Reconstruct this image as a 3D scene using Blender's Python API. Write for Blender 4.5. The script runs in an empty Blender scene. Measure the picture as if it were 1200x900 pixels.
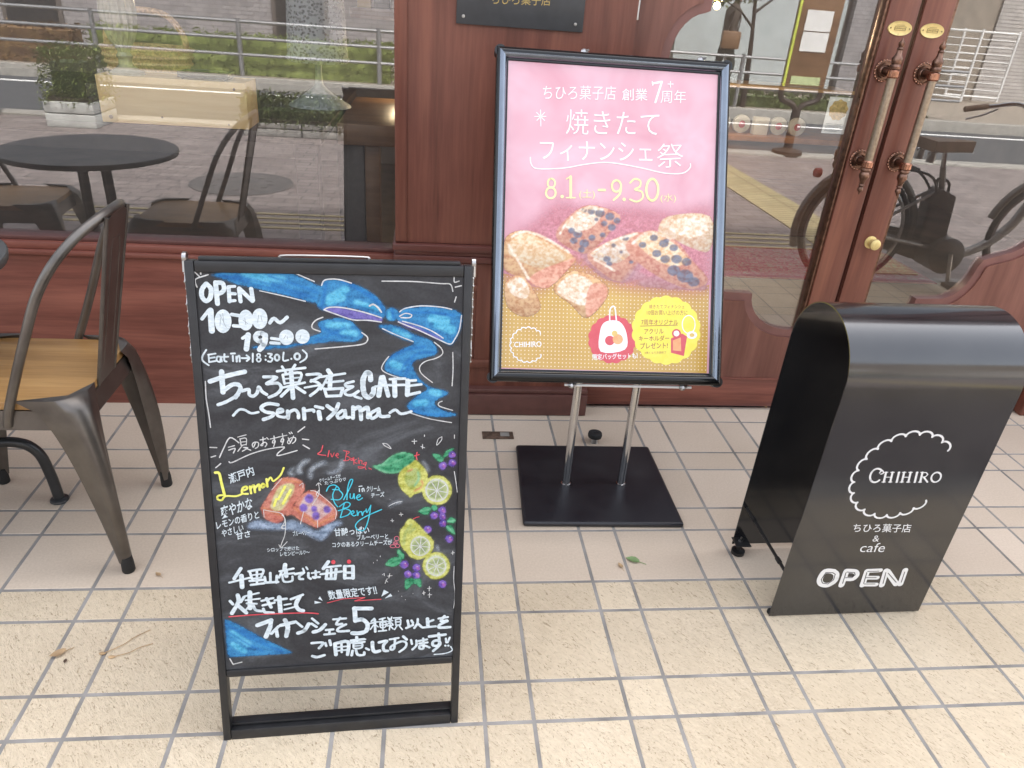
import bpy, bmesh, math, random
from mathutils import Vector, Matrix
from mathutils.geometry import tessellate_polygon
SC = bpy.context.scene
COL = SC.collection
R = math.radians
# ------------------------------------------------------------------ camera, sky, sun, exposure
cam_d = bpy.data.cameras.new('camera'); cam = bpy.data.objects.new('camera', cam_d); COL.objects.link(cam); SC.camera = cam
_yaw, _pit, _rol = R(7.538), R(27.595), R(4.422)
_f = Vector((math.sin(_yaw)*math.cos(_pit), math.cos(_yaw)*math.cos(_pit), -math.sin(_pit)))
_r0 = Vector((math.cos(_yaw), -math.sin(_yaw), 0)); _u0 = _r0.cross(_f)
_r = math.cos(_rol)*_r0 + math.sin(_rol)*_u0; _u = -math.sin(_rol)*_r0 + math.cos(_rol)*_u0
cam.matrix_world = Matrix(((_r.x, _u.x, -_f.x, .771), (_r.y, _u.y, -_f.y, -1.386), (_r.z, _u.z, -_f.z, 1.293), (0, 0, 0, 1)))
cam_d.sensor_width = 36; cam_d.lens = 36*861.5/1200; cam_d.clip_start = .02; cam_d.clip_end = 2000
SUN_EL, SUN_AZ = R(60), R(20)      # azimuth measured from +y (behind the shop) towards +x
W = bpy.data.worlds.new('World'); SC.world = W; W.use_nodes = True
nt = W.node_tree; nt.nodes.clear()
_o = nt.nodes.new('ShaderNodeOutputWorld'); _b = nt.nodes.new('ShaderNodeBackground'); _s = nt.nodes.new('ShaderNodeTexSky'); _h = nt.nodes.new('ShaderNodeHueSaturation')
_s.sky_type = 'NISHITA'; _s.sun_disc = False; _s.sun_elevation = SUN_EL; _s.sun_rotation = SUN_AZ; _s.air_density = 1.0; _s.dust_density = 4.0; _s.ozone_density = 1.0
_h.inputs['Saturation'].default_value = .35; _b.inputs['Strength'].default_value = .15
nt.links.new(_s.outputs[0], _h.inputs['Color']); nt.links.new(_h.outputs[0], _b.inputs[0]); nt.links.new(_b.outputs[0], _o.inputs[0])
sd = bpy.data.lights.new('sun', 'SUN'); sun = bpy.data.objects.new('sun', sd); COL.objects.link(sun)
sd.energy = 2.0; sd.angle = R(3.0); sd.color = (1, .96, .9)
_d = Vector((math.sin(SUN_AZ)*math.cos(SUN_EL), math.cos(SUN_AZ)*math.cos(SUN_EL), math.sin(SUN_EL)))
sun.rotation_euler = _d.to_track_quat('Z', 'Y').to_euler(); sun.location = (0, 6, 9)
SC.view_settings.view_transform = 'Standard'; SC.view_settings.look = 'None'; SC.view_settings.gamma = 1; SC.view_settings.exposure = 2.33
SC.render.engine = 'CYCLES'; SC.cycles.max_bounces = 8; SC.cycles.transparent_max_bounces = 16; SC.cycles.caustics_reflective = False; SC.cycles.caustics_refractive = False
try: SC.cycles.use_denoising = True
except Exception: pass
random.seed(7)

# ------------------------------------------------------------------ materials
def newmat(name):
    m = bpy.data.materials.new(name); m.use_nodes = True; t = m.node_tree; t.nodes.clear()
    o = t.nodes.new('ShaderNodeOutputMaterial'); b = t.nodes.new('ShaderNodeBsdfPrincipled'); t.links.new(b.outputs[0], o.inputs[0])
    return m, t, b
def N(t, kind, **kw):
    n = t.nodes.new(kind)
    for k, v in kw.items():
        if hasattr(n, k): setattr(n, k, v)
        else: n.inputs[k.replace('_', ' ')].default_value = v
    return n
def coords(t, scale=(1, 1, 1), rot=(0, 0, 0)):
    c = t.nodes.new('ShaderNodeTexCoord'); m = t.nodes.new('ShaderNodeMapping'); t.links.new(c.outputs['Object'], m.inputs[0])
    m.inputs['Scale'].default_value = scale; m.inputs['Rotation'].default_value = rot
    return m.outputs[0]
def ramp(t, fac, stops):
    r = t.nodes.new('ShaderNodeValToRGB'); t.links.new(fac, r.inputs[0])
    while len(r.color_ramp.elements) < len(stops): r.color_ramp.elements.new(.5)
    for e, (p, c) in zip(r.color_ramp.elements, stops): e.position = p; e.color = (*c, 1) if len(c) == 3 else c
    return r.outputs[0]
def mixc(t, fac, a, b, mode='MIX'):
    m = t.nodes.new('ShaderNodeMix'); m.data_type = 'RGBA'; m.blend_type = mode
    if isinstance(fac, (int, float)): m.inputs[0].default_value = fac
    else: t.links.new(fac, m.inputs[0])
    for i, v in ((6, a), (7, b)):
        if isinstance(v, tuple): m.inputs[i].default_value = (*v, 1)
        else: t.links.new(v, m.inputs[i])
    return m.outputs[2]
def bump(t, b, h, strength=.3, dist=.002):
    n = t.nodes.new('ShaderNodeBump'); n.inputs['Strength'].default_value = strength; n.inputs['Distance'].default_value = dist
    t.links.new(h, n.inputs['Height']); t.links.new(n.outputs[0], b.inputs['Normal'])
def noise(t, vec, scale, detail=4, rough=.55, dist=0):
    n = N(t, 'ShaderNodeTexNoise'); n.inputs['Scale'].default_value = scale; n.inputs['Detail'].default_value = detail; n.inputs['Roughness'].default_value = rough; n.inputs['Distortion'].default_value = dist
    t.links.new(vec, n.inputs['Vector']); return n.outputs[0]
def plain(name, col, rough=.5, metal=0, var=.12, scale=30, spec=.5, coat=0, bumpy=0):
    m, t, b = newmat(name)
    f = noise(t, coords(t), scale, 3)
    c = ramp(t, f, [(.3, tuple(v*(1-var) for v in col)), (.7, tuple(min(1, v*(1+var)) for v in col))])
    t.links.new(c, b.inputs['Base Color']); b.inputs['Metallic'].default_value = metal
    b.inputs['Specular IOR Level'].default_value = spec; b.inputs['Coat Weight'].default_value = coat; b.inputs['Coat Roughness'].default_value = .08
    rr = N(t, 'ShaderNodeMapRange'); t.links.new(f, rr.inputs[0]); rr.inputs[3].default_value = rough*.8; rr.inputs[4].default_value = min(1, rough*1.2); t.links.new(rr.outputs[0], b.inputs['Roughness'])
    if bumpy: bump(t, b, noise(t, coords(t), scale*6, 3), bumpy, .002)
    return m
def wood(name, dark, mid, light, axis='Z', rough=.35, fine=1.0, spec=.5):
    m, t, b = newmat(name)
    k = {'Z': (7, 7, .4), 'X': (.4, 7, 7), 'Y': (7, .4, 7)}[axis]
    v = coords(t, k); f = noise(t, v, 1.6*fine, 5, .6, .6); g = noise(t, coords(t, tuple(q*6 for q in k)), 2.2*fine, 4, .6, .3); l = noise(t, coords(t), 2.3, 2)
    c = ramp(t, f, [(.33, dark), (.5, mid), (.68, light)])
    c = mixc(t, .28, c, ramp(t, g, [(.35, dark), (.65, light)]))
    c = mixc(t, .25, c, ramp(t, l, [(.35, dark), (.65, light)]))
    t.links.new(c, b.inputs['Base Color']); b.inputs['Roughness'].default_value = rough; b.inputs['Specular IOR Level'].default_value = spec
    bump(t, b, g, .06, .001); return m
M = {}
D, MI, LI = (.09, .028, .019), (.17, .056, .038), (.29, .11, .068)
M['wood_v'] = wood('red_brown_wood_vertical', D, MI, LI, 'Z', .38)
M['wood_h'] = wood('red_brown_wood_horizontal', (.09, .025, .018), (.19, .057, .039), (.35, .125, .085), 'X', .42, 1.3)
M['wood_d'] = wood('door_wood', (.1, .036, .026), (.18, .067, .048), (.27, .115, .084), 'Z', .34)
M['trim'] = plain('brown_trim_paint', (.11, .045, .037), .4)
M['mould'] = wood('moulding_wood', (.075, .025, .019), (.125, .04, .031), (.18, .064, .05), 'X', .3)
M['seatwood'] = wood('honey_seat_wood', (.22, .105, .032), (.42, .225, .075), (.55, .33, .13), 'X', .42, 1.6)
M['palewood'] = wood('pale_pine', (.56, .34, .13), (.72, .48, .21), (.79, .58, .29), 'X', .5, 1.2)
M['brownwood'] = wood('brown_table_wood', (.09, .045, .02), (.19, .1, .048), (.27, .15, .075), 'X', .4)
M['darkwood'] = wood('dark_interior_wood', (.018, .011, .008), (.035, .021, .014), (.055, .034, .022), 'X', .5)
M['gunmetal'] = plain('gunmetal', (.15, .135, .12), .36, .8, .2, 14)
M['darktube'] = plain('dark_tube', (.035, .036, .038), .35, .3, .15)
M['blackframe'] = plain('black_frame', (.018, .018, .019), .42, 0, .2, 40)
M['blackgloss'] = plain('black_gloss_steel', (.013, .013, .0145), .15, 0, .12, 16, .75, .35)
M['blackbase'] = plain('black_base_plate', (.014, .014, .018), .36, 0, .25, 60)
M['snap_sky_sheen'] = plain('frame_painted_sky_sheen', (.19, .215, .25), .2, .9, .12, 9)  # sky reflection on the black frame, put into the colour as lighter metal
M['blackplastic'] = plain('black_plastic', (.012, .012, .012), .4)
M['blacksnap'] = plain('black_snap_frame', (.005, .0055, .006), .12, 0, .1, 20, .45, 0)
M['chrome'] = plain('chrome', (.62, .62, .62), .13, 1, .05)
M['steel'] = plain('brushed_steel', (.45, .44, .43), .3, 1, .1)
M['bronze'] = plain('antique_bronze', (.2, .115, .082), .3, .9, .45, 60)
M['bronzebar'] = plain('bronze_bar', (.34, .27, .2), .34, .85, .18, 90, .5, 0, .25)
M['copper'] = plain('copper', (.42, .21, .14), .25, .95, .25, 60)
M['brass'] = plain('brass_plate', (.74, .58, .24), .3, .35, .08, 60)
M['brassink'] = plain('brass_engraving', (.28, .2, .07), .5)
M['plaque'] = plain('dark_grey_plaque', (.052, .053, .056), .42)
M['rubber'] = plain('black_rubber', (.012, .012, .012), .7)
M['greymetal'] = plain('grey_metal', (.3, .3, .3), .4, .6)
M['white'] = plain('white_paint', (.78, .78, .76), .5, 0, .04)
M['planterblock'] = plain('planter_block', (.52, .53, .5), .7, 0, .15, 10)
M['concrete'] = plain('grey_stone', (.3, .29, .27), .8, 0, .25, 18, .3, 0, .3)
M['palestone'] = plain('pale_stone', (.3, .285, .255), .8, 0, .2, 12, .3, 0, .3)
M['asphalt'] = plain('asphalt', (.075, .077, .08), .85, 0, .25, 60, .3, 0, .5)
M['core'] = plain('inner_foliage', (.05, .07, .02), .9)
M['soil'] = plain('soil', (.06, .045, .03), .9)
M['cloth_dark'] = plain('dark_jacket', (.045, .035, .03), .85)
M['skin'] = plain('skin', (.45, .28, .2), .5)
M['hair'] = plain('hair', (.02, .015, .012), .5)
M['trousers'] = plain('dark_trousers', (.03, .05, .035), .85)
M['mortar'] = plain('tile_grout', (.255, .24, .222), .9, 0, .35, 9)
M['dryleaf'] = plain('dry_leaf', (.42, .28, .15), .8, 0, .3)
M['greenleaf'] = plain('fresh_leaf', (.2, .3, .12), .6, 0, .2)
M['rust'] = plain('rusty_metal', (.13, .085, .06), .8, .2, .5, 60, .3, 0, .5)
M['redrug'] = None
def glass(name, refl, tint):
    m = bpy.data.materials.new(name); m.use_nodes = True; t = m.node_tree; t.nodes.clear()
    o = t.nodes.new('ShaderNodeOutputMaterial'); mx = t.nodes.new('ShaderNodeMixShader'); tr = t.nodes.new('ShaderNodeBsdfTransparent'); g = t.nodes.new('ShaderNodeBsdfGlossy')
    tr.inputs[0].default_value = (*tint, 1); g.inputs['Roughness'].default_value = 0; g.inputs[0].default_value = (1, 1, 1, 1)
    fr = t.nodes.new('ShaderNodeLayerWeight'); fr.inputs[0].default_value = .5
    pw = t.nodes.new('ShaderNodeMath'); pw.operation = 'POWER'; pw.inputs[1].default_value = 5; t.links.new(fr.outputs['Facing'], pw.inputs[0])
    a = t.nodes.new('ShaderNodeMath'); a.operation = 'ADD'; a.use_clamp = True; a.inputs[1].default_value = refl+.04; t.links.new(pw.outputs[0], a.inputs[0])
    if refl < 0: a.operation = 'MULTIPLY'; a.inputs[1].default_value = 0
    t.links.new(a.outputs[0], mx.inputs[0]); t.links.new(tr.outputs[0], mx.inputs[1]); t.links.new(g.outputs[0], mx.inputs[2]); 
    if refl > 0:
        df = t.nodes.new('ShaderNodeBsdfDiffuse'); df.inputs[0].default_value = (.7, .68, .66, 1); m2 = t.nodes.new('ShaderNodeMixShader'); m2.inputs[0].default_value = .03
        t.links.new(mx.outputs[0], m2.inputs[1]); t.links.new(df.outputs[0], m2.inputs[2]); t.links.new(m2.outputs[0], o.inputs[0])
    else: t.links.new(mx.outputs[0], o.inputs[0])
    return m
M['glass'] = glass('window_glass', .175, (.97, .98, .97)); M['glassback'] = glass('window_glass_inner_face', -.5, (.97, .97, .97))
def dusty(name, col, rough, spec, coat, amount):
    m, t, b = newmat(name); f = noise(t, coords(t), 5, 5, .7); g = noise(t, coords(t), 95, 3, .7); sc_ = noise(t, coords(t, (4, 4, 60), (R(20), R(35), 0)), 6, 3, .7)
    d = ramp(t, f, [(.42, (0, 0, 0)), (.75, (amount, amount, amount))]); e = ramp(t, g, [(.66, (0, 0, 0)), (.78, (amount*2.2,)*3)]); k = ramp(t, sc_, [(.7, (0, 0, 0)), (.78, (amount*1.4,)*3)])
    q = mixc(t, 1, mixc(t, 1, d, e, 'ADD'), k, 'ADD'); t.links.new(mixc(t, q, col, (.3, .29, .27)), b.inputs['Base Color'])
    rr = N(t, 'ShaderNodeMapRange'); t.links.new(f, rr.inputs[0]); rr.inputs[1].default_value = .3; rr.inputs[2].default_value = .75; rr.inputs[3].default_value = rough*.8; rr.inputs[4].default_value = rough*1.5; t.links.new(rr.outputs[0], b.inputs['Roughness'])
    b.inputs['Specular IOR Level'].default_value = spec; b.inputs['Coat Weight'].default_value = coat; b.inputs['Coat Roughness'].default_value = .1; return m
M['blackgloss'] = dusty('black_painted_steel', (.012, .012, .0135), .16, .75, .45, .04); M['blackbase'] = dusty('black_base_plate_paint', (.013, .013, .017), .36, .5, 0, .05)
def emit(name, col, s):
    m = bpy.data.materials.new(name); m.use_nodes = True; t = m.node_tree; t.nodes.clear()
    o = t.nodes.new('ShaderNodeOutputMaterial'); e = t.nodes.new('ShaderNodeEmission'); e.inputs[0].default_value = (*col, 1); e.inputs[1].default_value = s; t.links.new(e.outputs[0], o.inputs[0]); return m
M['bulb'] = emit('warm_bulb', (1, .72, .38), 9)
def tiles():
    m, t, b = newmat('floor_tile')
    at = t.nodes.new('ShaderNodeVertexColor'); at.layer_name = 'tint'; sp = t.nodes.new('ShaderNodeSeparateColor'); t.links.new(at.outputs[0], sp.inputs[0])
    v = coords(t); big = noise(t, v, 2.2, 3); fine = noise(t, v, 180, 3)
    # slanted little pits of the rough tile
    v2 = coords(t, (1, 1, 1), (0, 0, R(52))); mp = N(t, 'ShaderNodeMapping'); t.links.new(v2, mp.inputs[0]); mp.inputs['Scale'].default_value = (70, 210, 60)
    pit = noise(t, mp.outputs[0], 1.0, 3, .6, 1.6)
    pr_ = ramp(t, pit, [(.33, (1, 1, 1)), (.42, (0, 0, 0))])
    rid = noise(t, mp.outputs[0], .55, 3, .6, 1.0)
    rough_c = ramp(t, rid, [(.3, (.65, .54, .39)), (.7, (.735, .62, .46))])
    pf = N(t, 'ShaderNodeMath', operation='MULTIPLY'); t.links.new(pr_, pf.inputs[0]); pf.inputs[1].default_value = .72
    rough_c = mixc(t, pf.outputs[0], rough_c, (.27, .19, .11))
    smooth_c = ramp(t, fine, [(.3, (.59, .49, .385)), (.7, (.665, .56, .45))])
    c = mixc(t, sp.outputs[1], smooth_c, rough_c)
    tint = ramp(t, sp.outputs[0], [(0, (.93, .92, .905)), (.5, (1, .99, .97)), (1, (1.03, 1.03, 1.03))])
    c = mixc(t, 1.0, c, tint, 'MULTIPLY')
    dirt = ramp(t, big, [(.35, (.9, .885, .86)), (.62, (1, 1, 1))]); c = mixc(t, .7, c, dirt, 'MULTIPLY')
    sc_ = noise(t, v, 14, 5, .7); scf = ramp(t, sc_, [(.66, (0, 0, 0)), (.8, (.22, .22, .22))]); c = mixc(t, scf, c, (.3, .25, .2))
    t.links.new(c, b.inputs['Base Color'])
    b.inputs['Roughness'].default_value = .62; b.inputs['Specular IOR Level'].default_value = .35
    hm = N(t, 'ShaderNodeMath', operation='MULTIPLY'); t.links.new(pit, hm.inputs[0]); t.links.new(sp.outputs[1], hm.inputs[1])
    bump(t, b, hm.outputs[0], .8, .005); return m
M['tile'] = tiles()
def bricks(name, c1, c2, mor, scale, off=.5, w=.5, h=.25, rot=0, msize=.012):
    m, t, b = newmat(name); n = N(t, 'ShaderNodeTexBrick'); t.links.new(coords(t, (1, 1, 1), rot if isinstance(rot, tuple) else (0, 0, rot)), n.inputs['Vector'])
    n.offset = off; n.inputs['Color1'].default_value = (*c1, 1); n.inputs['Color2'].default_value = (*c2, 1); n.inputs['Mortar'].default_value = (*mor, 1); n.inputs['Scale'].default_value = scale
    n.inputs['Brick Width'].default_value = w; n.inputs['Row Height'].default_value = h; n.inputs['Mortar Size'].default_value = msize; n.inputs['Mortar Smooth'].default_value = .2
    f = noise(t, coords(t), 4, 4); c = mixc(t, .5, n.outputs[0], ramp(t, f, [(.3, (.55, .55, .55)), (.7, (1.1, 1.1, 1.1))]), 'MULTIPLY'); c = mixc(t, .0, c, c)
    t.links.new(c, b.inputs['Base Color']); b.inputs['Roughness'].default_value = .8; bump(t, b, n.outputs[1], -.4, .004); return m
M['pavers'] = bricks('brick_pavers', (.2, .165, .155), (.255, .215, .2), (.1, .09, .085), 1, .5, .2, .1, 0, .007)
M['tactile'] = bricks('yellow_tactile', (.4, .33, .17), (.46, .38, .2), (.22, .18, .1), 1, .0, .3, .06, R(0), .012)
M['tactile_plain'] = plain('yellow_guide_bar', (.42, .35, .19), .7, 0, .2, 10); M['iron'] = plain('cast_iron', (.12, .11, .105), .6, .2, .2, 30)
M['facade'] = bricks('grey_brick_wall', (.27, .255, .26), (.33, .31, .31), (.2, .19, .19), 1, .5, .22, .07, (R(90), 0, 0), .008)
M['shutter'] = bricks('ribbed_shutter', (.48, .45, .42), (.5, .47, .44), (.3, .28, .26), 1, 0, 50, .07, (R(90), 0, 0), .012)
M['facadepanel'] = plain('pale_panel', (.42, .46, .46), .5, 0, .08, 3)
M['facadedark'] = plain('dark_panel', (.1, .085, .075), .6)
M['tanwall'] = plain('tan_wall', (.27, .23, .185), .7, 0, .12, 5)
def foliage(name, a, b_):
    m, t, b = newmat(name); f = noise(t, coords(t), 9, 3); t.links.new(ramp(t, f, [(.3, a), (.7, b_)]), b.inputs['Base Color']); b.inputs['Roughness'].default_value = .6; b.inputs['Subsurface Weight'].default_value = 0; return m
M['leaf'] = foliage('hedge_leaf', (.1, .135, .03), (.3, .36, .1)); M['leaf2'] = foliage('russet_leaf', (.12, .06, .03), (.26, .16, .06)); M['leaf3'] = foliage('tree_leaf', (.06, .085, .02), (.14, .17, .05))
# ------------------------------------------------------------------ mesh tools
class MB:
    def __init__(s): s.bm = bmesh.new()
    def box(s, x0, x1, y0, y1, z0, z1, bev=0, mi=0):
        b = bmesh.new(); r = bmesh.ops.create_cube(b, size=1)
        for v in b.verts: v.co = Vector(((x0+x1)/2+v.co.x*(x1-x0), (y0+y1)/2+v.co.y*(y1-y0), (z0+z1)/2+v.co.z*(z1-z0)))
        if bev: bmesh.ops.bevel(b, geom=list(b.edges), offset=bev, segments=2, affect='EDGES', profile=.5)
        s._join(b, mi); return s
    def _join(s, b, mi=0, mat=None):
        if mat is not None: bmesh.ops.transform(b, matrix=mat, verts=b.verts)
        vm = {v: s.bm.verts.new(v.co) for v in b.verts}
        for f in b.faces:
            try: nf = s.bm.faces.new([vm[v] for v in f.verts]); nf.material_index = mi; nf.smooth = f.smooth
            except ValueError: pass
        b.free()
    def tube(s, pts, rad, n=12, mi=0, cap=True, closed=False):
        pts = [Vector(p) for p in pts]; m = len(pts)
        rads = rad if isinstance(rad, (list, tuple)) else [rad]*m
        rings = []; ref = None
        for i, p in enumerate(pts):
            if closed: d = (pts[(i+1) % m]-pts[i-1])
            else: d = (pts[min(i+1, m-1)]-pts[max(i-1, 0)])
            d.normalize()
            if ref is None: ref = d.orthogonal().normalized()
            else: ref = (ref-d*ref.dot(d)); ref = ref.normalized() if ref.length > 1e-6 else d.orthogonal().normalized()
            q = d.cross(ref)
            rings.append([s.bm.verts.new(p+(ref*math.cos(2*math.pi*k/n)+q*math.sin(2*math.pi*k/n))*rads[i]) for k in range(n)])
        pairs = list(zip(rings, rings[1:]))+([(rings[-1], rings[0])] if closed else [])
        for a, b in pairs:
            for k in range(n):
                f = s.bm.faces.new((a[k], a[(k+1) % n], b[(k+1) % n], b[k])); f.material_index = mi; f.smooth = True
        if cap and not closed:
            for rg, fl in ((rings[0], True), (rings[-1], False)):
                f = s.bm.faces.new(rg[::-1] if fl else rg); f.material_index = mi
        return s
    def lathe(s, base, prof, axis=(0, 0, 1), n=24, mi=0, sy=1.0):
        ax = Vector(axis).normalized(); a = ax.orthogonal().normalized(); b = ax.cross(a); base = Vector(base); rings = []
        if abs(ax.y) > .99: a, b = Vector((1, 0, 0)), Vector((0, 0, 1))*(1 if ax.y < 0 else -1)
        if abs(ax.z) > .99: a, b = Vector((1, 0, 0)), Vector((0, 1, 0))*(1 if ax.z > 0 else -1)
        for r, h in prof:
            r = max(r, 1e-5)
            rings.append([s.bm.verts.new(base+ax*h+(a*math.cos(2*math.pi*k/n)+b*sy*math.sin(2*math.pi*k/n))*r) for k in range(n)])
        for p, q in zip(rings, rings[1:]):
            for k in range(n):
                f = s.bm.faces.new((p[k], p[(k+1) % n], q[(k+1) % n], q[k])); f.material_index = mi; f.smooth = True
        for rg, fl in ((rings[0], True), (rings[-1], False)):
            f = s.bm.faces.new(rg[::-1] if fl else rg); f.material_index = mi
        return s
    def prism(s, pts, to3, d0, d1, mi=0, smooth=False):
        """outline (list of 2-D points, counter-clockwise) extruded between depths d0 and d1; to3(u, v, d) -> xyz"""
        n = len(pts); lo = [s.bm.verts.new(to3(u, v, d0)) for u, v in pts]; hi = [s.bm.verts.new(to3(u, v, d1)) for u, v in pts]
        tri = tessellate_polygon([[Vector((u, v, 0)) for u, v in pts]])
        for a, b, c in tri:
            for L, o in ((lo, (c, b, a)), (hi, (a, b, c))):
                try: f = s.bm.faces.new([L[i] for i in o]); f.material_index = mi
                except ValueError: pass
        for k in range(n):
            f = s.bm.faces.new((lo[k], lo[(k+1) % n], hi[(k+1) % n], hi[k])); f.material_index = mi; f.smooth = smooth
        return s
    def sphere(s, c, r, sc=(1, 1, 1), mi=0, n=16):
        b = bmesh.new(); bmesh.ops.create_uvsphere(b, u_segments=n, v_segments=max(6, n//2), radius=r)
        for v in b.verts: v.co = Vector((c[0]+v.co.x*sc[0], c[1]+v.co.y*sc[1], c[2]+v.co.z*sc[2]))
        for f in b.faces: f.smooth = True
        s._join(b, mi); return s
    def build(s, name, mats, parent=None, fix=True, sharp=35):
        if fix: bmesh.ops.recalc_face_normals(s.bm, faces=s.bm.faces)
        me = bpy.data.meshes.new(name); s.bm.to_mesh(me); s.bm.free()
        for m in (mats if isinstance(mats, (list, tuple)) else [mats]): me.materials.append(m)
        if sharp:
            for p in me.polygons: p.use_smooth = True
            me.set_sharp_from_angle(angle=R(sharp))
        o = bpy.data.objects.new(name, me); COL.objects.link(o)
        if parent is not None:
            o.parent = parent; o.matrix_parent_inverse = parent_matrix(parent).inverted()
        return o
def parent_matrix(o):
    m = o.matrix_basis.copy()
    if o.parent: m = parent_matrix(o.parent) @ o.matrix_parent_inverse @ m
    return m
def tag(o, label, cat, group=None, kind=None):
    if label: o['label'] = label
    if cat: o['category'] = cat
    if group: o['group'] = group
    if kind: o['kind'] = kind
    return o
def thing(name, label, cat, loc=(0, 0, 0), rz=0, group=None):
    o = bpy.data.objects.new(name, None); COL.objects.link(o); o.location = loc; o.rotation_euler = (0, 0, rz); o.empty_display_size = .1
    return tag(o, label, cat, group)
def struct(name, mb, mat): return tag(mb.build(name, mat, None), None, None, None, 'structure')
def smooth_pts(pts, k=5, closed=False):
    P = [Vector(p) for p in pts]; n = len(P); out = []
    if n < 3: return P
    rng = range(n if closed else n-1)
    for i in rng:
        p0 = P[i-1] if (closed or i > 0) else P[0]; p1 = P[i]; p2 = P[(i+1) % n]; p3 = P[(i+2) % n] if (closed or i+2 < n) else P[-1]
        for j in range(k):
            t_ = j/k; out.append(.5*((2*p1)+(-p0+p2)*t_+(2*p0-5*p1+4*p2-p3)*t_*t_+(-p0+3*p1-3*p2+p3)*t_**3))
    if not closed: out.append(P[-1])
    return out
# ================================================================== ground
def tile_floor():
    bm = bmesh.new(); lay = bm.loops.layers.color.new('tint')
    xs = sorted([k*.3 for k in range(-12, 34)]+[k*.3+.1 for k in range(-12, 34)])
    ys = [-.57, -.4, -.3, -.1, 0, .2, .3, .5, .6, .8, .9, .93]
    g = .0037; bv = .0016; dz = -.0014
    for i in range(len(xs)-1):
        for j in range(len(ys)-1):
            x0, x1, y0, y1 = xs[i]+g, xs[i+1]-g, ys[j]+g, ys[j+1]-g
            if y1-y0 < .02: continue
            top = [bm.verts.new(c) for c in ((x0+bv, y0+bv, 0), (x1-bv, y0+bv, 0), (x1-bv, y1-bv, 0), (x0+bv, y1-bv, 0))]
            bot = [bm.verts.new(c) for c in ((x0, y0, dz), (x1, y0, dz), (x1, y1, dz), (x0, y1, dz))]
            fs = [bm.faces.new(top)]+[bm.faces.new((bot[k], bot[(k+1) % 4], top[(k+1) % 4], top[k])) for k in range(4)]
            c = (random.random(), 1.0 if ys[j] < -.001 else 0.0, 0, 1)
            for f in fs:
                for l in f.loops: l[lay] = c
    me = bpy.data.meshes.new('tiled_terrace'); bm.to_mesh(me); bm.free(); me.materials.append(M['tile'])
    o = bpy.data.objects.new('tiled_terrace', me); COL.objects.link(o); o['kind'] = 'structure'
    struct('tile_grout', MB().box(-3.7, 10.3, -.57, .93, -.12, -.001), M['mortar'])
tile_floor()
struct('terrace_edge_kerb', MB().box(-12, 16, -.66, -.5705, -.14, -.002, .004), M['concrete'])
struct('pavement', MB().box(-14, 18, -4.62, -.661, -.16, -.02), M['pavers'])
struct('tactile_strip', MB().box(3.33, 3.72, -4.6, -.75, -.02, -.013), M['tactile'])
m_ = MB()
for yy in (-1.5, -1.4, -1.3, -1.2): m_.box(-12, 3.3, yy-.014, yy+.014, -.02, -.014, .001)
struct('yellow_guide_line', m_, M['tactile_plain'])
struct('near_kerb', MB().box(-14, 18, -4.86, -4.621, -.3, .0, .01), M['palestone'])
struct('road', MB().box(-40, 44, -8.5, -4.861, -.5, -.14), M['asphalt'])
struct('road_line', MB().box(-40, 44, -8.1, -8.0, -.14, -.135), M['white'])
struct('opposite_kerb', MB().box(-40, 44, -8.68, -8.501, -.5, .02, .01), M['palestone'])
struct('opposite_pavement', MB().box(-40, 44, -13.2, -8.681, -.5, -.0), M['tanwall'])
struct('ground', MB().box(-300, 300, -300, 300, -2, -.501), M['asphalt'])

# ================================================================== street behind the camera (seen in the glass)
def leaf_mass(mb, c, s, n, size, seed, shape='box'):
    rnd = random.Random(seed)
    for _ in range(n):
        if shape == 'box':
            p = [rnd.uniform(-.5, .5) for _ in range(3)]; k = rnd.randrange(3); p[k] = math.copysign(.5-abs(rnd.gauss(0, .06)), p[k]); q = Vector((c[0]+p[0]*s[0], c[1]+p[1]*s[1], c[2]+p[2]*s[2]))
        else:
            d = Vector((rnd.gauss(0, 1), rnd.gauss(0, 1), rnd.gauss(0, 1))).normalized()*(rnd.random()**.4); q = Vector((c[0]+d.x*s[0]/2, c[1]+d.y*s[1]/2, c[2]+d.z*s[2]/2))
        q += Vector((rnd.gauss(0, .02), rnd.gauss(0, .02), rnd.gauss(0, .02)))
        a = Vector((rnd.gauss(0, 1), rnd.gauss(0, 1), rnd.gauss(0, 1))).normalized(); b = a.orthogonal().normalized()
        l = size*rnd.uniform(.7, 1.4)
        vs = [mb.bm.verts.new(q+w) for w in (-a*l, b*l*.4, a*l, -b*l*.4)]; mb.bm.faces.new(vs)
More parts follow.
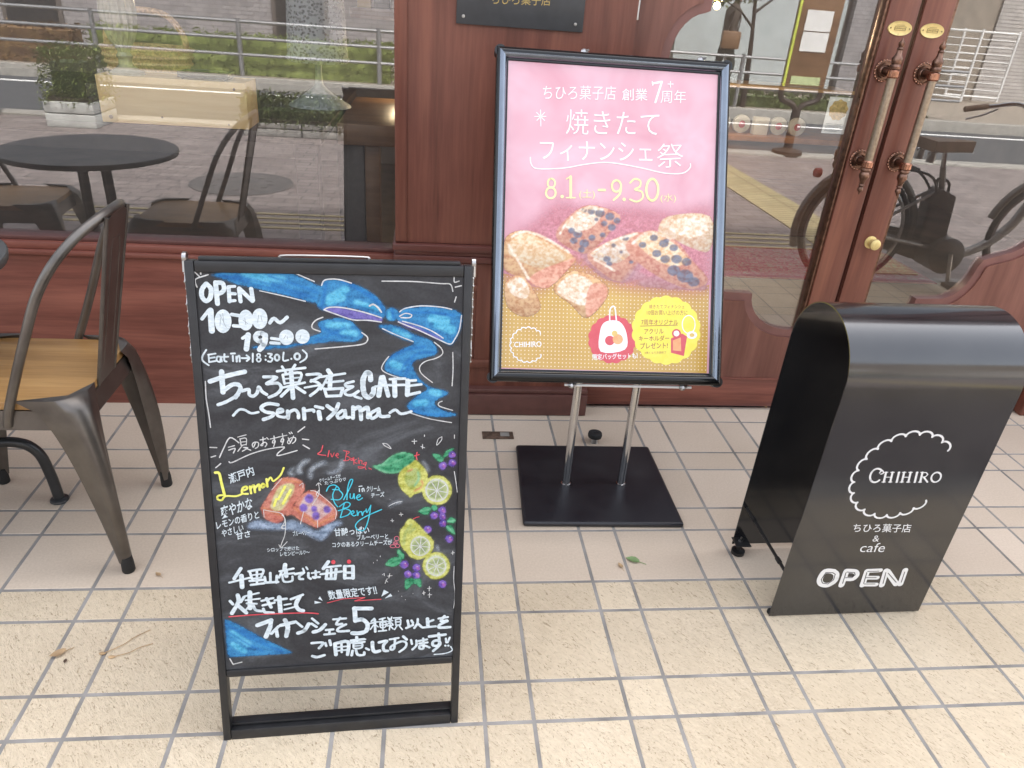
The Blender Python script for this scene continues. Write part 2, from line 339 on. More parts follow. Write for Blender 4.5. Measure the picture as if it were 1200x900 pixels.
def planter(x0, x1, y0, y1, h, hedge_h, label, mat, seed, stone='planterblock'):
    t = thing('planter', label, 'planter', ((x0+x1)/2, (y0+y1)/2, 0), 0, 'hedge planters along the road kerb')
    b = MB(); n = max(1, round((x1-x0)/.5))
    for k in range(n):
        a, c = x0+(x1-x0)*k/n, x0+(x1-x0)*(k+1)/n
        b.box(a+.006, c-.006, y0, y1, -.02, h*.5-.004, .008); b.box(a+.006, c-.006, y0, y1, h*.5+.004, h, .008)
    b.build('planter_box', M[stone], t)
    MB().box(x0+.03, x1-.03, y0+.03, y1-.03, h+.002, h+.03).build('soil', M['soil'], t)
    b = MB(); leaf_mass(b, ((x0+x1)/2, (y0+y1)/2, h+hedge_h/2), (x1-x0-.02, y1-y0, hedge_h), int(5200*(x1-x0)), .019, seed); leaf_mass(b, ((x0+x1)/2, (y0+y1)/2, h+hedge_h/2), (x1-x0+.05, y1-y0+.07, hedge_h+.07), int(1200*(x1-x0)), .02, seed+50); ho = b.build('hedge', M[mat], t, fix=False)
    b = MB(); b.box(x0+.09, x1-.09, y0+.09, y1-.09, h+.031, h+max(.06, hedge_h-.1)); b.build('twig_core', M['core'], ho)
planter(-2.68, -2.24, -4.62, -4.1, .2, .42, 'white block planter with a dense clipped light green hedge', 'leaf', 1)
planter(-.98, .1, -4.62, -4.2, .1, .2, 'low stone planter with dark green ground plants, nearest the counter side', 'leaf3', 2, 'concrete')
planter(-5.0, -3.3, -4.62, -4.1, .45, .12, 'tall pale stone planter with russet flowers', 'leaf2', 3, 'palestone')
def guard_rail(x0, x1, y, label):
    t = thing('guard_rail', label, 'guard rail', (x0, y, 0), 0, 'guard rails on the far kerb')
    n = int((x1-x0)/2)+1
    for k in range(n):
        MB().tube([(x0+k*2, y, 0), (x0+k*2, y, .78)], .035, 8).build('post', M['greymetal'], t)
    for z in (.3, .52, .74): MB().tube([(x0, y, z), (x1, y, z)], .022, 8).build('rail', M['greymetal'], t)
guard_rail(-10, 3, -8.85, 'grey three-bar guard rail in front of the brick apartment building')
guard_rail(3.6, 9.4, -8.85, 'grey three-bar guard rail in front of the pale shop panels')
def hedge(x0, x1, y, h, w, mat, label, seed):
    b = MB(); leaf_mass(b, ((x0+x1)/2, y, h/2), (x1-x0, w, h), int(700*(x1-x0)), .035, seed); b.box(x0+.05, x1-.05, y-w/2+.06, y+w/2-.06, 0, h-.06)
    tag(b.build('hedge_row', M[mat], None, fix=False), label, 'hedge', 'hedge rows along the far pavement')
hedge(-9.5, -4.4, -9.3, .5, .6, 'leaf2', 'long russet hedge row left of the far green one', 4); hedge(-4.2, 0.2, -9.3, .55, .6, 'leaf', 'light green hedge row across the road', 5); hedge(4.0, 9.0, -9.2, .22, .4, 'leaf3', 'low dark green hedge row below the shop panels', 6)
# opposite buildings
t = thing('apartment_building', 'grey brick apartment building with dark doorways across the road', 'building', (-5, -12, 0))
MB().box(-16, 3.2, -14, -12, 0, 5.2).build('wall', M['facade'], t)
for x in (-9.5, -6.2, -1.6, 1.2):
    d = MB().box(x-.5, x+.5, -12.02, -11.96, .1, 2.2).build('doorway', M['facadedark'], t); MB().box(x-.42, x+.42, -11.958, -11.94, .2, 2.1).build('door_panel', M['blackframe'], d)
MB().box(-16.1, 3.3, -14.1, -11.9, 5.2, 5.5).build('cornice', M['palestone'], t)
t = thing('shop_building', 'pale panelled shop building with brick pier across the road', 'building', (6.5, -12, 0))
MB().box(3.4, 9.4, -14, -11.6, 0, 5.2).build('wall', M['facadedark'], t)
for x0, x1 in ((3.6, 5.2), (5.3, 6.3), (6.4, 7.6), (7.7, 8.5)):
    MB().box(x0, x1, -11.6, -11.56, .15, 2.6).build('panel', M['facadepanel'], t)
MB().box(8.6, 9.3, -11.6, -11.45, 0, 5.2).build('pier', M['facade'], t)
MB().box(3.3, 9.5, -14.1, -11.4, 2.7, 3.2).build('canopy', M['white'], t)
t = thing('garage_building', 'tan building with a ribbed roller shutter across the road', 'building', (13, -13, 0))
MB().box(9.45, 22, -15, -13, 0, 5.4).build('wall', M['tanwall'], t)
MB().box(9.5, 10.9, -13, -12.7, 0, 5.4).build('brick_pier', M['facade'], t)
MB().box(12.6, 16.5, -13, -12.95, 0, 2.6).build('roller_shutter', M['shutter'], t)
t = thing('folding_gate', 'white tubular gate standing ajar beside the brick pier', 'gate', (11.3, -12.4, 0))
for k, (xa, ya, xb, yb) in enumerate(((10.9, -12.5, 11.6, -11.9), (11.7, -12.6, 12.7, -12.3))):
    f = MB()
    for z in (.12, 1.35): f.tube([(xa, ya, z), (xb, yb, z)], .022, 8)
    f.tube([(xa, ya, .05), (xa, ya, 1.4)], .025, 8); f.tube([(xb, yb, .05), (xb, yb, 1.4)], .025, 8)
    fr = f.build('gate_frame', M['white'], t); bb = MB()
    for j in range(1, 9): bb.tube([(xa, ya, .12+j*.137), (xb, yb, .12+j*.137)], .01, 6)
    bb.build('bars', M['white'], fr)
# tree
t = thing('street_tree', 'slim street tree with a loose olive crown across the road', 'tree', (5.75, -8.95, 0))
tk = MB(); tk.tube(smooth_pts([(5.78, -8.95, 0), (5.74, -8.96, .7), (5.68, -8.93, 1.2), (5.6, -8.95, 1.9)]), [.05, .05, .048, .046, .045, .042, .04, .038, .035, .032, .03, .03, .028, .026, .024, .02], 8)
for a, b_ in (((5.68, -8.93, 1.15), (5.1, -8.8, 1.5)), ((5.66, -8.93, 1.35), (6.15, -9.1, 1.7)), ((5.64, -8.94, 1.5), (5.4, -9.2, 2.0))): tk.tube([a, tuple((p+q)/2+.03 for p, q in zip(a, b_)), b_], [.022, .016, .008], 6)
tk.build('trunk', M['darkwood'], t)
cr = MB()
for i, (x, y, z, s_) in enumerate(((5.0, -8.85, 1.65, .7), (5.45, -8.9, 1.75, .8), (5.9, -9, 1.85, .8), (5.4, -9.1, 2.2, 1.0), (6.2, -9.05, 2.1, .8), (5.7, -8.9, 2.6, 1.0))): leaf_mass(cr, (x, y, z), (s_, s_, s_*.7), 420, .045, 20+i, 'ball')
cr.build('crown', M['leaf3'], t, fix=False)
# bus stop
t = thing('bus_stop', 'brown bus stop board with timetable sheets on a forked post at the kerb', 'bus stop', (4.66, -4.75, 0))
p = MB(); p.lathe((4.66, -4.75, 0), [(.16, 0), (.16, .03), (.05, .06), (.045, .45)], n=16); p.tube(smooth_pts([(4.66, -4.75, .42), (4.6, -4.75, .5), (4.46, -4.75, .56), (4.44, -4.75, .68)]), .03, 8); p.tube(smooth_pts([(4.66, -4.75, .42), (4.72, -4.75, .5), (4.86, -4.75, .56), (4.88, -4.75, .68)]), .03, 8); p.build('forked_post', M['darkwood'], t)
bdp = MB().box(4.43, 4.89, -4.78, -4.72, .68, 2.3, .01).build('board', M['brownwood'], t)
MB().box(4.42, 4.445, -4.72, -4.7, .68, 2.3).build('yellow_strip', plain('lime_yellow', (.55, .62, .08), .5), bdp)
for z0, z1 in ((1.02, 1.2), (1.21, 1.4)): MB().box(4.52, 4.8, -4.72, -4.712, z0, z1).build('timetable_sheet', M['white'], bdp)
MB().box(4.5, 4.82, -4.72, -4.708, .7, .78).build('number_plate', plain('pale_green_plate', (.5, .58, .3), .5), bdp)
# manhole
mh = MB(); mh.lathe((-.57, -2.28, -.02), [(.36, 0), (.36, .004), (.345, .006), (.34, .003), (.02, .003)], n=40)
for k in range(12):
    a = k*math.pi/6; mh.box(-.57+.2*math.cos(a)-.02, -.57+.2*math.cos(a)+.02, -2.28+.2*math.sin(a)-.02, -2.28+.2*math.sin(a)+.02, -.018, -.014)
tag(mh.build('manhole_cover', M['iron'], None), 'round dark iron manhole cover set in the brick pavement', 'manhole cover')
# ------------------------------------------------------------------ walking person (a reflection only)
def person():
    t = thing('person', 'person in a dark jacket walking with a brown shoulder bag across the road', 'person', (5.95, -10.6, 0))
    V = [(0, 0, .92), (0, 0, 1.15), (.02, 0, 1.38), (.04, 0, 1.47), (.06, 0, 1.53), (.07, 0, 1.6), (.08, 0, 1.68),
         (0, .09, .86), (.12, .1, .5), (.02, .1, .09), (.13, .1, .04), (0, -.09, .86), (-.08, -.1, .5), (-.32, -.1, .16), (-.26, -.1, .06),
         (.02, .19, 1.38), (-.06, .23, 1.1), (.06, .22, .87), (.1, .21, .8), (.02, -.19, 1.38), (.0, -.24, 1.1), (.2, -.2, 1.02), (.27, -.17, 1.0)]
    Ed = [(0, 1), (1, 2), (2, 3), (3, 4), (4, 5), (5, 6), (0, 7), (7, 8), (8, 9), (9, 10), (0, 11), (11, 12), (12, 13), (13, 14), (2, 15), (15, 16), (16, 17), (17, 18), (2, 19), (19, 20), (20, 21), (21, 22)]
    rad = [.14, .135, .15, .06, .058, .095, .075, .095, .065, .045, .04, .095, .065, .045, .04, .07, .05, .038, .036, .07, .05, .038, .036]
    me = bpy.data.meshes.new('body'); me.from_pydata([(5.95+x, -10.6+y, z) for x, y, z in V], Ed, []); o = bpy.data.objects.new('body', me); COL.objects.link(o)
    sk = o.modifiers.new('skin', 'SKIN'); 
    for i, sv in enumerate(me.skin_vertices[0].data): sv.radius = (rad[i], rad[i]*(.8 if i < 3 else 1)); sv.use_root = (i == 0)
    ss = o.modifiers.new('sub', 'SUBSURF'); ss.levels = 2; ss.render_levels = 2
    m, tt, bb = newmat('walker_clothes'); c = tt.nodes.new('ShaderNodeTexCoord'); sx = tt.nodes.new('ShaderNodeSeparateXYZ'); tt.links.new(c.outputs['Object'], sx.inputs[0])
    dv = N(tt, 'ShaderNodeMath', operation='DIVIDE'); tt.links.new(sx.outputs[2], dv.inputs[0]); dv.inputs[1].default_value = 1.8
    rc = ramp(tt, dv.outputs[0], [(0, (.02, .02, .02)), (.06, (.025, .035, .03)), (.5, (.06, .045, .035)), (.85, (.42, .27, .2))])
    for nd in tt.nodes:
        if nd.type == 'VALTORGB': nd.color_ramp.interpolation = 'CONSTANT'
    tt.links.new(rc, bb.inputs['Base Color']); bb.inputs['Roughness'].default_value = .85
    me.materials.append(m); o.parent = t; o.matrix_parent_inverse = parent_matrix(t).inverted()
    h = MB(); h.sphere((6.015, -10.6, 1.665), .105, (1, .92, 1)); h.build('hair', M['hair'], t)
    b = MB(); b.box(5.72, 6.05, -10.36, -10.25, .78, 1.06, .03); bag = b.build('shoulder_bag', M['brownwood'], t)
    MB().tube(smooth_pts([(5.8, -10.3, 1.05), (5.92, -10.38, 1.35), (5.98, -10.55, 1.45), (6.02, -10.36, 1.3), (5.98, -10.3, 1.05)]), .012, 6).build('strap', M['darkwood'], bag)
person()
# ================================================================== the shop
shop = thing('cafe_building', 'cafe shop front of red-brown wood panels with a big window and double glass doors', 'building', (1.2, .9, 0))
GW, GD = .93, .925     # planes of the window glass and the door glass
# wall below the window
b = MB(); b.box(-5, .668, .886, 1.0, 0, .512); b.build('wall_panel', M['wood_h'], shop)
b = MB(); b.box(-5, .668, .872, .95, .514, .53, .004); b.box(-5, .668, .882, .95, .53, .552, .003); b.build('window_sill', M['wood_h'], shop)
b = MB(); b.box(-5, .668, .9, .97, .552, .566, .003); b.build('glazing_bead', M['trim'], shop)
g = MB(); g.box(-5, .668, GW, GW+.008, .566, 2.25)
def glass_faces(mb):
    for f in mb.bm.faces:
        f.normal_update(); f.material_index = 0 if f.normal.y < -.9 else 1
bmesh.ops.recalc_face_normals(g.bm, faces=g.bm.faces); glass_faces(g); g.build('window_glass', [M['glass'], M['glassback']], shop, fix=False, sharp=0)
# pillar
b = MB(); b.box(.67, 1.338, .856, 1.0, .604, 2.6); b.build('pillar_panel', M['wood_v'], shop)
MB().box(.67, .705, .848, .8555, .606, 2.6, .002).build('pillar_edge', M['wood_v'], shop)
b = MB(); b.box(.662, 1.338, .838, 1.0, .58, .602, .004); b.box(.668, 1.338, .846, 1.0, .566, .58, .003); b.box(.664, 1.338, .842, 1.0, .545, .566, .004); b.build('moulding', M['mould'], shop)
b = MB(); b.box(.67, 1.338, .862, 1.0, .10, .545); b.build('lower_panel', M['wood_v'], shop)
b = MB()
for x0, x1 in ((.675, .74), (.93, .99), (1.27, 1.332)): b.box(x0, x1, .852, .8615, .2, .543, .003)
b.box(.675, 1.332, .8525, .861, .445, .47, .003); b.box(.675, 1.332, .8485, .8612, .175, .205, .004); b.box(.675, 1.332, .853, .861, .505, .543, .003); b.build('panel_frame', M['wood_v'], shop)
b = MB(); b.box(.672, 1.334, .828, 1.0, .002, .082, .003); b.box(.672, 1.334, .836, 1.0, .083, .1, .004); b.build('baseboard', M['trim'], shop)
# upper wall, canopy and right-hand jamb, inside
b = MB(); b.box(-5.1, 5.1, .86, 1.0, 2.6, 4.6); b.build('upper_wall', M['wood_v'], shop)
b = MB(); b.box(-5, .669, .88, 1.0, 2.25, 2.599); b.build('window_head', M['wood_h'], shop)
b = MB(); b.box(-5, 5, .7, .859, 2.62, 2.72, .01); b.build('awning', M['trim'], shop)
b = MB(); b.box(3.055, 3.13, .87, 1.0, 0, 2.599, .004); b.box(3.075, 3.115, .862, .8695, 0, 2.598, .002); b.build('door_jamb', M['wood_v'], shop)
b = MB(); b.box(3.131, 5.1, .886, 1.0, 0, 2.599); b.build('side_wall', M['wood_v'], shop)
b = MB(); b.box(1.339, 3.054, .9, 1.0, 2.35, 2.599); b.build('door_head', M['wood_h'], shop)
b = MB(); b.box(1.339, 3.054, .895, .99, .0, .006); b.build('threshold', M['steel'], shop)
b = MB(); b.box(-5.2, 5.2, .96, 6.0, -.05, -.003); b.build('interior_floor', plain('interior_floor_boards', (.22, .175, .14), .5, 0, .3, 4), shop)
b = MB(); b.box(-5, 5, 5.0, 5.1, -.02, 2.82); b.box(-5.1, -5, 1.0, 5.1, -.02, 2.82); b.box(5, 5.1, 1.0, 5.1, -.02, 2.82); b.build('interior_wall', plain('interior_wall_paint', (.24, .2, .17), .7, 0, .2, 3), shop)
b = MB(); b.box(-5.1, 5.1, 1.0, 5.1, 2.8, 4.6); b.build('interior_ceiling', M['darkwood'], shop)
# ------------------------------------------------------------------ doors: outline of the glass in the left leaf (x mirrored for the right leaf)
def arc(cx, cz, r, a0, a1, n=8, rz=None): return [(cx+r*math.cos(R(a0+(a1-a0)*k/n)), cz+(rz or r)*math.sin(R(a0+(a1-a0)*k/n))) for k in range(n+1)]
SX = 2.083     # edge of the meeting stile
def leaf_outline():
    pts = [(SX, .318)]+[(2.05, .318)]
    pts += arc(2.05, .45, .165, 270, 180, 8, .132)[1:]      # quarter bite up to the first step
    pts += [(1.80, .452)]+arc(1.80, .60, .105, 265, 190, 6, .148)
    pts += [(1.684, .60), (1.64, .615)]+arc(1.64, .82, .16, 262, 185, 7, .2)
    pts += [(1.463, .84), (1.455, 1.0), (1.463, 1.17)]+arc(1.56, 1.17, .096, 178, 96, 7, .125)[1:]
    pts += [(1.565, 1.30), (1.565, 1.75)]
    pts += arc(1.70, 1.75, .135, 180, 90, 6, .3)
    pts += [(SX, 2.05)]
    return pts       # runs clockwise seen from the street (from stile, along bottom to the outside, up and back)
def grow(pts, d):
    out = []; n = len(pts)
    for i in range(n):
        a, b_, c = Vector(pts[i-1]), Vector(pts[i]), Vector(pts[(i+1) % n])
        e1 = (b_-a).normalized(); e2 = (c-b_).normalized(); n1 = Vector((-e1.y, e1.x)); n2 = Vector((-e2.y, e2.x)); nn = n1+n2
        if nn.length < .3: nn = n1
        nn.normalize(); k = d/max(.55, nn.dot(n1)); out.append((b_.x+nn.x*k, b_.y+nn.y*k))
    def near(p):
        m = 9
        for i in range(n):
            a, b_ = Vector(pts[i-1]), Vector(pts[i]); e = b_-a; t = max(0, min(1, (Vector(p)-a).dot(e)/max(e.length_squared, 1e-12))); m = min(m, (Vector(p)-a-e*t).length)
        return m
    ok = [near(p) > abs(d)*.97 for p in out]
    for i in range(n):       # points that fell inside the band collapse onto the nearer good neighbour
        if not ok[i]:
            lo = next(j for j in range(1, n) if ok[(i-j) % n]); hi = next(j for j in range(1, n) if ok[(i+j) % n]); out[i] = out[(i-lo) % n] if lo <= hi else out[(i+hi) % n]
    return out
def holed(mb, outer, inner, y0, y1, fx):
    """solid frame between an outer rectangle outline and an inner hole"""
    polys = [[Vector((x, z, 0)) for x, z in outer], [Vector((x, z, 0)) for x, z in inner]]
    flat = [p for q in polys for p in q]; tri = tessellate_polygon(polys)
    F = [mb.bm.verts.new((fx(p.x), y0, p.y)) for p in flat]; B = [mb.bm.verts.new((fx(p.x), y1, p.y)) for p in flat]
    for a, b_, c in tri:
        for L in (F, B):
            try: mb.bm.faces.new((L[a], L[b_], L[c]))
            except ValueError: pass
    for lo, n in ((0, len(outer)), (len(outer), len(inner))):
        for k in range(n):
            i, j = lo+k, lo+(k+1) % n
            mb.bm.faces.new((F[i], F[j], B[j], B[i]))
def door_leaf(side):
    fx = (lambda x: x) if side == 0 else (lambda x: 4.38-x)
    hole = leaf_outline()
    x0, x1 = 1.345, 2.1845
    d = MB(); area = sum(hole[i-1][0]*hole[i][1]-hole[i][0]*hole[i-1][1] for i in range(len(hole)))
    sgn = 1 if area < 0 else -1
    mo = grow(hole, .03*sgn); mo = [(min(x, SX), z) for x, z in mo]; mo2 = [(min(x, SX+.001), z) for x, z in grow(hole, .027*sgn)]
    mo2 = [p for i, p in enumerate(mo2) if (Vector(p)-Vector(mo2[i-1])).length > 1e-4]
    holed(d, [(x0, .128), (x1, .128), (x1, 2.345), (x0, 2.345)], mo2, .905, .95, fx)
    leaf = d.build('door', M['wood_d'], shop, sharp=25); leaf['label'] = 'left glazed door leaf with a stepped wavy panel' if side == 0 else 'right glazed door leaf with brass knob'
    r_ = MB(); xa, xb = sorted((fx(x0), fx(x1))); r_.box(xa, xb, .904, .95, .008, .118, .002); r_.box(xa, xb, .9, .95, .119, .1275, .002); r_.build('bottom_rail', M['wood_h'], leaf)
    mo3 = [(x-.0005 if x < SX-.001 else x, z) for x, z in mo]
    f_ = MB()
    for ring_ in range(len(hole)-1):
        q4 = [mo3[ring_], mo3[ring_+1], hole[ring_+1], hole[ring_]]; A4 = [f_.bm.verts.new((fx(x), .911, z)) for x, z in q4]; B4 = [f_.bm.verts.new((fx(x), .95, z)) for x, z in q4]
        f_.bm.faces.new(A4); f_.bm.faces.new(B4[::-1]); f_.bm.faces.new((A4[2], A4[3], B4[3], B4[2])); f_.bm.faces.new((A4[0], A4[1], B4[1], B4[0]))
    bmesh.ops.remove_doubles(f_.bm, verts=f_.bm.verts, dist=1e-5); bmesh.ops.dissolve_degenerate(f_.bm, edges=f_.bm.edges, dist=1e-5)
    f_.build('glass_moulding', plain('moulding_tint', (.2, .088, .074), .32, 0, .15, 12) if side == 0 else bpy.data.materials['moulding_tint'], leaf, sharp=25)
    xa, xb = sorted((fx(1.41), fx(SX+.002))); g = MB(); g.box(xa, xb, GD, GD+.008, .29, 2.08); bmesh.ops.recalc_face_normals(g.bm, faces=g.bm.faces); glass_faces(g); g.build('glass_pane', [M['glass'], M['glassback']], leaf, fix=False, sharp=0)
    s_ = MB(); xa, xb = sorted((fx(2.0885), fx(2.1835))); s_.box(xa, xb, .893, .9045, .13, 2.34, .004); s_.build('meeting_stile', M['wood_v'], leaf)
    e_ = MB(); xa, xb = sorted((fx(2.079), fx(2.0875))); e_.box(xa, xb, .899, .93, .31, 2.06, .002); e_.build('bronze_edge', M['bronze'], leaf)
    hx = 2.124 if side == 0 else 2.252
    h = MB(); yb = .838
    h.lathe((hx, yb, .925), [(.0125, 0), (.0125, .238)], n=20, mi=1)
    for z in (.905, 1.166): h.lathe((hx, yb, z-.004), [(.0135, 0), (.0175, .004), (.0175, .02), (.0135, .024)], n=20, mi=2)
    for z0, s in ((1.188, 1), (.902, -1)):
        h.lathe((hx, yb, z0), [(.0155, 0), (.0165, .006), (.0125, .012), (.015, .018), (.0155, .028), (.0105, .036), (.0085, .042), (.0075, .05), (.0095, .053), (.006, .058), (.009, .064), (.0085, .07), (.003, .076), (.002, .082)], axis=(0, 0, s), n=18, mi=0)
    for z in (.917, 1.178):
        h.lathe((hx, .893, z), [(.031, 0), (.031, .004), (.027, .006), (.026, .004), (.022, .004), (.021, .009), (.017, .0095), (.015, .006), (.012, .008), (.01, .05), (.0155, .052)], axis=(0, -1, 0), n=28, mi=0)
        for k in range(20):
            a = k*math.pi/10; h.sphere((hx+.0295*math.cos(a), .889, z+.0295*math.sin(a)), .0032, mi=2, n=6)
    h.build('pull_handle', [M['bronze'], M['bronzebar'], M['copper']], leaf)
    px = 2.137 if side == 0 else 2.239
    p_ = MB(); p_.lathe((px, .893, 1.2935), [(.0375, 0), (.0375, .0025), (.036, .004), (.034, .0035), (.001, .0035)], axis=(0, -1, 0), n=36, sy=.53); p_.build('push_plate', M['brass'], leaf, sharp=60)
    q_ = MB()
    for zz, w in ((1.2985, .034), (1.2885, .034)): q_.box(px-w/2, px+w/2, .8885, .8892, zz-.0006, zz+.0006)
    for xx in (px-.017, px+.017): q_.box(xx-.0006, xx+.0006, .8885, .8892, 1.2885, 1.2985)
    rr = random.Random(side)
    for k in range(9): xx = px-.0145+k*.0036; q_.box(xx, xx+.0013, .8884, .8891, 1.2905+rr.random()*.002, 1.2965-rr.random()*.002)
    for k in range(8): xx = px-.012+k*.003; q_.box(xx, xx+.0014, .8884, .8891, 1.3015, 1.3028)
    for s in (-1, 1): q_.lathe((px+s*.0295, .8893, 1.2935), [(.0025, 0), (.0022, .001)], axis=(0, -1, 0), n=10)
    q_.build('plate_engraving', M['brassink'], leaf)
    if side == 1:
        k_ = MB(); k_.lathe((2.247, .893, .652), [(.021, 0), (.021, .003), (.014, .005), (.012, .018), (.016, .022), (.0185, .028), (.0175, .034), (.012, .037), (.003, .038)], axis=(0, -1, 0), n=28); k_.build('door_knob', M['brass'], leaf)
    if side == 0:
        k_ = MB(); k_.lathe((1.3445, .888, 1.264), [(.007, 0), (.0075, .004), (.0065, .012), (.0065, .17)], n=14); k_.build('hinge', M['steel'], leaf)
door_leaf(0); door_leaf(1)
